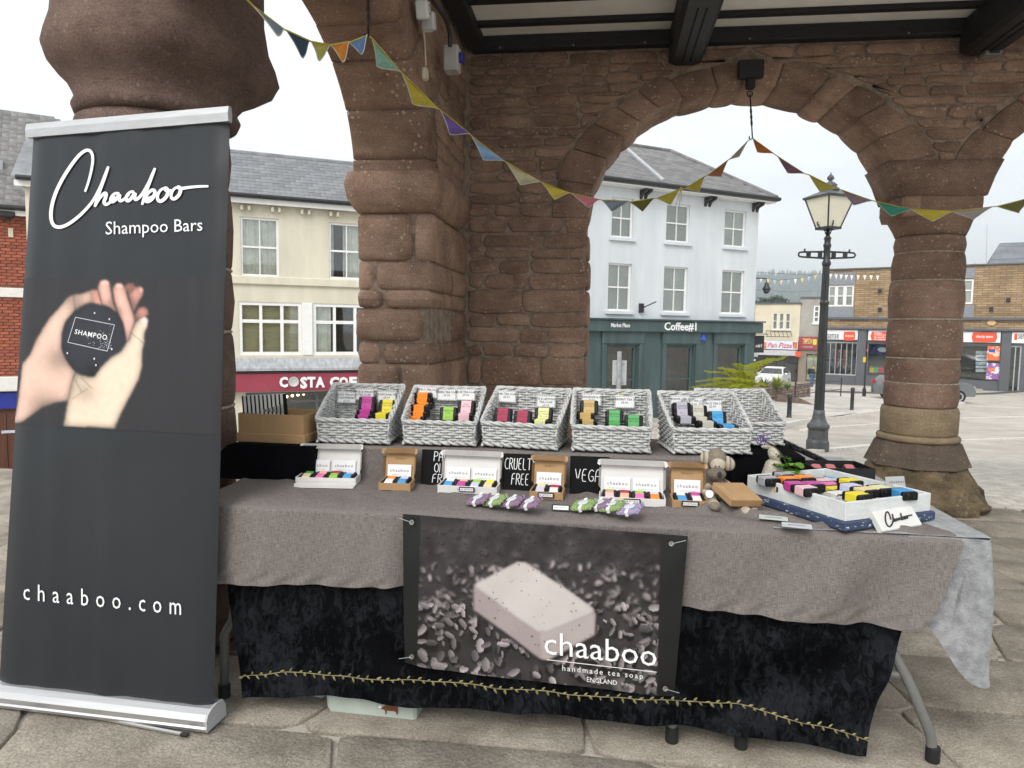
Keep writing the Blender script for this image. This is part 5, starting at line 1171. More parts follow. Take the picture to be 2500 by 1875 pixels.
CT = thing('street_camera', 'black dome camera hanging from an arm on the white corner building', 'camera', tuple(cpos)); h_ = lambda px, py: tuple(on_plane(px, py, (0, 26.5, 0), np.array([0, 1., 0]))-cpos)
obj('arm', MB().tube([h_(1843, 679), h_(1871, 680), h_(1872, 690)], .02, 6), M_iron, CT); obj('housing', MB().lathe([(.05, .0), (.08, -.04), (.09, -.12), (.14, -.2), (.15, -.26), (.12, -.28)], 14), M_iron, CT, smooth=True); obj('dome', MB().lathe([(.12, -.26), (.12, -.32), (.09, -.38), (.04, -.41), (0, -.415)], 14), mat('smoked_dome', (.03, .03, .03), .1, spec=.7), CT, smooth=True)
# ================================================================== the stall: table, cloths, banners
TZ = .75                                    # top of the cloth on the table
def onto(fn, quad, s, m, parent, name='lettering', lift=.0, **k):
    """lettering s stretched over the photo-pixel quad (TL, TR, BR, BL) and laid on the surface fn(px, py)"""
    me0 = text_mesh(s, 1., align='LEFT', **k); co = np.array([v.co[:] for v in me0.vertices]); mn, mxx = co.min(0), co.max(0)
    a = (co[:, 0]-mn[0])/(mxx[0]-mn[0]); b_ = (co[:, 1]-mn[1])/(mxx[1]-mn[1]); TL, TR, BR, BL = (np.array(q, float) for q in quad)
    P = (BL[None]*(1-a)[:, None]+BR[None]*a[:, None])*(1-b_)[:, None]+(TL[None]*(1-a)[:, None]+TR[None]*a[:, None])*b_[:, None]
    me = me0.copy(); me.materials.clear()
    for v, p in zip(me.vertices, P): v.co = fn(*p)
    return obj(name, me, m, parent)
# ------------------------------------------------------------------ folding table
TB = thing('folding_table', 'long folding table with grey bent steel legs under the draped cloths', 'table', rz=HZ)
obj('table_top', MB().cbox((-.11, 3.0, .717), (2.57, 1.38, .04), .008), mat('pale_plastic_top', (.6, .6, .58), .5), TB)
M_leg = mat('grey_leg_enamel', (.16, .16, .15), .45, .1, 8)
M_rub = mat('black_rubber', (.012, .012, .012), .7)
def leg(pts):
    o = obj('leg', MB().tube([tuple(p) for p in pts], .0165, 10), M_leg, TB, smooth=True)
    e = np.array(pts[-1]); obj('foot', MB().lathe([(.016, .055), (.0215, .05), (.0215, .004), (.019, 0)], 14, (e[0], e[1], .0)), M_rub, o)
fp = chaikin([on_V(x, y, 2.33) for x, y in ((2120, 1500), (2205, 1630), (2262, 1768), (2274, 1800), (2276, 1858))], 2); fp[-1][2] = .01; leg(fp)
for px, py in ((1643, 1832), (1808, 1824)):
    q = on_Z(px, py, 0); leg([(q[0], 2.52, .7), (q[0], 2.318, .12), (q[0], 2.314, .09), (q[0], 2.314, .01)])
q = on_Z(548, 1702, 0); leg([(q[0]+.1, q[1], .68), (q[0]+.04, q[1], .3), (q[0]+.005, q[1], .24), (q[0], q[1], .01)])
for du in (-1.3, 1.0): leg([(du, 3.6, .7), (du, 3.6, .01)])
obj('brace', MB().tube([on_V(2100, 1640, 2.34), on_V(2200, 1645, 2.34)], .014, 8), M_leg, TB)
# ------------------------------------------------------------------ linen cloth
M_linen = weave_mat('taupe_linen', (.08, .07, .064), (.245, .215, .2))
def cloth_mesh(name, prof, nu, nj, fn):
    """fn(a, j) -> (U, V, Z, uv) over a grid"""
    mb = MB(); uvs = []
    for j in range(nj+1):
        for i in range(nu+1):
            p, t = fn(i/nu, j/nj); mb.v.append(tuple(map(float, p))); uvs.append(t)
    for j in range(nj):
        for i in range(nu): a = j*(nu+1)+i; mb.f.append((a, a+1, a+nu+2, a+nu+1))
    me = mb.mesh(name, True); set_uv(me, uvs); return me
def hem_z(U): return float(np.interp(U, [-1.4, -1.0, -.65, .27, .6, .93, 1.05], [.462, .478, .49, .479, .47, .458, .455]))
def linen(a, j):
    if j < .42:                                  # front drop, hem at j=0
        t = j/.42; Ut = -1.41+2.515*a; Ub = -1.41+2.38*a; U = Ub+(Ut-Ub)*t**.7
        z = hem_z(Ub)+(TZ-.012-hem_z(Ub))*t
        k = (1-t)**.8
        fold = .02*wob(U*8, 1)*k+.008*math.sin(U*31+2*wob(U*5, 3))*k*(.4+.6*max(0, wob(U*3, 5)))+.016*math.sin(U*17-z*14+1)*k*max(0, min(1, (U-.3)*3))+.004*math.sin(U*60+3*wob(z*20, 2))*k*k
        inb = max(0, min(1, (U+.72)*14))*max(0, min(1, (.36-U)*14))
        V = 2.279-.026*k*(1-inb)+fold*(1-.93*inb)+.004*inb
        return (U, V, z), (U, z)
    t = (j-.42)/.58
    U = -1.41+(2.515-.075*min(1, t*4))*a; V = 2.283+.012*min(1, t*12)+(.82*t)**1.0
    z = TZ-.012*(1-min(1, t*14))
    wr = .011*max(0, wob(U*13+V*9, 3))**2+.007*math.sin(U*40+V*25+2*wob(V*8, 1))*max(0, wob(U*5, 7))
    ridge = .026*math.exp(-((V-2.42-.10*wob(U*6, 2))/.022)**2)*max(0, min(1, (U-.1)*4))*max(0, min(1, (.78-U)*6))+.018*math.exp(-((V-2.34-.03*wob(U*7, 5))/.018)**2)*max(0, min(1, (U-.2)*4))
    return (U, V, z+(wr+ridge)*min(1, t*10)), (U, z+V)
ln = obj('linen_cloth', cloth_mesh('linen_cloth', None, 220, 70, linen), M_linen, rz=HZ, smooth=True)
tag(ln, 'taupe linen cloth draped over the table top and front', 'tablecloth')
# ------------------------------------------------------------------ crushed velvet cloth with gold leaf trim
def velvet_mat():
    m, n, L, b = _new('crushed_black_velvet'); b.inputs['Roughness'].default_value = .6; b.inputs['Specular IOR Level'].default_value = .05
    b.inputs['Sheen Weight'].default_value = .03; b.inputs['Sheen Roughness'].default_value = .4; b.inputs['Sheen Tint'].default_value = (.5, .6, .8, 1)
    t = n.new('ShaderNodeTexCoord'); mp = n.new('ShaderNodeMapping'); mp.inputs['Rotation'].default_value = (0, .5, 0); mp.inputs['Scale'].default_value = (1, 1, .55); L.new(t.outputs['Object'], mp.inputs[0])
    a = n.new('ShaderNodeTexNoise'); a.inputs['Scale'].default_value = 38; a.inputs['Detail'].default_value = 6; a.inputs['Roughness'].default_value = .7; a.inputs['Distortion'].default_value = 1.2; L.new(mp.outputs[0], a.inputs['Vector'])
    c = n.new('ShaderNodeTexNoise'); c.inputs['Scale'].default_value = 6; L.new(t.outputs['Object'], c.inputs['Vector'])
    ad = n.new('ShaderNodeMath'); ad.operation = 'MULTIPLY_ADD'; ad.inputs[1].default_value = .55; L.new(c.outputs['Fac'], ad.inputs[0]); L.new(a.outputs['Fac'], ad.inputs[2])
    r_ = n.new('ShaderNodeValToRGB'); r_.color_ramp.elements[0].position = .72; r_.color_ramp.elements[1].position = .9; r_.color_ramp.elements[0].color = (.0008, .0009, .0015, 1); r_.color_ramp.elements[1].color = (.0125, .014, .0165, 1); L.new(ad.outputs[0], r_.inputs[0]); L.new(r_.outputs[0], b.inputs['Base Color'])
    bp = n.new('ShaderNodeBump'); bp.inputs['Strength'].default_value = .6; bp.inputs['Distance'].default_value = .006; L.new(a.outputs['Fac'], bp.inputs['Height']); L.new(bp.outputs[0], b.inputs['Normal'])
    return m
M_vel = velvet_mat()
def vel_edge(a): return float(np.interp(a, [0, .06, .15, .3, .7, .97, 1], [.055, .068, .09, .08, .088, .05, .058]))
def vel_pt(a, t):
    Ut = -1.345+2.385*a; Ub = -1.232+2.07*a; U = Ub+(Ut-Ub)*t; zb = vel_edge(a); z = zb+(.70-zb)*t; k = (1-t)
    fold = .02*math.sin(a*16+z*7+1.5*wob(a*8, 4))*k*min(1, .3+a)+.013*wob(a*21+z*9, 3)*k+.018*math.sin((a*30-z*22))*max(0, min(1, (a-.62)*5))*min(1, k*1.6)
    return np.array([U, 2.300+.75*fold-.02*k-.035*max(0, 1-z/.22)+.02*min(1, max(0, t-.45)*3), z])
vm = MB().grid(lambda a, t: vel_pt(a, t), 150, 50)
vl = tag(thing('velvet_cloth', 'black crushed velvet cloth hanging below the linen with gold leaf trim', 'tablecloth', rz=HZ), None)
obj('cloth', vm, M_vel, vl, smooth=True)
trim_px = [(571, 1652), (640, 1642), (706, 1636), (780, 1642), (847, 1648), (960, 1652), (1100, 1663), (1243, 1677), (1400, 1690), (1540, 1697), (1645, 1704), (1730, 1714), (1815, 1726), (1928, 1747), (2041, 1773), (2112, 1795)]
def vel_at(U, z):
    a, t = .5, .2
    for _ in range(8):
        zb = vel_edge(a); t = (z-zb)/(.70-zb); a = (U-(-1.232+(-1.345+1.232)*t))/(2.07+(2.31-2.07)*t)
    return vel_pt(min(1, max(0, a)), t)
trim3 = []
for x, y in chaikin(trim_px, 3):
    q = on_V(x, y, 2.28); p = vel_at(q[0], q[2]); trim3.append(np.array([p[0], p[1]-.006, p[2]]))
M_gold = mat('gold_leaf_braid', (.24, .21, .1), .55, .5, 40, metal=.35)
obj('trim_stem', MB().tube([tuple(p) for p in trim3], .0016, 5), M_gold, vl)
cum = [0.]
for a, b_ in zip(trim3[:-1], trim3[1:]): cum.append(cum[-1]+np.linalg.norm(b_-a))
lf = MB().loft([[(0, 0, 0)]*4, [(.006, 0, .0035), (.006, -.002, 0), (.006, 0, -.0035), (.006, .001, 0)], [(.014, 0, .003), (.014, -.002, 0), (.014, 0, -.003), (.014, .001, 0)], [(.021, 0, 0)]*4]).mesh('leaf')
nl = 120
for k in range(nl):
    L_ = cum[-1]*k/nl
    i = max(j for j in range(len(cum)) if cum[j] <= L_); i = min(i, len(trim3)-2); f = (L_-cum[i])/(cum[i+1]-cum[i]); p = trim3[i]+(trim3[i+1]-trim3[i])*f; d = trim3[i+1]-trim3[i]; ang = math.atan2(d[2], d[0])
    obj('leaf', lf, M_gold, vl, (p[0], p[1]-.001, p[2]), scale=(random.uniform(.65, 1.05), 1.2, random.uniform(.9, 1.4)), rot=(0, -(ang+(R(38) if k % 2 else R(-60))+random.uniform(-.4, .4)), random.uniform(-.3, .3)))
# ------------------------------------------------------------------ silver cloth under the linen, draping off the corner
M_silver = mat('silver_plush', (.25, .255, .26), .6, .25, 30, .4, 160, sheen=.2)
Tp = chaikin([(.95, 2.294, TZ-.006), (1.13, 2.293, TZ-.006), (1.182, 2.291, TZ-.008), (1.196, 2.305, TZ-.01), (1.192, 2.45, TZ-.008), (1.19, 2.95, TZ-.008), (1.19, 3.69, TZ-.008)], 3)
Bt = chaikin([(.985, 2.292, .50), (1.05, 2.283, .43), (1.125, 2.262, .30), (1.205, 2.25, .285), (1.222, 2.36, .31), (1.215, 2.95, .46), (1.21, 3.69, .47)], 3)
nB = len(Tp)
sv = MB()
def silver(i, j):
    t = j; a = Tp[i]; b_ = Bt[i]; p = a+(b_-a)*t; bul = .03*math.sin(math.pi*t)*(1 if i > nB*.25 else .3); f = i/nB
    return (p[0]+bul*.6*math.sin(f*19), p[1]-bul*.35*math.cos(f*17)*(f < .6), p[2])
rings = [[silver(i, j/14) for i in range(nB)] for j in range(15)]
sv.loft(rings, False, False, closed=False)
sv2 = MB().grid(lambda i, j: (.55+.642*i, 2.30+1.39*j, TZ-.004+.002*wob(i*9+j*14, 2)), 24, 50)
sc_ = thing('silver_cloth', 'silver grey plush cloth showing at the table end and hanging off its corner', 'tablecloth', rz=HZ)
obj('drape', sv, M_silver, sc_, smooth=True); obj('top_sheet', sv2, M_silver, sc_, smooth=True)
# ------------------------------------------------------------------ vinyl banner with the soap picture
SB = thing('vinyl_banner', 'vinyl banner pinned to the table front with a monochrome picture of a soap bar', 'banner', rz=HZ)
cTL, cTR, cBR, cBL = (np.array([-.648, .745]), np.array([.279, .719]), np.array([.254, .186]), np.array([-.642, .222]))
def sb_pt(s, t):     # t down
    p = (cTL*(1-s)+cTR*s)*(1-t)+(cBL*(1-s)+cBR*s)*t
    z = p[1]+(.018*(1-min(1, s*9)))*max(0, t-.8)*4*.5
    V = 2.252-.006*math.sin(math.pi*min(1, t))-.004*wob(s*7+t*3, 2)+(.012*max(0, 1-s*16)+.012*max(0, (s-.94)*16))*t
    return (p[0], V, z)
nW, nH = 300, 170
Pg = np.array([[sb_pt(i/(nW-1), j/(nH-1)) for i in range(nW)] for j in range(nH)])
Wd = Pg[..., 0:1]*UX+Pg[..., 1:2]*VX+Pg[..., 2:3]*ZX
PX, PY = proj(Wd); ZXp = (PX-970)/720*2212; ZYp = (PY-1240)/480*1475
img = np.zeros((nH, nW, 3)); depthf = np.clip((ZYp-100)/1300, 0, 1)
nzz = rng.random((nH, nW)); base = 44+30*(blur(nzz, 4)-.5)*6+20*(blur(nzz, 10)-.5)*8+10*depthf
img[:] = base[..., None]*np.array([1.0, .93, .94])
for layer, (cnt, y0, y1, kb, smin, smax) in enumerate(((220, 60, 520, 3, 16, 38), (260, 420, 860, 1, 16, 44), (280, 700, 1420, 0, 18, 54))):
    acc = np.zeros((nH, nW)); sh_ = np.zeros((nH, nW)); va = np.zeros((nH, nW))
    for k in range(cnt):
        x, y = rng.uniform(150, 1970), rng.uniform(y0, y1); s_ = rng.uniform(smin, smax)*(.6+.5*(y-60)/1300); a = rng.uniform(0, math.pi)
        dx, dy = ZXp-x, ZYp-y; u_ = (dx*math.cos(a)+dy*math.sin(a))/s_; v_ = (-dx*math.sin(a)+dy*math.cos(a))/(s_*rng.uniform(.3, .65)); d2 = u_*u_+v_*v_
        ins = d2 < 1; val = rng.uniform(80, 185)*(.75+.5*np.clip(.5-v_*.5, 0, 1))
        shd = ((dx-s_*.2)**2+(dy-s_*.55)**2) < (s_*.95)**2
        img[shd & ~ins] *= .66
        acc = np.where(ins, 1., acc); va = np.where(ins, val, va)
    if kb: wgt = blur(acc, kb); vv = blur(va*acc, kb)/np.maximum(blur(acc, kb), .05)
    else: wgt, vv = acc, va
    wgt = np.clip(wgt*1.1, 0, 1)*(.5 if layer == 0 else .8)
    img = img*(1-wgt[..., None])+(vv[..., None]*np.array([1, .94, .945]))*wgt[..., None]
img *= (1-.35*np.clip((ZXp-1300)/900, 0, 1)*np.clip(1-ZYp/700, 0, 1))[..., None]
def paint(pts, c, grad=None, rim=0.):
    global img
    m0_ = poly_mask(ZXp, ZYp, pts); m_ = blur(m0_, 1)
    if rim: grad = (1. if grad is None else grad)*(1-rim+rim*np.clip((blur(m0_, 5)-.45)*1.9, 0, 1))
    cc = np.array(c, float)*(grad[..., None] if grad is not None else 1.); img = img*(1-m_[..., None])+cc*m_[..., None]
sil = [(905, 405), (960, 412), (1250, 598), (1470, 755), (1487, 790), (1478, 952), (1130, 1140), (1070, 1135), (830, 950), (570, 765), (570, 585)]
paint([(x+18, y+34) for x, y in sil], (38, 32, 34)); paint(sil, (158, 146, 145), .93+.1*blur(rng.random((nH, nW)), 1))
paint([(905, 405), (960, 412), (1250, 598), (1470, 755), (1455, 790), (1130, 925), (1055, 925), (900, 820), (590, 590), (585, 568)], (192, 184, 181), .93+.12*blur(rng.random((nH, nW)), 2))
paint([(1070, 930), (1120, 928), (1450, 800), (1480, 800), (1476, 950), (1130, 1138), (1085, 1138)], (170, 159, 157))
for k in range(90):
    x, y = rng.uniform(580, 1480), rng.uniform(420, 1120); r2 = rng.uniform(2, 7)
    if poly_mask(np.array([x]), np.array([y]), sil)[0]: img[((ZXp-x)**2+(ZYp-y)**2) < r2*r2] *= .55
edge = (PX < np.interp(PY, [1250, 1640], [1027, 1018])) | (PX > np.interp(PY, [1300, 1700], [1613, 1603]))
img[edge] = (25, 26, 26)
print_sheet('printed_sheet', Pg, img, print_mat('vinyl_print', .38, .4), SB)
def on_sb(px, py):
    q = on_V(px, py, 2.2415); return (q[0], q[1], q[2])
zz = lambda x, y: (970+x*720/2212, 1240+y*480/1475)
onto(on_sb, (zz(1103, 925), zz(1945, 1028), zz(1945, 1192), zz(1103, 1096)), 'chaaboo', M_white, SB)
onto(on_sb, (zz(1238, 1180), zz(1842, 1243), zz(1842, 1296), zz(1238, 1234)), 'handmade tea soap', M_white, SB, track=1.35)
onto(on_sb, (zz(1422, 1268), zz(1648, 1296), zz(1648, 1330), zz(1422, 1304)), 'ENGLAND', M_white, SB)
a, b_, c_, d_ = zz(1122, 1136), zz(1945, 1230), zz(1945, 1235), zz(1122, 1141); obj('rule', MB().add([on_sb(*p) for p in (d_, c_, b_, a)], [(0, 1, 2, 3)]), M_white, SB)
for zx_, zy_ in ((108, 108), (2055, 268), (107, 1116), (2010, 1356)):
    q = on_sb(*zz(zx_, zy_)); obj('eyelet', MB().lathe([(.0045, 0), (.0055, .002), (.008, .002), (.009, 0)], 18), mat('chrome', (.6, .6, .58), .2, metal=.9), SB, (q[0], q[1]-.001, q[2]), rot=(R(90), 0, 0))
    dx_ = (.045 if zx_ > 1000 else -.045); obj('pin', MB().tube([(q[0], q[1]-.003, q[2]), (q[0]+dx_, q[1]+.002, q[2]+(.012 if zy_ < 600 else -.012))], .0008, 4), mat('chrome', (.6, .6, .58)), SB)
# ------------------------------------------------------------------ roll-up banner
RB = thing('roll_up_banner', 'tall dark roll-up banner on an aluminium base left of the table', 'banner', rz=HZ)
bBL, bBR, bTL, bTR = np.array([-2.128, 2.19, .062]), np.array([-1.284, 2.155, .062]), np.array([-2.128, 2.447, 2.055]), np.array([-1.272, 2.305, 2.055])
def rb_flat(s, t): return (bBL*(1-s)+bBR*s)*(1-t)+(bTL*(1-s)+bTR*s)*t
def rb_pt(s, t, off=0.):
    p = rb_flat(s, t); p = p.copy()
    p[1] += .006*math.sin(math.pi*s)*0+.0022*math.sin(t*55+2*math.sin(s*4))*max(0, t-.55)+.006*wob(s*8, 2)+.002*wob(s*17+t*2, 4)-.012*max(0, abs(s-.5)-.42)/.08*0
    p[1] += .03*max(0, (abs(s-.5)-.40)/.10)**2*.6
    p[1] -= off
    return p
def rb_inv(px, py, off=.004):
    s, t = .5, .5
    for _ in range(12):
        P0 = rb_pt(s, t, off); f = lambda s_, t_: np.array(proj(hall(*rb_pt(s_, t_, off))))
        e = np.array([px, py])-f(s, t); h = 1e-3; J = np.stack([(f(s+h, t)-f(s-h, t))/(2*h), (f(s, t+h)-f(s, t-h))/(2*h)], 1)
        ds = np.linalg.solve(J, e); s += ds[0]; t += ds[1]
        if abs(e).max() < .05: break
    return s, t
_rb = {}
def on_rb(px, py, off=.004):      # banner point seen at a pixel: bilinear table of a coarse inverse
    s, t = rb_inv(px, py, off); return rb_pt(s, t, off)
M_ban = mat('charcoal_banner_film', (.02, .0225, .026), .36, .1, 2, spec=.35)
obj('film', MB().grid(lambda s, t: rb_pt(s, t), 40, 120), M_ban, RB, smooth=True)
M_al = mat('brushed_aluminium', (.55, .55, .55), .35, .06, 60, metal=.75, stretch=(.05, 1, 1))
rail = MB(); d = bTR-bTL; rail.loft([[tuple(p+np.array([0, y, z])) for y, z in ((-.012, -.028), (-.015, 0), (-.008, .022), (.008, .024), (.014, 0), (.012, -.028))] for p in (bTL-d*.012+np.array([0, 0, .015]), bTR+d*.012+np.array([0, 0, .015]))]); obj('top_rail', rail, M_al, RB)
base_prof = [(-.055, .006), (-.062, .02), (-.058, .026), (-.06, .045), (-.05, .064), (-.03, .075), (.0, .078), (.035, .074), (.05, .05), (.055, .006)]
bd = (bBR-bBL); bdl = np.linalg.norm(bd); ub = bd/bdl; nb = np.array([-ub[1], ub[0], 0])
cb = lambda f: np.array([bBL[0], bBL[1]+.02, 0])+np.array([bd[0], bd[1], 0])*f
obj('base', MB().loft([[tuple(cb(f)+nb*y+np.array([0, 0, z])) for y, z in base_prof] for f in (-.03, 1.0)]), M_al, RB)
ec = MB().loft([[tuple(cb(f)+nb*y*1.02+np.array([0, 0, z+.001])) for y, z in base_prof] for f in (1.001, 1.011)]); obj('end_cap', ec, mat('grey_end_cap', (.42, .42, .43), .45), RB)
ft_ = cb(.9); obj('swivel_foot', MB().tube([tuple(cb(.35)+nb*-.03+np.array([0, 0, .006])), tuple(cb(.93)-nb*.078+np.array([0, 0, .006]))], .006, 6), M_al, RB); e_ = cb(.93)-nb*.08; obj('foot_cap', MB().cbox((e_[0], e_[1], .007), (.03, .016, .013), .004), M_rub, RB)
obj('pole', MB().tube([tuple(cb(.5)+nb*.03+np.array([0, 0, .05])), tuple((bTL+bTR)/2+np.array([0, .03, 0]))], .011, 8), M_al, RB)
onto(on_rb, ((258, 541), (494, 533), (494, 573), (258, 583)), 'Shampoo Bars', M_white, RB)
onto(on_rb, ((57, 1424), (442, 1459), (442, 1502), (57, 1464)), 'chaaboo.com', M_white, RB, track=1.75)
SCRIPT = [[(510, 1150), (533, 1085), (553, 1000), (558, 940), (545, 905), (518, 898), (478, 925), (430, 985), (378, 1065), (335, 1150), (310, 1230), (303, 1300), (316, 1350), (350, 1366), (400, 1352), (462, 1308), (520, 1252), (562, 1200), (602, 1120), (632, 1050), (650, 998)],
 [(650, 998), (630, 1055), (600, 1135), (568, 1240)], [(568, 1240), (595, 1190), (622, 1160), (638, 1158), (634, 1185), (622, 1212), (632, 1228), (652, 1222), (690, 1180)],
 [(716, 1160), (690, 1158), (668, 1180), (662, 1205), (676, 1212), (700, 1190), (720, 1162), (712, 1195), (722, 1208), (745, 1195), (775, 1165)], [(805, 1150), (780, 1150), (758, 1175), (755, 1200), (770, 1207), (795, 1182), (812, 1152), (805, 1190), (818, 1200), (850, 1170), (890, 1100), (930, 1008)],
 [(930, 1008), (905, 1070), (878, 1140), (852, 1228)], [(852, 1228), (872, 1180), (905, 1140), (928, 1140), (930, 1165), (908, 1200), (880, 1212), (868, 1196), (905, 1185), (950, 1160)],
 [(985, 1128), (960, 1140), (942, 1175), (948, 1205), (970, 1208), (1000, 1180), (1010, 1145), (998, 1128), (985, 1128), (1000, 1150), (1030, 1140)], [(1062, 1122), (1040, 1135), (1025, 1165), (1028, 1190), (1048, 1195), (1075, 1170), (1085, 1138), (1075, 1122), (1062, 1122), (1085, 1132), (1130, 1124), (1190, 1118), (1250, 1117)]]
cs = MB()
for st in SCRIPT:
    flat_stroke(cs, [(x*.407, y*.407) for x, y in chaikin(st, 2)], 7.0, lambda x, y: on_rb(x, y, .005), True)
obj('script_lettering', cs, M_white, RB)
# printed photograph of hands holding a round bar
y_top = rb_inv(300, 677)[1]; y_bot = rb_inv(250, 1048)[1]
nW, nH = 270, 170
SS, TT = np.meshgrid(np.linspace(.0, 1., nW), np.linspace(y_top, y_bot, nH))
Pg = np.array([[rb_pt(SS[j, i], TT[j, i], .0025) for i in range(nW)] for j in range(nH)])
PX, PY = proj(Pg[..., 0:1]*UX+Pg[..., 1:2]*VX+Pg[..., 2:3]*ZX); ZXp = (PX-30)/370*1535; ZYp = (PY-660)/400*1659
img = np.zeros((nH, nW, 3)); img[:] = (41, 40, 43)
def shade(cx, cy, r_, k): return 1-k*np.exp(-(((ZXp-cx)**2+(ZYp-cy)**2)/(r_*r_)))
fing = (230, 168, 148)
paint([(1130, 165), (1180, 125), (1230, 130), (1247, 175), (1185, 245)], (206, 138, 124), rim=.35); paint([(1175, 245), (1240, 170), (1290, 160), (1334, 195), (1320, 255), (1270, 335), (1225, 430), (1195, 330)], (222, 160, 146), shade(1190, 330, 70, .25), rim=.3)
paint([(1240, 455), (1275, 385), (1325, 365), (1372, 392), (1378, 445), (1340, 475), (1290, 490), (1250, 515)], (226, 158, 142), shade(1250, 500, 60, .25), rim=.3)
paint([(640, 420), (800, 195), (870, 190), (910, 330), (1000, 420), (900, 460)], fing, shade(800, 300, 60, .25), rim=.3)
paint([(905, 350), (865, 165), (888, 108), (940, 95), (985, 118), (1010, 260), (1060, 430), (960, 370)], (230, 178, 162), shade(1015, 330, 60, .22), rim=.3)
paint([(1025, 280), (1015, 175), (1050, 132), (1100, 126), (1140, 170), (1172, 275), (1222, 425), (1248, 525), (1195, 700), (1150, 720), (1110, 520), (1062, 410)], (230, 180, 164), shade(1060, 430, 60, .2), rim=.3)
paint([(20, 1545), (60, 1545), (110, 1530), (300, 1392), (430, 1342), (570, 1320), (592, 1200), (618, 1090), (640, 1030), (600, 985), (540, 900), (500, 800), (500, 640), (540, 530), (640, 400), (720, 350), (815, 325), (810, 210), (760, 215), (700, 236), (610, 246), (560, 272), (480, 372), (385, 470), (310, 582), (232, 722), (180, 850), (100, 945), (60, 1300)], (222, 186, 168), shade(470, 900, 130, .25)*shade(640, 330, 90, .25)*shade(330, 1400, 160, .3), rim=.3)
th = np.linspace(0, 2*math.pi, 40, endpoint=False)
paint([(830+(322+6*math.sin(9*a))*math.cos(a), 705+(372+6*math.cos(7*a))*math.sin(a)) for a in th], (42, 43, 50), shade(830, 1050, 120, .45), rim=.3)
paint([(520, 1575), (540, 1440), (570, 1280), (600, 1130), (640, 1035), (720, 1068), (830, 1077), (900, 975), (1000, 880), (1100, 822), (1165, 715), (1190, 690), (1200, 620), (1245, 530), (1290, 482), (1340, 466), (1378, 500), (1370, 565), (1335, 645), (1342, 722), (1315, 822), (1318, 960), (1282, 1105), (1200, 1262), (1110, 1430), (1036, 1602)], (228, 205, 182), shade(650, 1150, 190, .14)*shade(760, 1250, 80, .1), rim=.3)
paint([(1300, 500), (1340, 468), (1372, 500), (1345, 590), (1320, 560)], (228, 205, 196))
for pts_, c_ in (([(890, 128), (918, 104), (962, 106), (980, 140), (960, 150), (905, 150)], (236, 186, 172)), ([(1040, 160), (1070, 136), (1104, 138), (1122, 168), (1085, 178)], (236, 188, 174)), ([(1285, 175), (1318, 180), (1322, 215), (1295, 222)], (232, 178, 164))): paint(pts_, c_)
for a_, b__, w_ in (((1008, 262), (1058, 420), 7), ((1172, 270), (1225, 420), 7), ((700, 1090), (800, 1190), 5), ((640, 1110), (700, 1230), 5), ((1195, 625), (1330, 740), 5), ((620, 260), (640, 400), 7), ((905, 350), (870, 215), 5), ((1240, 525), (1180, 700), 7), ((610, 1300), (760, 1200), 4)):
    L2_ = (b__[0]-a_[0])**2+(b__[1]-a_[1])**2; tt_ = np.clip(((ZXp-a_[0])*(b__[0]-a_[0])+(ZYp-a_[1])*(b__[1]-a_[1]))/L2_, 0, 1); dd_ = np.hypot(ZXp-a_[0]-tt_*(b__[0]-a_[0]), ZYp-a_[1]-tt_*(b__[1]-a_[1])); img *= (1-.16*np.exp(-(dd_/w_/1.6)**2))[..., None]
img *= (1+.05*(blur(rng.random((nH, nW)), 2)-.5)*4)[..., None]
print_sheet('hand_picture', Pg, img, print_mat('banner_print', .5, .35), RB)
z2 = lambda x, y: (30+x*370/1535, 660+y*400/1659)
onto(on_rb, (z2(640, 595), z2(965, 655), z2(955, 708), z2(630, 642)), 'SHAMPOO', M_white, RB, track=1.15, bold=.01)
fr_ = MB()
for a, b_ in (((640, 475), (1035, 552)), ((1035, 552), (962, 818)), ((962, 818), (562, 728)), ((562, 728), (640, 475))): flat_stroke(fr_, [z2(*a), z2((a[0]+b_[0])/2, (a[1]+b_[1])/2), z2(*b_)], 1.3, lambda x, y: on_rb(x, y, .0045))
for k in range(70):
    x = 1000-abs(rng.normal())*90; y = 790-abs(rng.normal())*80
    a = z2(x, y); flat_stroke(fr_, [a, (a[0]+1.2, a[1]+.3)], rng.uniform(.7, 1.6), lambda x, y: on_rb(x, y, .0045))
for x, y in ((833, 432), (983, 494), (1007, 798), (557, 838), (830, 895), (847, 960)):
    a = z2(x, y); flat_stroke(fr_, [(a[0]-1.6, a[1]), (a[0]+1.6, a[1])], 4.5, lambda x, y: on_rb(x, y, .0045))
obj('stamp_frame', fr_, mat('stamp_white', (.6, .63, .68), .6), RB)
# ================================================================== goods on the stall
def H_thing(name, label, cat, U, V, Z, rz=0, group=None, rot=None):
    p = hall(U, V, Z)
    if rot is not None:
        M_ = Matrix.Rotation(HZ, 3, 'Z') @ rot; o = thing(name, label, cat, tuple(p), group=group); o.rotation_euler = M_.to_euler(); return o
    return thing(name, label, cat, tuple(p), HZ+rz, group)
RX = lambda a: Matrix.Rotation(a, 3, 'X'); RZ = lambda a: Matrix.Rotation(a, 3, 'Z'); RY = lambda a: Matrix.Rotation(a, 3, 'Y')
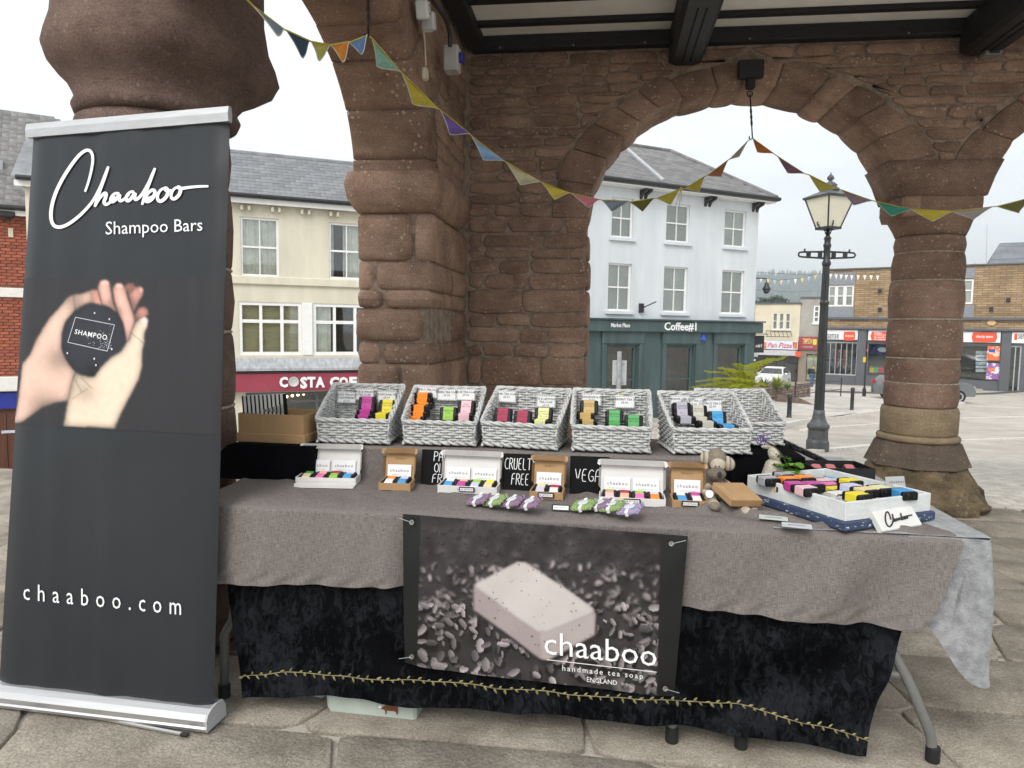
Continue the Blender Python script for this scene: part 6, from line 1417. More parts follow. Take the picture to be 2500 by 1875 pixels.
# ------------------------------------------------------------------ risers
RZT = .888
ri = H_thing('riser', 'low riser under the baskets, covered in taupe linen', 'riser', -.36, 2.93, TZ)
rm = cloth_mesh('cover', None, 120, 24, lambda a, j: ((-.76+1.57*a, -.225+(.006*wob(a*40, 2)*(1-min(1, j*2))) if j < .5 else -.225+.45*(j-.5)*2, (-.002+(RZT-TZ)*min(1, j*2))-.004*(abs(j-.5) < .03)+.001*wob(a*30, 1)), (a*1.57, j*.5)))
obj('cover', rm, M_linen, ri, smooth=True); obj('board', MB().cbox((.02, .0, (RZT-TZ)/2-.004), (1.54, .43, RZT-TZ-.012), .006), mat('riser_board', (.3, .22, .14), .7), ri)
M_bk = mat('black_cloth', (.003, .003, .004), .95, .4, 12, spec=.05)
rl = H_thing('black_riser', 'black cloth covered riser under the kraft box at the table end', 'riser', -1.3, 2.88, TZ)
obj('cover', MB().loft([[(-.21+.0*k+dx0, -.24, z), (.18, -.235, z), (.18, .2, z), (-.2+dx0, .2, z)] for k, (z, dx0) in enumerate(((-.004, -.10), (.03, -.07), (.09, -.02), (RZT-TZ-.004, .03), (RZT-TZ, .05)))]), M_bk, rl, smooth=False)
rr = H_thing('black_riser', 'black cloth covered riser under the angled baskets beside the toy monkey', 'riser', .62, 3.02, TZ)
obj('cover', MB().grid(lambda a, j: (-.2+.36*a, -.2+.014*wob(a*14, 3)*(1-min(1, 2*j)) if j < .5 else -.2+.42*(2*j-1), -.003+(RZT-TZ)*min(1, j*2)), 40, 12), M_bk, rr, smooth=True); obj('core', MB().cbox((-.02, .02, (RZT-TZ)/2-.004), (.34, .38, RZT-TZ-.014), .01), M_bk, rr)
# ------------------------------------------------------------------ white wicker baskets
M_wick = mat('white_washed_wicker', (.52, .525, .515), .6, .12, 45, .3, 200, c2=(.3, .295, .28), ramp=(.25, .55))
BW, BD, BHf, BHb = .282, .225, .094, .214
def basket_meshes():
    x0, x1 = -BW/2, BW/2; weave = MB(); stakes = MB(); pitch = .0105; gap = .031
    nF = 10; nS = 8
    z = .014; row = 0
    def strand(pts, row, r_=.0052):
        P = [np.array(p, float) for p in pts]; Q = []
        for i, p in enumerate(P):
            t = P[min(i+1, len(P)-1)]-P[max(i-1, 0)]; t[2] = 0; t /= np.linalg.norm(t)+1e-9; nrm = np.array([t[1], -t[0], 0])
            Q.append(tuple(p+nrm*.0046*math.cos(math.pi*(i/2+row))+np.array([0, 0, .0012*wob(i*.6, row)])))
        weave.tube(Q, [r_*(1+.12*wob(i*.4, row)) for i in range(len(Q))], 5)
    def run(a, b_, n): return [np.array(a)+(np.array(b_)-np.array(a))*i/(2*n) for i in range(2*n+1)]
    while z < BHb-.008:
        fl = .012*(z/BHb)              # slight outward flare
        ysl = 0 if z < BHf else BD*(z-BHf)/(BHb-BHf)*.92
        if z < BHf-.006:
            strand(run((x0-fl, -fl, z), (x1+fl, -fl, z), nF), row)
        ns = max(1, int(round(nS*(1-ysl/BD))))
        if BD-ysl > .02:
            strand(run((x1+fl, ysl-(fl if ysl == 0 else 0), z), (x1+fl, BD+fl, z), ns), row+1); strand(run((x0-fl, BD+fl, z), (x0-fl, ysl-(fl if ysl == 0 else 0), z), ns), row+1)
        strand(run((x1+fl, BD+fl, z), (x0-fl, BD+fl, z), nF), row)
        z += pitch; row += 1
    for i in range(nF+1):
        x = x0+(x1-x0)*i/nF; stakes.tube([(x, 0, 0), (x*1.05, -.006, BHf)], .0042, 5); stakes.tube([(x, BD, 0), (x*1.07, BD+.011, BHb)], .0042, 5)
    for i in range(nS+1):
        y = BD*i/nS; h = BHf+(BHb-BHf)*i/nS
        for s_, xx in ((-1, x0), (1, x1)): stakes.tube([(xx, y, 0), (xx+s_*.008, y, h)], .0042, 5)
    rim = MB(); f1, f2 = .009, .013
    loop = [(x0-f1, -f1, BHf), (0, -f1, BHf-.001), (x1+f1, -f1, BHf), (x1+f2, BD*.5, (BHf+BHb)/2), (x1+f2, BD+f2, BHb), (0, BD+f2, BHb-.002), (x0-f2, BD+f2, BHb), (x0-f2, BD*.5, (BHf+BHb)/2), (x0-f1, -f1, BHf)]
    D_ = []
    for a, b_ in zip(loop[:-1], loop[1:]):
        for k in range(14): D_.append(np.array(a)+(np.array(b_)-np.array(a))*k/14)
    for ph in (0, 2.1, 4.2): rim.tube([tuple(p+.005*np.array([math.cos(i*.55+ph), math.cos(i*.55+ph), math.sin(i*.55+ph)])) for i, p in enumerate(D_)], .0056, 5)
    foot = MB(); per = [(x0-.004, -.004), (x1+.004, -.004), (x1+.004, BD+.004), (x0-.004, BD+.004)]
    for a, b_ in zip(per, per[1:]+per[:1]):
        n = 8 if abs(a[0]-b_[0]) > .1 else 6
        for k in range(n):
            p = np.array(a)+(np.array(b_)-np.array(a))*k/n; q = np.array(a)+(np.array(b_)-np.array(a))*(k+1.25)/n; o = np.array([b_[1]-a[1], -(b_[0]-a[0])]); o = o/np.linalg.norm(o)*.005
            foot.tube([(p[0], p[1], .018), (p[0]*.5+q[0]*.5+o[0], p[1]*.5+q[1]*.5+o[1], .009), (q[0], q[1], .004)], .0058, 5)
    return weave.mesh('weave', True), stakes.mesh('stake', True), rim.mesh('rim', True), foot.mesh('foot_border', True)
bm4 = basket_meshes()
base_me = MB().cbox((0, BD/2, .006), (BW-.004, BD-.004, .01), .003).mesh('bottom'); liner_me = MB().cbox((0, BD/2, .03), (BW-.03, BD-.03, .036), .004).mesh('liner')
def basket(U, V, rz, label):
    T_ = H_thing('wicker_basket', label, 'basket', U, V, RZT+.004, rz, 'white wicker display baskets')
    for me, nm in zip(bm4, ('weave', 'stakes', 'rim', 'foot_border')): obj(nm, me, M_wick, T_)
    obj('bottom', base_me, M_wick, T_); obj('liner', liner_me, mat('tissue_liner', (.25, .25, .24), .9), T_)
    T_.scale = (random.uniform(.97, 1.03), 1, random.uniform(.97, 1.03))
    return T_
def mid(a, b_): return ((a[0]+b_[0])/2, (a[1]+b_[1])/2)
BK = []
for (l, r_), hd, lb in ((((-1.148, 2.72), (-.838, 2.745)), 3, 'leftmost white wicker basket holding magenta and yellow soaps'), (((-.80, 2.755), (-.492, 2.77)), 2, 'white wicker basket holding a pile of orange soaps, green and pink'), (((-.475, 2.79), (-.17, 2.735)), -8, 'white wicker basket holding two crimson soaps and a lemon one'), (((-.12, 2.752), (.195, 2.75)), 0, 'white wicker basket holding tan and bright green soaps'), (((.275, 2.765), (.57, 2.81)), 9, 'front angled white wicker basket holding blue, beige and lilac soaps'), (((.455, 3.01), (.755, 3.06)), 10, 'rearmost white wicker basket, half hidden behind the angled one')):
    c = mid(l, r_); BK.append((c, R(hd), basket(c[0], c[1], R(hd), lb)))
# ------------------------------------------------------------------ soap bars
def soap_meshes(w_, h, t):
    b_ = MB().cbox((0, 0, 0), (w_, t, h), .004); lb = MB().cbox((0, 0, 0), (w_*.62, t+.0016, h+.0016), .002); return b_.mesh('wrapper'), lb.mesh('band')
M_wrap = mat('black_paisley_wrap', (.004, .004, .005), .5, .5, 110, c2=(.05, .05, .05), ramp=(.36, .42), spec=.25)
SOAP = soap_meshes(.074, .056, .028); MINI = soap_meshes(.052, .034, .02)
def band(nm): return MATS['band_'+nm]
for nm, c in dict(magenta=(.48, .05, .28), yellow=(.72, .6, .03), orange=(.85, .24, .02), green=(.27, .5, .05), pink=(.72, .46, .5), crimson=(.34, .015, .06), lemon=(.68, .68, .3), tan=(.48, .33, .12), mint=(.08, .36, .1), lilac=(.38, .36, .42), beige=(.46, .44, .37), blue=(.06, .3, .58), white=(.7, .68, .66), peach=(.8, .42, .28), lavender=(.52, .52, .68), straw=(.7, .56, .3), hotpink=(.72, .16, .4), grey=(.36, .35, .38), cream=(.68, .64, .38)).items(): mat('band_'+nm, c, .5, .04, 20)
used_labels = {}
def soap(U, V, Z, rot, colr, label, group, mesh=SOAP, txt=None, name='soap_bar'):
    T_ = H_thing(name, label, 'soap', U, V, Z, rot=rot, group=group)
    obj('wrapper', mesh[0], M_wrap, T_)
    bn = bpy.data.objects.new('band', mesh[1].copy() if not mesh[1].materials else mesh[1]); 
    me = TXT.setdefault(('band', id(mesh), colr), None)
    if me is None: me = mesh[1].copy(); me.materials.clear(); me.materials.append(band(colr)); TXT[('band', id(mesh), colr)] = me
    bpy.data.objects.remove(bn)
    bo = obj('band', me, None, T_)
    if txt:
        w_ = .05 if mesh is SOAP else .034
        for k, s_ in enumerate(txt.split('\n')): lettering(s_, .0085, M_ink, bo, (0, -.0152, .012-.0095*k), res=1)
        obj('signature', SIG, M_ink, bo, (0, -.0152, -.017), rot=(R(90), 0, 0))
    return T_
sg_ = MB(); flat_stroke(sg_, [(x*.00001, -y*.00001) for x, y in [(-900, 200), (-700, -500), (-900, -300), (-600, 300), (-300, -100), (-100, 150), (150, -200), (300, 100), (500, -50), (1000, -100)]], .0009, lambda x, y: (x, y, 0)); SIG = sg_.mesh('signature')
GRP = 'full size soap bars in the baskets'
def face(px, py, V, c, lb, tilt=-18, yaw=0, txt=None):
    q = on_V(px, py, V); return soap(q[0], V+.014, q[2], RZ(R(yaw)) @ RX(R(tilt)), c, lb, GRP, txt=txt)
def flat(px, py, V, c, lb, yaw=0):
    q = on_V(px, py, V); return soap(q[0], V+.028, q[2], RZ(R(yaw)) @ RX(R(-90)), c, lb, GRP)
n1, n2, n3, n4, n5 = 'leftmost basket', 'second basket', 'third basket', 'fourth basket', 'front angled basket'
face(895, 986, 2.90, 'magenta', 'magenta banded soap standing in the '+n1, txt='APPLE & WALNUT\nTEA SOAP'); flat(890, 1009, 2.85, 'magenta', 'upper flat magenta banded soap under the standing one in the '+n1); flat(886, 1021, 2.845, 'magenta', 'lowest magenta banded soap just above the rim of the '+n1)
face(945, 994, 2.90, 'yellow', 'yellow banded soap standing in the '+n1, txt='TROPICANA\nTEA SOAP'); flat(929, 1018, 2.82, 'yellow', 'flat yellow banded soap at the rim of the '+n1)
for k, (x, y, V) in enumerate(((1031, 968, 2.93), (1030, 981, 2.928), (1033, 991, 2.926), (1023, 998, 2.86), (1021, 1013, 2.858), (1013, 1025, 2.84))):
    flat(x, y, V, 'orange', 'orange banded soap, %s of the orange pile in the second basket' % ('topmost', 'second from top', 'third from top', 'fourth from top', 'second from bottom', 'lowest')[k], yaw=random.uniform(-4, 4))
face(1094, 1012, 2.92, 'green', 'lime green banded soap standing in the '+n2, txt='GREEN TEA\nSOAP'); face(1138, 997, 2.93, 'pink', 'pale pink banded soap standing in the '+n2, yaw=-6, txt='ROSE\nTEA SOAP'); flat(1129, 1020, 2.86, 'pink', 'flat pale pink banded soap at the rim of the '+n2, yaw=10)
face(1228, 1015, 2.88, 'crimson', 'left crimson banded soap in the '+n3, yaw=-8, txt='CHAI\nTEA SOAP'); face(1276, 1021, 2.87, 'crimson', 'right crimson banded soap in the '+n3, yaw=-8, txt='CHAI\nTEA SOAP'); face(1327, 1015, 2.87, 'lemon', 'lemon banded soap standing in the '+n3, yaw=-4, txt='LEMON &\nLEMONGRASS\nTEA SOAP'); flat(1320, 1034, 2.80, 'lemon', 'flat lemon banded soap at the rim of the '+n3, yaw=-8)
face(1438, 996, 2.90, 'tan', 'tan banded soap standing on top of its pile in the '+n4, txt='FRANKINCENSE &\nMYRRH TEA SOAP'); flat(1429, 1018, 2.86, 'tan', 'flat tan banded soap below the standing one in the '+n4); flat(1435, 1034, 2.83, 'tan', 'lowest flat tan banded soap in the '+n4)
face(1500, 1021, 2.90, 'mint', 'taller bright green banded soap in the '+n4, txt='PEPPERMINT\nTEA SOAP'); flat(1500, 1041, 2.82, 'mint', 'flat bright green banded soap at the rim of the '+n4); face(1547, 1033, 2.87, 'mint', 'lower bright green banded soap at the end of the '+n4, txt='PEPPERMINT\nTEA SOAP')
face(1664, 1001, 2.94, 'lilac', 'lilac grey banded soap standing in the '+n5, yaw=10, txt='LAVENDER\nTEA SOAP'); face(1704, 1008, 2.94, 'beige', 'beige banded soap standing in the '+n5, yaw=9, txt='ENGLISH\nTEA SOAP'); face(1751, 1023, 2.92, 'blue', 'blue banded soap standing in the '+n5, yaw=9, txt='LICORICE\nTEA SOAP')
flat(1710, 1027, 2.89, 'beige', 'flat beige banded soap behind another in the '+n5, yaw=9); flat(1726, 1038, 2.85, 'beige', 'flat beige banded soap nearest the rim of the '+n5, yaw=9); flat(1672, 1026, 2.88, 'lilac', 'flat lilac grey banded soap in the '+n5, yaw=9); flat(1777, 1047, 2.86, 'blue', 'flat blue banded soap at the rim of the '+n5, yaw=9)
# ------------------------------------------------------------------ price tags on the basket backs
M_paper = mat('white_card', (.72, .72, .72), .7, .03, 20)
def price(px, py, k, lines, label):
    (cx, cy), hd, T0 = BK[k]; V0 = cy+BD-.012
    q = on_V(px, py, V0); dv = (q[0]-cx)*math.tan(hd)
    T_ = H_thing('price_tag', label, 'price tag', q[0], V0+dv-.008, q[2], hd, 'price tags in the baskets')
    obj('card', MB().cbox((0, 0, 0), (.082, .0016, .05), .0006), M_paper, T_, rot=(R(-4), 0, 0))
    dots = MB()
    for i in range(11):
        x = -.037+.0074*i
        for z in (-.0222, .0222): dots.box((x, -.0012, z), (.0032, .0004, .0026))
    for i in range(6):
        for x in (-.0385, .0385): dots.box((x, -.0012, -.016+.0064*i), (.0026, .0004, .0032))
    tag(obj('dotted_border', dots, M_ink, T_, rot=(R(-4), 0, 0)), kind='stuff')
    for i, s_ in enumerate(lines):
        lettering(s_, .0125, M_ink, T_, (0, -.0024, .011-.0135*i), rot=(R(86), 0, 0), res=1)
for px, py, k, ls in ((849, 969, 0, ('WHITE TEA SOAP', 'STRAWBERRY', '£5.00')), (892, 962, 0, ('APPLE & WALNUT', 'TEA SOAP')), (945, 969, 0, ('TROPICANA TEA', '£5.00')), (1046, 957, 1, ('CITRUS TEA SOAP', '£5.00')), (1092, 963, 1, ('GREEN TEA SOAP', '£5.00')), (1138, 963, 1, ('ROSE TEA SOAP', '£5.00')), (1237, 968, 2, ('CHAI TEA SOAP', '£5.00')), (1334, 979, 2, ('LEMON & LEMONGRASS', 'TEA SOAP', '£5.00')), (1444, 975, 3, ('FRANKINCENSE & MYRRH', '£5.00')), (1525, 981, 3, ('PEPPERMINT TEA SOAP', '£5.00')), (1659, 979, 4, ('LAVENDER TEA SOAP', '£5.00')), (1692, 984, 4, ('ENGLISH TEA SOAP', '£5.00')), (1739, 991, 4, ('LICORICE TEA SOAP', '£5.00'))):
    price(px, py, k, ls, 'small white dotted price tag reading '+ls[0].lower().replace('&', 'and')+', inside a wicker basket')
# ------------------------------------------------------------------ gift boxes
M_kraft = mat('kraft_board', (.38, .235, .115), .8, .08, 12, .15, 90); M_wbox = mat('white_box_board', (.62, .6, .58), .7, .04, 12)
def gift(U, V, rz, w_, white, cols, cards, label, short, sticker=None, tuck_front=False, lidh=.118, tilt=14):
    m = M_wbox if white else M_kraft; d, h, t = .078, .028, .0025
    T_ = H_thing('gift_box', label, 'gift box', U, V, TZ+.002, rz, 'open gift boxes along the table')
    obj('tray_floor', MB().box((0, d/2, t/2), (w_, d, t)), m, T_)
    obj('front_wall', MB().cbox((0, 0, h/2), (w_, .004, h), .001), m, T_); obj('back_wall', MB().cbox((0, d, h/2), (w_, .004, h), .001), m, T_)
    for s_ in (-1, 1):
        obj('side_wall', MB().cbox((s_*(w_/2+.002), d/2, h/2), (.005, d+.004, h+.004), .001), m, T_)
    ct, st_ = math.cos(R(tilt)), math.sin(R(tilt))
    def lp(x, y, z): return (x, d+.003+z*st_+y*ct, h+z*ct-y*st_)
    lid = obj('lid', MB().add([lp(-w_/2, 0, 0), lp(w_/2, 0, 0), lp(w_/2, 0, lidh), lp(-w_/2, 0, lidh), lp(-w_/2, t, 0), lp(w_/2, t, 0), lp(w_/2, t, lidh), lp(-w_/2, t, lidh)], [(0, 1, 2, 3), (7, 6, 5, 4), (0, 4, 5, 1), (1, 5, 6, 2), (2, 6, 7, 3), (3, 7, 4, 0)]), m, T_)
    if not tuck_front or True:
        obj('tuck_flap', MB().add([lp(-w_/2, -.001, lidh), lp(w_/2, -.001, lidh), lp(w_/2+.004, -.024, lidh-.022), lp(-w_/2-.004, -.024, lidh-.022)], [(0, 1, 2, 3), (3, 2, 1, 0)]), m, lid)
    for s_ in (-1, 1):
        obj('ear', MB().add([lp(s_*w_/2, -.001, lidh), lp(s_*(w_/2+.012), -.018, lidh-.004), lp(s_*(w_/2+.014), -.026, lidh-.02), lp(s_*(w_/2+.004), -.024, lidh-.026)], [(0, 1, 2, 3), (3, 2, 1, 0)]), m, lid)
        obj('dust_flap', MB().add([lp(s_*w_/2, 0, .01), lp(s_*w_/2, 0, lidh-.03), lp(s_*(w_/2+.008), -.014, lidh-.034), lp(s_*(w_/2+.008), -.014, .02)], [(0, 1, 2, 3), (3, 2, 1, 0)]), m, lid)
    if tuck_front:
        obj('front_flap', MB().cbox((.006, -.03, .005), (w_*1.02, .05, .003), .001, rot=RX(R(9))).cbox((.008, -.056, .008), (w_*1.0, .003, .016), .001), m, T_)
    if not white: lettering('chaaboo', .013, mat('kraft_stamp', (.2, .12, .06), .8), lid, (0, lp(0, -.0012, lidh*.66)[1], lp(0, 0, lidh*.66)[2]), rot=(R(90-tilt), 0, 0), res=1)
    if sticker:
        st = obj('price_plate', MB().cbox((w_*.0, -.006, h*.62), (.058, .005, .018), .001), M_ink, T_); obj('price_paper', MB().box((0, -.0092, h*.62), (.05, .001, .011)), M_paper, st); lettering(sticker, .0075, M_ink, st, (0, -.0102, h*.62), res=1)
    Mr = RZ(rz); n = len(cols[0])
    for r_, row in enumerate(cols):
        for k, c in enumerate(row):
            x = -w_/2+.006+(k+.5)*(w_-.012)/n; y = .021+r_*.036; q = Mr @ Vector((x, y, 0))
            soap(U+q.x, V+q.y, TZ+h*.95+.002*r_+random.uniform(-.002, .002), RZ(rz+random.uniform(-.06, .06)) @ RX(R(-78)), c, '%s mini soap, %s row, number %d from left, %s' % (c if c != 'hotpink' else 'hot pink', 'front' if r_ == 0 else 'back', k+1, short), 'mini soaps in the gift boxes', MINI, None, 'mini_soap')
    for k, x in enumerate(cards):
        q = Mr @ Vector((x, d-.004, 0)); cd_ = H_thing('business_card', '%s white card leaning inside the %s' % (('left', 'right')[k] if len(cards) > 1 else 'single', short), 'card', U+q.x, V+q.y, TZ+h-.006, group='white cards in the gift boxes', rot=RZ(rz) @ RX(R(-10)))
        obj('sheet', MB().box((0, 0, .032), (.092, .0012, .062)), M_paper, cd_); lettering('chaaboo', .0165, M_ink, cd_, (0, -.0012, .04), track=1.35); lettering('handmade tea soap', .006, mat('grey_ink', (.2, .2, .2), .7), cd_, (0, -.0012, .024), track=1.2, res=1); lettering('ENGLAND', .005, mat('grey_ink', (.2, .2, .2), .7), cd_, (0, -.0012, .015), track=1.2, res=1)
gift(-1.05, 2.585, R(6), .225, True, [('straw', 'hotpink', 'green', 'blue'), ('mint', 'peach', 'crimson', 'lavender')], (-.052, .05), 'white gift box of eight mini soaps with its front flap open, at the table end', 'white box with open front flap', None, True)
gift(-.765, 2.545, R(3), .112, False, [('white', 'blue'), ('orange', 'lavender')], (.0,), 'small kraft gift box of four mini soaps, left of the palm oil sign', 'kraft box left of palm sign')
gift(-.488, 2.545, R(-1), .215, True, [('blue', 'magenta', 'lavender', 'straw'), ('white', 'peach', 'green', 'yellow')], (-.052, .05), 'white gift box of eight mini soaps before the palm oil sign', 'white box before palm sign', 'LARGE GIFT BOX £20')
gift(-.192, 2.512, R(-2), .112, False, [('lavender', 'white'), ('straw', 'crimson')], (.0,), 'small kraft gift box of four mini soaps, right of the cruelty free sign', 'kraft box by cruelty sign', 'MINI GIFT BOX £10')
gift(.112, 2.475, R(-1), .222, True, [('pink', 'peach', 'hotpink', 'orange'), ('tan', 'crimson', 'green', 'lavender')], (-.052, .05), 'white gift box of eight mini soaps before the vegan sign', 'white box before vegan sign', 'LARGE GIFT BOX £20')
gift(.310, 2.478, R(1), .112, False, [('blue', 'white'), ('white', 'magenta')], (.0,), 'small kraft gift box of four mini soaps beside the toy monkey', 'kraft box beside toy monkey', 'MINI GIFT BOX £10')
# ------------------------------------------------------------------ black signs with hand lettering
def board(px0, py0, px1, py1, V, words_, label):
    a = on_V(px0, py0, V); b_ = on_V(px1, py1, V); U, w_, h = (a[0]+b_[0])/2, b_[0]-a[0], a[2]-TZ
    T_ = H_thing('black_sign', label, 'sign', U, V, TZ, group='black hand lettered signs', rot=RX(R(-9)))
    obj('panel', MB().cbox((0, .008, h/2), (w_, .016, h), .002), mat('black_sign_paint', (.005, .005, .006), .7, .3, 30, spec=.15), T_)
    n = len(words_)
    for k, (wd_, x0, x1, z0, z1) in enumerate(words_):
        mb = MB(); wid = sum(.95 for _ in wd_); sx = (x1-x0)*w_/wid; sz = (z1-z0)*h/2
        for i, chh in enumerate(wd_):
            for st in STROKE[chh]:
                flat_stroke(mb, chaikin([((x0-.5)*w_+(i*.95+x)*sx, z0*h+z*sz) for x, z in st], 1), .0026, lambda x, z: (x, -.0012, z))
        obj('lettering', mb, M_white, T_)
board(1027, 1098, 1128, 1190, 2.665, [('PALM', .3, .78, .68, .95), ('OIL', .32, .68, .37, .62), ('FREE', .28, .8, .08, .32)], 'black sign lettered palm oil free, half hidden by a white gift box')
board(1228, 1108, 1324, 1205, 2.64, [('CRUELTY', .04, .84, .57, .88), ('FREE', .22, .68, .16, .46)], 'black sign lettered cruelty free in white capitals')
board(1392, 1114, 1486, 1212, 2.625, [('VEGAN', .14, .98, .34, .66)], 'black sign lettered vegan, partly behind a white gift box')
# ------------------------------------------------------------------ crochet soap pouches and their label
def pouch_mesh():
    mb = MB(); a, b_, h = .046, .034, .011; n, m_ = 64, 30; rings = []
    for j in range(m_+1):
        ph = -math.pi/2+math.pi*j/m_; ring = []
        for i in range(n):
            t = 2*math.pi*i/n; e = .42
            cx = math.copysign(abs(math.cos(t))**e, math.cos(t)); sy = math.copysign(abs(math.sin(t))**e, math.sin(t)); r_ = max(.0, math.cos(ph))**.45
            k = 1+.05*math.sin(i*math.pi/1.0*.5+j)*1
            bump = .0014*math.sin(i*1.57+j*.6)*math.sin(j*1.9)
            ring.append((a*cx*r_*(1+bump*12), b_*sy*r_*(1+bump*12), h+h*math.sin(ph)+bump))
        rings.append(ring)
    return mb.loft(rings).mesh('pouch', True)
PM = pouch_mesh()
bandm = MB().cbox((0, 0, .0115), (.014, .075, .0242), .003).mesh('paper_band'); ovm = MB().lathe([(0, 0), (.02, 0), (.02, .001), (0, .001)], 24).mesh('oval_label')
frm = MB()
for i in range(9): frm.lathe([(0, -.006), (.006, -.003), (.0065, .002), (0, .006)], 7, (.048+.004*math.sin(i*2), -.03+.0075*i, .012+.004*math.sin(i*1.7)))
frm = frm.mesh('frill', True)
M_cp = mat('purple_yarn', (.17, .1, .17), .9, .35, 160, .6, 260, c2=(.33, .23, .31)); M_cg = mat('green_yarn', (.15, .26, .06), .9, .35, 160, .6, 260, c2=(.36, .45, .22)); M_cl = mat('lilac_yarn', (.26, .2, .36), .9, .3, 160, .6, 260, c2=(.42, .36, .5))
pm_c = {}
for k, (px, py, m, z, lb) in enumerate(((1168, 1229, M_cp, 0, 'purple crochet pouch, first of the row before the cruelty free sign'), (1208, 1229, M_cg, .006, 'green crochet pouch in the row before the cruelty free sign'), (1250, 1230, M_cp, .011, 'purple crochet pouch right of the green one before the cruelty free sign'), (1293, 1233, M_cp, .014, 'purple crochet pouch at the right end, next to the small black label'),
        (1424, 1243, M_cg, 0, 'green crochet pouch right of the small black label'), (1462, 1239, M_cp, .006, 'purple crochet pouch between two green ones'), (1492, 1241, M_cg, .011, 'green crochet pouch beside the lilac one'), (1537, 1247, M_cl, .015, 'lilac crochet pouch at the right end of its row'))):
    q = on_Z(px, py, TZ+.012+z); T_ = H_thing('crochet_pouch', lb, 'pouch', q[0], q[1], TZ+z*.45+.018, R(-16), 'crochet soap pouches', rot=RZ(R(-24)) @ RX(R(22)) @ RY(R(-13)))
    for me, nm, mm in ((PM, 'pouch', m), (frm, 'frill', m)):
        key = (nm, m.name)
        if key not in pm_c: c_ = me.copy(); c_.materials.clear(); c_.materials.append(mm); pm_c[key] = c_
        obj(nm, pm_c[key], None, T_)
    T_.scale = (.86, .86, .8)
    bo = obj('paper_band', bandm, M_paper, T_, (.004, 0, 0)); obj('oval_label', ovm, mat('grey_edge_label', (.55, .56, .6), .6), bo, (.004, .0, .0238), scale=(1.15, .8, 1))
a = on_Z(1369, 1250, TZ); T_ = H_thing('label_stand', 'small black framed label lying between the two rows of crochet pouches', 'label', a[0], a[1], TZ+.003, R(-2), rot=RX(R(-35)))
obj('frame', MB().cbox((0, 0, .011), (.062, .004, .024), .001), M_ink, T_); obj('paper', MB().box((0, -.0026, .011), (.052, .001, .014)), M_paper, T_); lettering('CROCHET SOAP BAG £4.50', .0062, M_ink, T_, (0, -.0036, .011), res=1)
# ------------------------------------------------------------------ soap display tray
M_tw = mat('white_chalk_paint', (.6, .62, .61), .75, .08, 14, .25, 60); M_tb = mat('chipped_navy_paint', (.035, .055, .11), .65, .3, 40, c2=(.6, .6, .58), ramp=(.36, .4), stretch=(1, 1, 2.5))
tu, tv = .759, 2.285; ta = R(30.5); tw_, td, thh = .385, .44, .088
TR = H_thing('display_tray', 'white compartment tray with chipped navy plinth, full of soaps', 'tray', tu, tv, TZ+.002, ta)
obj('plinth', MB().cbox((tw_/2, td/2, .014), (tw_+.024, td+.024, .028), .003), M_tb, TR)
for nm, c, dm in (('wall', (tw_/2, .005, .028+thh/2), (tw_, .01, thh-.028)), ('wall', (tw_/2, td-.005, .028+thh/2), (tw_, .01, thh-.028)), ('wall', (.005, td/2, .028+thh/2), (.01, td-.021, thh-.028)), ('wall', (tw_-.005, td/2, .028+thh/2), (.01, td-.021, thh-.028))):
    obj(nm, MB().cbox((c[0], c[1], .0285+(thh-.028)/2), dm, .0015), M_tw, TR)
obj('floor_board', MB().box((tw_/2, td/2, .034), (tw_-.02, td-.02, .006)), M_tw, TR)
for k in (1, 2, 3): obj('divider', MB().box((tw_*k/4, td/2, .055), (.006, td-.021, .045)), M_tw, TR)
for k in (1, 2, 3): obj('divider', MB().box((tw_/2, td*k/4, .0535), (tw_-.021, .006, .042)), M_tw, TR)
for k, (px, py, c, lb, fl_, yaw) in enumerate(((1876, 1172, 'grey', 'grey banded soap at the back left corner of the tray', 0, 20), (1915, 1162, 'grey', 'grey banded soap standing at the back of the tray beside the leaves', 0, 25), (1924, 1173, 'orange', 'orange banded soap near the back of the tray, left of its twin', 0, 18), (1962, 1170, 'orange', 'orange banded soap near the back of the tray, right of its twin', 0, 20), (1940, 1186, 'magenta', 'magenta banded soap in the tray left of the other magenta one', 0, 15), (1983, 1186, 'magenta', 'magenta banded soap in the middle of the tray', 0, 20), (1968, 1196, 'pink', 'pale pink banded soap near the front edge of the tray', 0, 22), (1900, 1188, 'orange', 'flat orange banded soap low in the tray by its side wall', 1, 25), (2028, 1187, 'hotpink', 'flat hot pink banded soap in the middle of the tray', 1, 25), (2075, 1178, 'yellow', 'yellow banded soap at the back right of the tray', 0, 28), (2078, 1191, 'lavender', 'pale lavender banded soap in the tray between yellow ones', 0, 25), (2038, 1198, 'yellow', 'flat yellow banded soap near the middle of the tray', 1, 28), (2112, 1200, 'straw', 'straw banded soap in the tray behind the big yellow one', 0, 28), (2148, 1196, 'cream', 'cream banded soap at the right of the tray beside the blue one', 0, 25), (2092, 1212, 'yellow', 'bright yellow banded soap at the front corner of the tray', 0, 30), (2205, 1204, 'blue', 'blue banded soap at the far right corner of the tray', 0, 18), (2045, 1210, 'white', 'flat white banded soap at the front of the tray', 1, 28), (2012, 1178, 'pink', 'flat pale pink banded soap deep in the tray', 1, 25))):
    z_ = TZ+.09-(.022 if fl_ else 0); q = on_Z(px, py+2, z_)
    soap(q[0], q[1], z_, RZ(R(yaw+90)) @ RX(R(-90)), c, lb, 'soap bars in the display tray')
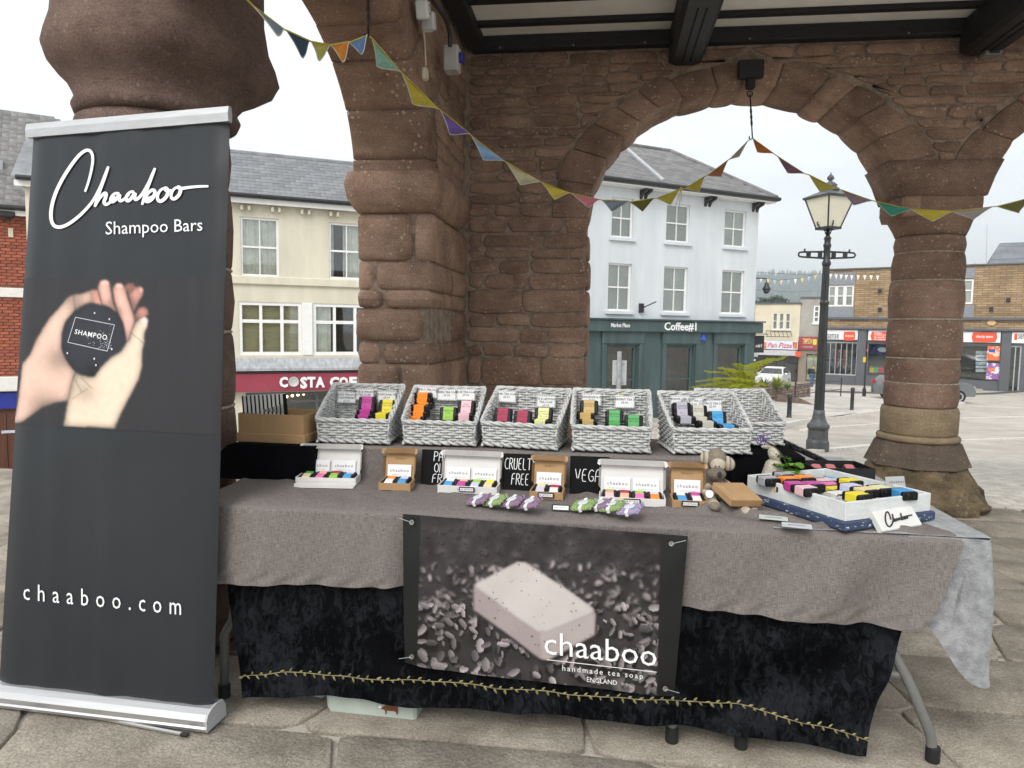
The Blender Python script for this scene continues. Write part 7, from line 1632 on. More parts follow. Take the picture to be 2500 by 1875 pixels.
for r_ in range(4):
    for c_ in range(4):
        q = RZ(ta) @ Vector((tw_*(c_+.5)/4, td*(r_+.5)/4, 0)); nm_ = ('lemon', 'peach', 'hotpink', 'white', 'cream', 'yellow', 'magenta', 'orange', 'blue', 'lavender', 'pink', 'crimson', 'mint', 'straw', 'grey', 'lilac')[(r_*5+c_*3) % 16]
        soap(tu+q.x, tv+q.y, TZ+.052, RZ(ta+R(90)+random.uniform(-.15, .15)) @ RX(R(-90)), nm_, '%s banded soap low in the tray, %s row, %s compartment' % (nm_ if nm_ != 'hotpink' else 'hot pink', ('front', 'second', 'third', 'back')[r_], ('leftmost', 'left middle', 'right middle', 'rightmost')[c_]), 'soap bars in the display tray')
# carved name block leaning on the tray
e0, e1 = on_Z(2158, 1297, TZ+.004), on_Z(2254, 1281, TZ+.004); L_ = np.linalg.norm((e1-e0)[:2]); an = math.atan2(e1[1]-e0[1], e1[0]-e0[0])
NB = H_thing('name_block', 'white wooden block with black raised script, leaning against the tray', 'sign block', (e0[0]+e1[0])/2, (e0[1]+e1[1])/2, TZ+.002, rot=RZ(an) @ RX(R(-38)))
obj('block', MB().cbox((0, .012, .036), (L_, .024, .07), .003), mat('cream_block_paint', (.62, .61, .58), .6, .05, 10), NB)
nb_ = MB()
for st in SCRIPT:
    P_ = chaikin(st, 1); nb_.tube([((x-775)/960*L_*.72, -.002, .036-(y-1140)/960*L_*.72*.72) for x, y in P_], .0024, 5)
obj('script', nb_, M_ink, NB)
for px, py, lb, c in ((1888, 1266, 'pale green leaflet lying on the linen, nearest the tray corner', (.5, .55, .5)), (1945, 1285, 'pale grey leaflet lying on the linen before the tray', (.5, .52, .55))):
    q = on_Z(px, py, TZ+.012); o = H_thing('leaflet', lb, 'leaflet', q[0], q[1], TZ+.0145, R(-12), 'leaflets on the linen'); obj('sheet', MB().box((0, 0, 0), (.088, .052, .0012)), mat('leaflet_'+lb[5:9].strip(), c, .5, .1, 30), o); obj('print_line', MB().box((0, 0, .001), (.05, .006, .0004)), mat('grey_ink', (.2, .2, .2), .7), o)
a = on_Z(2165, 1190, TZ+.09); T_ = H_thing('business_card', 'white card standing behind the tray, showing the end of the shop name', 'card', a[0]+.05, a[1]+.05, TZ+.08, R(20), rot=RZ(R(22)) @ RX(R(-15))); obj('sheet', MB().box((0, 0, .018), (.08, .0012, .042)), mat('shaded_white_card', (.4, .4, .4), .7), T_); lettering('chaaboo', .0145, M_ink, T_, (.005, -.0012, .02), track=1.35)  # white card toned grey, its shadow put into the colour
# ------------------------------------------------------------------ black box with round pink soaps, wedge display, leaves, toys
u0, v0 = .86, 3.04
BX = H_thing('black_box', 'open black box holding round pink soaps behind the tray', 'box', .985, 3.12, TZ, R(8))
for c, dm in (((0, 0, .004), (.25, .18, .008)), ((0, -.088, .03), (.25, .004, .06)), ((0, .088, .03), (.25, .004, .06)), ((-.123, 0, .03), (.004, .172, .06)), ((.123, 0, .03), (.004, .172, .06))): obj('wall' if dm[2] > .01 else 'base', MB().box(c, dm), mat('black_card', (.008, .008, .009), .6), BX)
for x, lb in ((-.03, 'round pink soap at the left in the black box'), (.05, 'round pink soap at the right in the black box'), (-.09, 'round pink soap low at the edge of the black box')):
    q = Matrix.Rotation(R(8), 3, 'Z') @ Vector((x, -.03, 0)); o = H_thing('round_soap', lb, 'soap', .985+q.x, 3.12+q.y, TZ+.034, group='round soaps in the black box', rot=RX(R(20)))
    obj('disc', MB().lathe([(0, -.014), (.033, -.014), (.036, -.008), (.036, .008), (.033, .014), (0, .014)], 22), M_wrap, o, smooth=True); obj('band', MB().extrude([(.0365*math.cos(R(60+6*i)), 0, 0) if False else (-.018+.0036*i, -.037*math.sqrt(max(0, 1-((-.018+.0036*i)/.037)**2)), -.0155) for i in range(11)]+[(.018-.0036*i, .037*math.sqrt(max(0, 1-((.018-.0036*i)/.037)**2)), -.0155) for i in range(11)], (0, 0, .031)), mat('round_pink', (.5, .16, .17), .55), o)
w3 = [on_V(x, y, 3.28) for x, y in ((1905, 1072), (2012, 1125))]
WG = H_thing('wedge_display', 'sloping grey display wedge topped with black wrapped soaps beside the rear basket', 'display', w3[0][0], 3.28, TZ)
hx, hz0, hz1 = w3[1][0]-w3[0][0], w3[0][2]-TZ-.012, .02
obj('wedge', MB().extrude([(-.02, -.03, 0), (hx+.02, -.03, 0), (hx+.02, -.03, hz1), (-.02, -.03, hz0)], (0, .16, 0)), mat('grey_wedge', (.3, .29, .28), .6), WG)
sa = math.atan2(hz1-hz0, hx+.04); n_ = 4
for k in range(n_):
    f = (k+.5)/n_; o = obj('black_wrapped_bar', MB().cbox((0, 0, .012), (math.hypot(hx, hz0)/n_*.94, .12, .022), .004), M_wrap, WG, (-.02+(hx+.04)*f, .04, hz0+(hz1-hz0)*f+.001), rot=(0, -sa, 0))
LF = H_thing('leafy_sprig', 'bright green broad leaves with a purple flower stem behind the tray', 'plant', *(lambda q: (q[0], q[1]))(on_V(1925, 1172, 2.8)), TZ+.02)
M_lf = mat('broad_leaf', (.13, .3, .03), .4, .3, 20, spec=.5)
def leaf_blade(L_, wd, curl):
    mb = MB(); mb.grid(lambda a, b_: ((a-.5)*2*wd*math.sin(math.pi*min(1, b_*1.02))**.7*(1-.25*b_)*(1+.06*math.sin(b_*40)), b_*L_, -curl*b_*b_*L_+.25*abs(a-.5)*wd*2*.5+.006*math.sin(b_*20+a*5)), 6, 12); return mb
lq = LF.matrix_basis.copy()
for k, (dx, dz, yaw, pit, L_) in enumerate(((-.03, .075, 160, 40, .075), (.0, .085, 200, 30, .08), (.02, .07, 150, 10, .08), (-.01, .05, 185, -5, .085), (.03, .05, 215, 0, .075), (-.04, .045, 165, 10, .07), (.0, .1, 120, 50, .06))):
    obj('leaf', leaf_blade(L_, L_*.42, .5), M_lf, LF, (dx, 0, dz), rot=(R(pit), 0, R(yaw)), smooth=True)
stp = [on_V(x, y, 2.79) for x, y in ((1925, 1140), (1905, 1105), (1885, 1085), (1862, 1073))]; b0 = np.array([*on_V(1925, 1172, 2.8)])
obj('flower_stem', MB().tube([(0, 0, 0)]+[tuple(np.array([p[0]-b0[0], p[1]-b0[1], p[2]-TZ-.02])) for p in stp], [.004, .003, .003, .0025, .002], 6), mat('dark_stem', (.06, .05, .04), .7), LF)
fl_ = MB(); ep = np.array([stp[-1][0]-b0[0], stp[-1][1]-b0[1], stp[-1][2]-TZ-.02])
for k in range(60):
    a = rng.normal(size=3)*np.array([.016, .01, .011]); fl_.lathe([(0, -.004), (.003, 0), (0, .005)], 4, tuple(ep+a))
tag(obj('flower_head', fl_, mat('purple_flower', (.14, .09, .25), .8, .4, 60), LF), kind='stuff')
def ellipsoid(c, r_, n=16, m_=10, rot=None):
    mb = MB(); rings = []
    for j in range(m_+1):
        ph = -math.pi/2+math.pi*j/m_; rings.append([((r_[0]*math.cos(ph)*math.cos(2*math.pi*i/n)), (r_[1]*math.cos(ph)*math.sin(2*math.pi*i/n)), r_[2]*math.sin(ph)) for i in range(n)])
    if rot is not None: rings = [[tuple(rot @ Vector(p)) for p in q] for q in rings]
    return mb.loft([[(p[0]+c[0], p[1]+c[1], p[2]+c[2]) for p in q] for q in rings])
def stripe_mat(name, a, b_, c, scale, axis=2):
    if name in MATS: return MATS[name]
    m, n, L, b = _new(name); b.inputs['Roughness'].default_value = .95; b.inputs['Specular IOR Level'].default_value = .1
    t = n.new('ShaderNodeTexCoord'); sx = n.new('ShaderNodeSeparateXYZ'); L.new(t.outputs['UV' if axis == 9 else 'Object'], sx.inputs[0])
    mu = n.new('ShaderNodeMath'); mu.operation = 'MULTIPLY'; mu.inputs[1].default_value = scale; L.new(sx.outputs[0 if axis == 9 else axis], mu.inputs[0]); fr_ = n.new('ShaderNodeMath'); fr_.operation = 'FRACT'; L.new(mu.outputs[0], fr_.inputs[0])
    rp = n.new('ShaderNodeValToRGB'); rp.color_ramp.interpolation = 'CONSTANT'; e = rp.color_ramp.elements; e[0].position = 0; e[0].color = (*a, 1); e[1].position = .4; e[1].color = (*b_, 1); x = e.new(.72); x.color = (*c, 1); L.new(fr_.outputs[0], rp.inputs[0]); L.new(rp.outputs[0], b.inputs['Base Color'])
    MATS[name] = m; return m
def uv_tube(pts, rad, n=14):
    mb = MB(); mb.tube(pts, rad, n); me = mb.mesh('limb', True); k = len(pts); L_ = [0.]
    for a, b_ in zip(pts[:-1], pts[1:]): L_.append(L_[-1]+np.linalg.norm(np.array(b_)-np.array(a)))
    set_uv(me, [(L_[i // n], 0) for i in range(k*n)]); return me
MK = H_thing('toy_monkey', 'striped beige knitted toy monkey sitting between kraft box and tray', 'soft toy', *(lambda q: (q[0], q[1]))(on_Z(1752, 1232, TZ)), TZ)
mb0 = on_Z(1752, 1232, TZ); mk = lambda x, y, dV=0.: (lambda q: (q[0]-mb0[0], q[1]-mb0[1], q[2]-TZ))(on_V(x, y, mb0[1]+dV))
M_kn = mat('taupe_knit', (.2, .165, .125), .95, .2, 120, .4, 300); M_kl = mat('cream_knit', (.42, .37, .29), .95, .15, 120, .4, 300); M_st = stripe_mat('striped_knit', (.18, .145, .11), (.4, .35, .27), (.27, .22, .17), 38, 9); M_st2 = stripe_mat('striped_knit_ear', (.42, .37, .29), (.2, .165, .125), (.36, .3, .23), 55, 0)
hd = mk(1749, 1122, .03)
obj('head', ellipsoid(hd, (.036, .036, .042)), M_kn, MK, smooth=True); fc_ = mk(1753, 1135, -.002); obj('face', ellipsoid(fc_, (.027, .018, .024)), M_kl, MK, smooth=True)
mz = mk(1749, 1157, -.02); mu_ = obj('muzzle', ellipsoid(mz, (.034, .03, .022)), mat('muzzle_knit', (.13, .108, .085), .95, .2, 120), MK, smooth=True); nsq = mk(1757, 1159, -.05); obj('nose', ellipsoid(nsq, (.008, .004, .012)), M_ink, mu_, smooth=True)
for x in (1747, 1756): e_ = mk(x, 1139, -.022); obj('eye', MB().box(e_, (.0015, .002, .008)).box(e_, (.005, .0022, .0018)), M_ink, MK)
ea = mk(1723, 1118, .02); obj('ear', ellipsoid((0, 0, 0), (.021, .012, .024)), M_st2, MK, ea, smooth=True); eb = mk(1774, 1131, .03); obj('ear', ellipsoid((0, 0, 0), (.032, .016, .026), rot=RY(R(30))), M_st2, MK, eb, smooth=True)
bd_ = [mk(1746, 1168, .03), mk(1748, 1190, .03), mk(1752, 1212, .025), mk(1754, 1226, .02)]; obj('body', uv_tube(bd_, [.022, .04, .045, .03]), M_st, MK)
for pts, rd in (([(1735, 1180, .01), (1722, 1200, -.01), (1728, 1222, -.03)], [.014, .013, .012]), ([(1765, 1178, .02), (1778, 1185, .03), (1790, 1200, .02)], [.016, .014, .012])): obj('arm', uv_tube([mk(*p) for p in pts], rd), M_st, MK)
for pts in ([(1745, 1218, .0), (1738, 1224, -.05), (1744, 1236, -.12)], [(1765, 1222, .0), (1785, 1232, -.04), (1808, 1244, -.09), (1822, 1250, -.11)], [(1772, 1220, .02), (1800, 1228, -.01), (1828, 1240, -.06), (1836, 1243, -.07)]):
    P_ = [mk(*p) for p in pts]; lgm = obj('leg', uv_tube(P_, [.017]*(len(P_)-1)+[.02]), M_st, MK); obj('foot', ellipsoid(P_[-1], (.02, .024, .017)), M_kl if pts[0][0] != 1745 else M_kn, lgm, smooth=True)
tg_ = mk(1732, 1206, -.075); obj('round_tag', MB().lathe([(0, 0), (.013, 0), (.0135, .001), (.0, .0015)], 20), M_paper, MK, tg_, rot=(R(68), 0, 0))
kq = on_V(1798, 1208, mb0[1]-.06)
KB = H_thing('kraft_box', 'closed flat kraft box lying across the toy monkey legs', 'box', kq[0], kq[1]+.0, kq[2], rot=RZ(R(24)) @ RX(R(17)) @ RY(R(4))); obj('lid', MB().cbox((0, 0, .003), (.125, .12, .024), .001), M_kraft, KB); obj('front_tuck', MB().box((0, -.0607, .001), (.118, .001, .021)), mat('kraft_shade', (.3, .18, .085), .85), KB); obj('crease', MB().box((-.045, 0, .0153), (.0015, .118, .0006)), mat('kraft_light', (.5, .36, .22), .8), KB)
sq = on_V(1890, 1110, 2.80); SH_ = H_thing('toy_sheep', 'cream fluffy soft toy head peeping behind the green leaves', 'soft toy', sq[0], sq[1], TZ)
zh = sq[2]-TZ; obj('head', ellipsoid((0, 0, zh), (.022, .022, .034), rot=RY(R(-25))), mat('cream_fleece', (.45, .41, .33), .95, .25, 90, .8, 140), SH_, smooth=True); obj('body', MB().lathe([(.045, 0), (.05, .05), (.03, zh-.03), (.02, zh-.02)], 14), mat('cream_fleece', (.45, .41, .33)), SH_, smooth=True); obj('eye', ellipsoid((.004, -.022, zh+.006), (.002, .002, .002), 8, 6), M_ink, SH_); obj('ear', ellipsoid((-.03, 0, zh+.03), (.02, .01, .009)), mat('cream_fleece', (.45, .41, .33)), SH_, smooth=True)
# ------------------------------------------------------------------ kraft carton with a striped parcel
k0, k1 = on_Z(580, 1079, RZT), on_Z(738, 1085, RZT); kw = .283
KC = H_thing('kraft_carton', 'open kraft carton on the black riser at the table end', 'box', -1.325, 2.695, RZT+.001, R(-2)); kd, kh = .2, .118
obj('base_tray', MB().cbox((0, kd/2, .018), (kw+.012, kd+.012, .036), .002), M_kraft, KC)
for c, dm in (((0, .002, .076), (kw, .004, .08)), ((0, kd-.002, .076), (kw, .004, .08)), ((-kw/2+.002, kd/2, .076), (.004, kd-.009, .08)), ((kw/2-.002, kd/2, .076), (.004, kd-.009, .08))): obj('wall', MB().box(c, dm), M_kraft, KC)
SPc = H_thing('striped_parcel', 'parcel in black and white striped paper standing in the kraft carton', 'parcel', -1.37, 2.735, RZT+.04, R(4), rot=RZ(R(3)) @ RY(R(-4)))
obj('paper', MB().cbox((0, .02, .075), (.175, .04, .15), .002), stripe_mat('striped_wrapping', (.01, .01, .01), (.7, .69, .66), (.7, .69, .66), 58, 0), SPc); obj('folded_flap', MB().add([(-.01, -.0008, .085), (.087, -.0008, .11), (.087, -.0008, .07)], [(0, 1, 2), (2, 1, 0)]), stripe_mat('striped_wrapping_flap', (.7, .69, .66), (.01, .01, .01), (.7, .69, .66), 62, 0), SPc)
# ------------------------------------------------------------------ tins under the table
M_tin = mat('mint_enamel', (.42, .47, .42), .45, .12, 6)
a = on_Z(1016, 1758, 0); TN = H_thing('storage_tin', 'pale mint storage tin with a printed brown cow under the table', 'tin', a[0], a[1]+.008, .001, R(-2), rot=RZ(R(-2)))
obj('body', MB().loft([[(x*s_+(.0), y, z) for x, y in ((-.33, 0), (-.32, -.01), (-.01, -.01), (0, 0), (.0, .3), (-.33, .3))] for s_, z in ((.98, 0), (1, .01), (1.06, .2))]), M_tin, TN)
cow = [(0, .0), (.03, .03), (.06, .028), (.09, .03), (.12, .02), (.122, -.03), (.113, -.06), (.108, -.03), (.095, -.02), (.06, -.022), (.04, -.02), (.036, -.06), (.03, -.06), (.028, -.02), (.012, -.012), (.0, -.01), (-.012, -.008), (-.012, .006)]
cw = obj('cow_print', MB().add([(-.125+x*.5, -.0135, .033+y*.36) for x, y in cow], [tuple(range(len(cow)))]), mat('cow_brown', (.18, .05, .02), .6), TN); obj('cow_head_print', MB().add([(-.133+x*.8, -.014, .036+y*.6) for x, y in ((0, .008), (.01, .01), (.014, -.002), (.004, -.01), (-.004, -.002))], [(0, 1, 2, 3, 4)]), M_paper, cw)
a = on_Z(790, 1706, 0); T2 = H_thing('storage_tin', 'second pale mint tin just showing below the velvet, behind the cow tin', 'tin', a[0], a[1]+.01, .001, R(8), rot=RZ(R(-12))); obj('body', MB().loft([[(x*s_, y, z) for x, y in ((-.22, 0), (-.21, -.01), (-.01, -.01), (0, 0), (.0, .2), (-.22, .2))] for s_, z in ((.98, 0), (1, .01), (1.06, .18))]), M_tin, T2); obj('seam', MB().box((-.11, -.0115, .03), (.2, .002, .004)), mat('tin_seam', (.3, .34, .3), .5), T2)
# ================================================================== crochet bunting, hooks, wiring
def bun_V(px): return float(np.interp(px, [600, 700, 897, 1000, 1100, 1450, 1836, 2100, 2330, 2520], [2.40, 2.62, 3.2, 3.55, 3.9, 4.95, 5.62, 5.3, 5.2, 5.3]))
FLAGS = [('greyblue', (.2, .25, .3), (618, 14), (696, 73), (677, 87)), ('navy', (.03, .06, .09), (698, 73), (757, 100), (738, 141)), ('lime', (.5, .47, .1), (759, 101), (808, 110), (778, 148)), ('orange', (.72, .25, .03), (808, 110), (853, 102), (837, 153)), ('blue', (.14, .26, .5), (853, 104), (897, 86), (882, 133)),
 ('mint', (.3, .55, .42), (907, 92), (978, 175), (921, 163)), ('gold', (.6, .48, .06), (980, 177), (1071, 266), (1008, 254)), ('purple', (.17, .1, .36), (1075, 268), (1147, 327), (1099, 328)), ('sky', (.25, .4, .65), (1151, 332), (1231, 393), (1180, 390)), ('cream', (.52, .47, .3), (1235, 395), (1320, 444), (1270, 451)), ('gold', (.6, .48, .06), (1323, 445), (1390, 471), (1353, 487)), ('pink', (.62, .2, .26), (1395, 472), (1463, 487), (1437, 507)), ('slate', (.22, .27, .33), (1469, 488), (1536, 491), (1494, 517)), ('olive', (.13, .13, .02), (1538, 493), (1597, 484), (1569, 516)), ('mustard', (.5, .42, .06), (1603, 484), (1660, 462), (1637, 500)), ('mustard', (.5, .42, .06), (1673, 460), (1721, 430), (1707, 468)), ('rust', (.38, .15, .08), (1726, 429), (1777, 391), (1761, 431)), ('stone', (.45, .43, .36), (1781, 389), (1826, 344), (1805, 382)),
 ('coral', (.68, .2, .05), (1838, 338), (1889, 375), (1849, 371)), ('plum', (.28, .14, .2), (1899, 382), (1964, 424), (1923, 422)), ('citron', (.6, .52, .1), (1976, 427), (2043, 461), (2001, 467)), ('mauve', (.34, .25, .28), (2056, 464), (2129, 490), (2084, 501)), ('teal', (.05, .3, .22), (2139, 492), (2224, 511), (2176, 528)), ('gold', (.6, .48, .06), (2225, 511), (2326, 516), (2277, 541)), ('taupe', (.38, .34, .3), (2326, 516), (2422, 505), (2377, 536)), ('moss', (.18, .18, .06), (2434, 504), (2520, 482), (2487, 520))]
def bunting(label, flags, ends):
    T_ = thing('crochet_bunting', label, 'bunting', rz=HZ, group='crochet bunting in the hall')
    pts = []
    if ends[0]: pts.append(ends[0])
    for _, _, a, b_, _ in flags: pts += [a, b_]
    if ends[1]: pts.append(ends[1])
    obj('cord', MB().tube([tuple(on_V(x, y, bun_V(x))) for x, y in pts], .0035, 5), mat('mustard_cord', (.45, .36, .06), .9), T_)
    for nm, c, a, b_, t in flags:
        m = mat('yarn_'+nm, c, .95, .2, 90, .7, 220, stretch=(1, 1, 2), c2=tuple(x*.7 for x in c)); Va, Vb = bun_V(a[0]), bun_V(b_[0]); Vt = (Va+Vb)/2
        A_, B_, T3 = (np.array(on_V(*p, v_)) for p, v_ in ((a, Va), (b_, Vb), (t, Vt)))
        mb = MB(); n = 10; rows_ = []
        for j in range(n+1):
            f = j/n; L_ = A_+(T3-A_)*f; R_ = B_+(T3-B_)*f; mid_ = (A_+B_)/2
            row = []
            for i in range(n+1):
                g_ = i/n; p = L_+(R_-L_)*g_; sag = .12*math.sin(math.pi*f)*0; ctr = T3*f+mid_*(1-f)
                pinch = 1-.07*math.sin(math.pi*f); p = ctr+(p-ctr)*pinch; p = p+np.array([0, .008*math.sin(g_*5+f*4), 0]); row.append(tuple(p))
            rows_.append(row)
        fr_ = MB(); fr_.loft(rows_, False, False, closed=False); bk_ = [[(p[0], p[1]+.004, p[2]) for p in r_] for r_ in rows_]; fr_.loft(bk_, False, False, closed=False)
        fo = obj('flag', fr_, m, T_, smooth=True)
        ed = MB(); Lp = [rows_[j][0] for j in range(n+1)]+[rows_[j][n] for j in range(n-1, -1, -1)]; ed.tube([(p[0], p[1]+.002, p[2]) for p in Lp], .0028, 4); obj('edging', ed, mat('pale_edging_'+('d' if sum(c) < .4 else 'l'), (.5, .48, .42) if sum(c) > .4 else (.22, .22, .2), .9), fo)
    return T_
bunting('short run of crochet bunting from the near pillar to the iron rod', FLAGS[:5], ((600, -4), (899, 88)))
bb_ = bunting('long sagging run of crochet bunting between the two iron hooks', FLAGS[5:18], ((899, 88), (1836, 338)))
bunting('run of crochet bunting from the central hook off to the far column', FLAGS[18:], ((1836, 338), (2540, 478)))
kn = on_V(1662, 462, bun_V(1662)); obj('knot', ellipsoid(kn, (.014, .012, .016)), mat('mustard_cord', (.45, .36, .06)), bb_, smooth=True)
for dx, L_ in ((0, 55), (-4, 40), (5, 30)): obj('tassel', MB().tube([tuple(kn), tuple(on_V(1660+dx, 462+L_*.5, bun_V(1660))), tuple(on_V(1656+dx*1.5, 462+L_, bun_V(1660)))], .0022, 4), mat('pale_edging_l', (.5, .48, .42)), bb_)
M_wi = mat('wrought_iron', (.015, .012, .012), .6, .3, 30, .3, 120)
def twisted(P0, P1, r_=.007, n=26):
    mb = MB(); P0, P1 = np.array(P0), np.array(P1)
    for ph in (0, math.pi): mb.tube([tuple(P0+(P1-P0)*i/n+.0045*np.array([math.cos(i*.9+ph), math.sin(i*.9+ph), 0])*(.3 < i/n < .75)) for i in range(n+1)], r_*.75, 5)
    return mb
V1 = bun_V(897); p0, p1 = on_V(893, -60, V1), on_V(899, 90, V1)
ir = thing('iron_hook', 'thin twisted iron rod hanging from the side arch, holding the bunting', 'hook', rz=HZ, group='iron rods in the arches'); obj('rod', twisted((p1[0], V1, p0[2]), p1), M_wi, ir); obj('hook_tip', MB().tube([tuple(p1), tuple(p1+np.array([-.012, 0, -.01])), tuple(p1+np.array([-.018, 0, .012]))], .004, 5), M_wi, ir)
V2 = bun_V(1836); p1 = on_V(1837, 337, V2); pm = on_V(1829, 232, 5.765)
ir = thing('iron_hook', 'twisted iron hook under the black plate at the crown of the arch', 'hook', rz=HZ, group='iron rods in the arches')
r0 = on_V(1802, 150, 5.77); r1 = on_V(1862, 193, 5.77)
obj('plate', MB().cbox(((r0[0]+r1[0])/2, 5.755, (r0[2]+r1[2])/2), (r1[0]-r0[0], .05, r0[2]-r1[2]), .008).cbox(((r0[0]+r1[0])/2, 5.75, r1[2]-.04), (.07, .04, .09), .012), M_wi, ir); obj('ring', MB().tube([(pm[0]+.02*math.cos(a), 5.74, pm[2]+.02*math.sin(a)) for a in np.linspace(0, 2*math.pi, 14)], .005, 5), M_wi, ir)
obj('rod', twisted((pm[0], 5.735, pm[2]), p1), M_wi, ir); obj('hook_tip', MB().tube([tuple(p1), tuple(p1+np.array([-.012, 0, -.012])), tuple(p1+np.array([-.022, 0, -.004])), tuple(p1+np.array([-.024, 0, .014]))], .005, 5), M_wi, ir)
# electrical boxes on the side wall
UW = -1.10
M_pl = mat('grey_plastic', (.5, .5, .48), .45, .06, 10); M_pc = mat('aged_cream_plastic', (.5, .45, .33), .5, .1, 10)
def ebox(px, py, wd, dp, ht, m, label, rotx=0, name='junction_box'):
    q = on_U(px, py, UW+dp/2); T_ = H_thing(name, label, 'electrical box', UW+dp/2, q[1], q[2], group='electrical boxes on the hall wall', rot=RX(R(rotx)))
    obj('case', MB().cbox((0, 0, 0), (dp, wd, ht), .008), m, T_); return T_, q
T_, q1 = ebox(1032, 24, .07, .07, .1, mat('white_plastic', (.6, .6, .58), .4), 'white angled electrical box at the top of the side wall', 22); obj('cover', MB().cbox((.037, 0, 0), (.006, .055, .08), .003), mat('white_plastic', (.6, .6, .58)), T_)
for z in (-.03, .03): obj('screw', MB().lathe([(0, 0), (.006, 0), (.006, .002), (0, .002)], 8), M_ink, T_, (.04, .0, z*.7), rot=(0, R(90), 0))
T_, q2 = ebox(1046, 52, .07, .08, .1, M_pl, 'grey round shouldered box just below the white one', 18); obj('lip', MB().cbox((0, -.01, -.052), (.05, .03, .012), .004), M_pl, T_)
T_, q3 = ebox(1038, 181, .05, .03, .075, M_pc, 'small cream socket hanging on a thin wire down the side wall', 0, 'wall_socket'); obj('plate', MB().cbox((.0155, 0, 0), (.005, .042, .055), .003), M_pc, T_)
T_, q4 = ebox(1104, 146, .11, .1, .165, M_pl, 'large grey power socket box with a blue cover near the ceiling corner', 0, 'power_socket'); obj('blue_cover', MB().lathe([(.0, 0), (.035, 0), (.035, .02), (.028, .028), (0, .028)], 18), mat('socket_blue', (.02, .04, .28), .4), T_, (.048, .0, .01), rot=(0, R(90), 0))
tag(obj('cable', MB().tube([(UW+.04, q1[1], q1[2]-.1), (UW+.03, (q1[1]+q3[1])/2, (q1[2]+q3[2])/2), (UW+.02, q3[1], q3[2]+.05)], .005, 6), M_pc, rz=HZ), 'thin pale wire running down to the cream socket', 'cable', 'cables on the hall wall')
cb_ = [on_U(x, y, UW+.07) for x, y in ((1040, -30), (1062, 12), (1085, 40), (1097, 70), (1099, 115))]; tag(obj('cable', MB().tube([tuple(p) for p in chaikin(cb_, 2)], .013, 8), M_gutter, rz=HZ), 'thick black cable curving down to the grey power socket', 'cable', 'cables on the hall wall')
q = on_V(2420, 114, 5.68); T_ = H_thing('junction_box', 'grey box high beside the far ceiling beam', 'electrical box', q[0], 5.68, q[2]-.03, group='electrical boxes on the hall wall'); obj('case', MB().cbox((0, 0, 0), (.12, .1, .08), .006), mat('dark_grey_plastic', (.2, .2, .19), .5), T_); obj('bracket', MB().cbox((0, -.052, -.02), (.07, .006, .03), .002), M_ink, T_)
q = on_V(2478, 65, 5.45); T_ = H_thing('ceiling_lamp', 'dark floodlight tucked under the ceiling at the far corner', 'lamp', q[0], 5.4, 3.5); obj('shade', MB().lathe([(.05, .06), (.07, .02), (.1, -.04), (.1, -.05), (.05, -.045)], 18), mat('dark_grey_plastic', (.2, .2, .19)), T_, rot=(R(30), R(20), 0), smooth=True); obj('stem', MB().tube([(0, 0, .02), (0, 0, .13)], .012, 6), M_wi, T_)
# ------------------------------------------------------------------ feathery fern on a tall pot behind the baskets
fq = on_V(1818, 1012, 4.3)
FN = H_thing('asparagus_fern', 'bright feathery green fern in a terracotta pot behind the wicker baskets', 'plant', fq[0], 4.3, 0)
potz = fq[2]; obj('pot', MB().lathe([(.12, 0), (.14, .05), (.11, potz*.5), (.1, potz-.14), (.125, potz-.13), (.14, potz-.02), (.145, potz), (.12, potz), (.11, potz-.03)], 24), mat('terracotta', (.42, .2, .11), .8, .15, 12), FN, smooth=True)
def fern_mat():
    m, n, L, b = _new('fern_green'); b.inputs['Base Color'].default_value = (.5, .52, .07, 1); b.inputs['Roughness'].default_value = .6
    tr = n.new('ShaderNodeBsdfTranslucent'); tr.inputs[0].default_value = (.68, .72, .1, 1); mx = n.new('ShaderNodeMixShader'); mx.inputs[0].default_value = .5
    L.new(b.outputs[0], mx.inputs[1]); L.new(tr.outputs[0], mx.inputs[2]); L.new(mx.outputs[0], n['Material Output'].inputs[0]); return m
fe = MB(); stem = MB(); rg = np.random.default_rng(12)
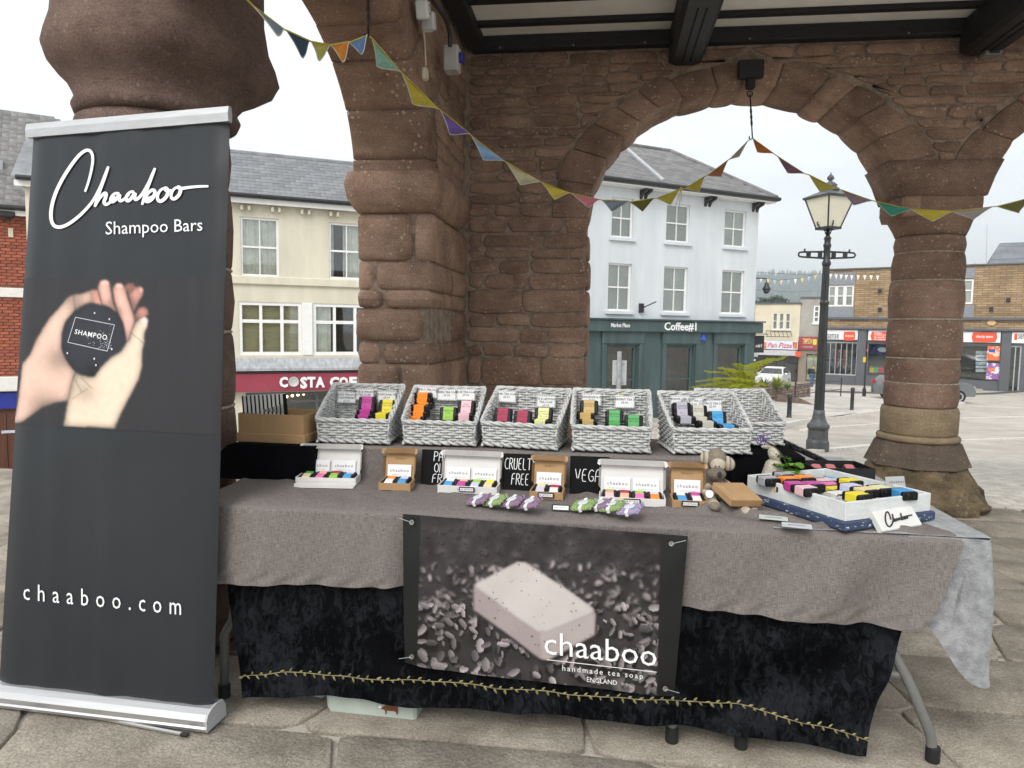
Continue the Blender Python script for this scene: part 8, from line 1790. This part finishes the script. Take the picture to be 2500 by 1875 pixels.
def frond(tgt, seed):
    r2 = np.random.default_rng(seed); P0 = np.array([0, 0, potz-.02]); P3 = np.array(tgt); P1 = P0+np.array([(P3-P0)[0]*.15, (P3-P0)[1]*.2, max(.1, (P3-P0)[2]*.9+.08)]); P2 = P0+(P3-P0)*.65+np.array([0, 0, .08])
    bez = lambda t: P0*(1-t)**3+3*P1*t*(1-t)**2+3*P2*t*t*(1-t)+P3*t**3
    pts = [bez(t) for t in np.linspace(0, 1, 14)]; stem.tube([tuple(p) for p in pts], [.0025*(1-i/15)+.0006 for i in range(14)], 4)
    for k in range(30):
        t = .2+.8*k/30; p = bez(t); d = bez(min(1, t+.02))-bez(t-.02); d /= np.linalg.norm(d); s = np.cross(d, [0, 0, 1]); s /= np.linalg.norm(s)+1e-9; L_ = .085*(1-t*.7)*r2.uniform(.7, 1.2)
        sgn = 1 if k % 2 else -1; q_ = s*sgn*.8+d*.6+np.array([0, 0, -.12]); q_ /= np.linalg.norm(q_)
        for m_ in range(11):
            b_ = p+q_*L_*m_/11; ll = .022*(1-m_/13)*r2.uniform(.6, 1.2)
            for e_ in (-1, 1):
                v_ = np.cross(q_, [0, 0, 1])*e_*.7+q_*.6+r2.normal(size=3)*.25; v_ /= np.linalg.norm(v_); w_ = np.cross(v_, [0.2, .9, .3]); w_ /= np.linalg.norm(w_); o_ = len(fe.v); w_ *= .0015
                fe.v += [tuple(b_-w_), tuple(b_+w_), tuple(b_+v_*ll)]; fe.f.append((o_, o_+1, o_+2))
for k, (px, py, dv) in enumerate(((1674, 956, -.1), (1700, 930, .1), (1725, 906, 0), (1760, 897, .1), (1801, 888, -.1), (1839, 888, .1), (1880, 874, .2), (1915, 870, .1), (1740, 950, -.2), (1780, 925, -.25), (1820, 930, -.2), (1850, 960, -.25), (1861, 995, -.2), (1846, 1005, -.28), (1715, 940, -.2), (1790, 945, -.3), (1830, 955, -.3), (1760, 935, .15), (1810, 905, -.15), (1850, 985, -.3), (1868, 940, -.1), (1735, 925, -.25), (1690, 945, -.15), (1775, 905, -.1), (1838, 915, -.15))):
    t_ = on_V(px, py, 4.3+dv); frond((t_[0]-fq[0], t_[1]-4.3, t_[2]), k)
obj('foliage', fe, fern_mat(), FN); obj('stems', stem, mat('fern_stem', (.2, .22, .06), .7), FN)

# ------------------------------------------------------------------ hazy air over the town and the hill
hz = obj('haze', MB().box((0, 1000, 70), (2700, 2900, 156)), None); tag(hz, kind='stuff')
hm = bpy.data.materials.new('haze_air'); hm.use_nodes = True; hn = hm.node_tree.nodes; hn.remove(hn['Principled BSDF'])
pv2 = hn.new('ShaderNodeVolumePrincipled'); pv2.inputs['Color'].default_value = (.9, .975, 1, 1); pv2.inputs['Density'].default_value = .0008; pv2.inputs['Anisotropy'].default_value = .2
hm.node_tree.links.new(pv2.outputs[0], hn['Material Output'].inputs['Volume']); hz.data.materials.append(hm)
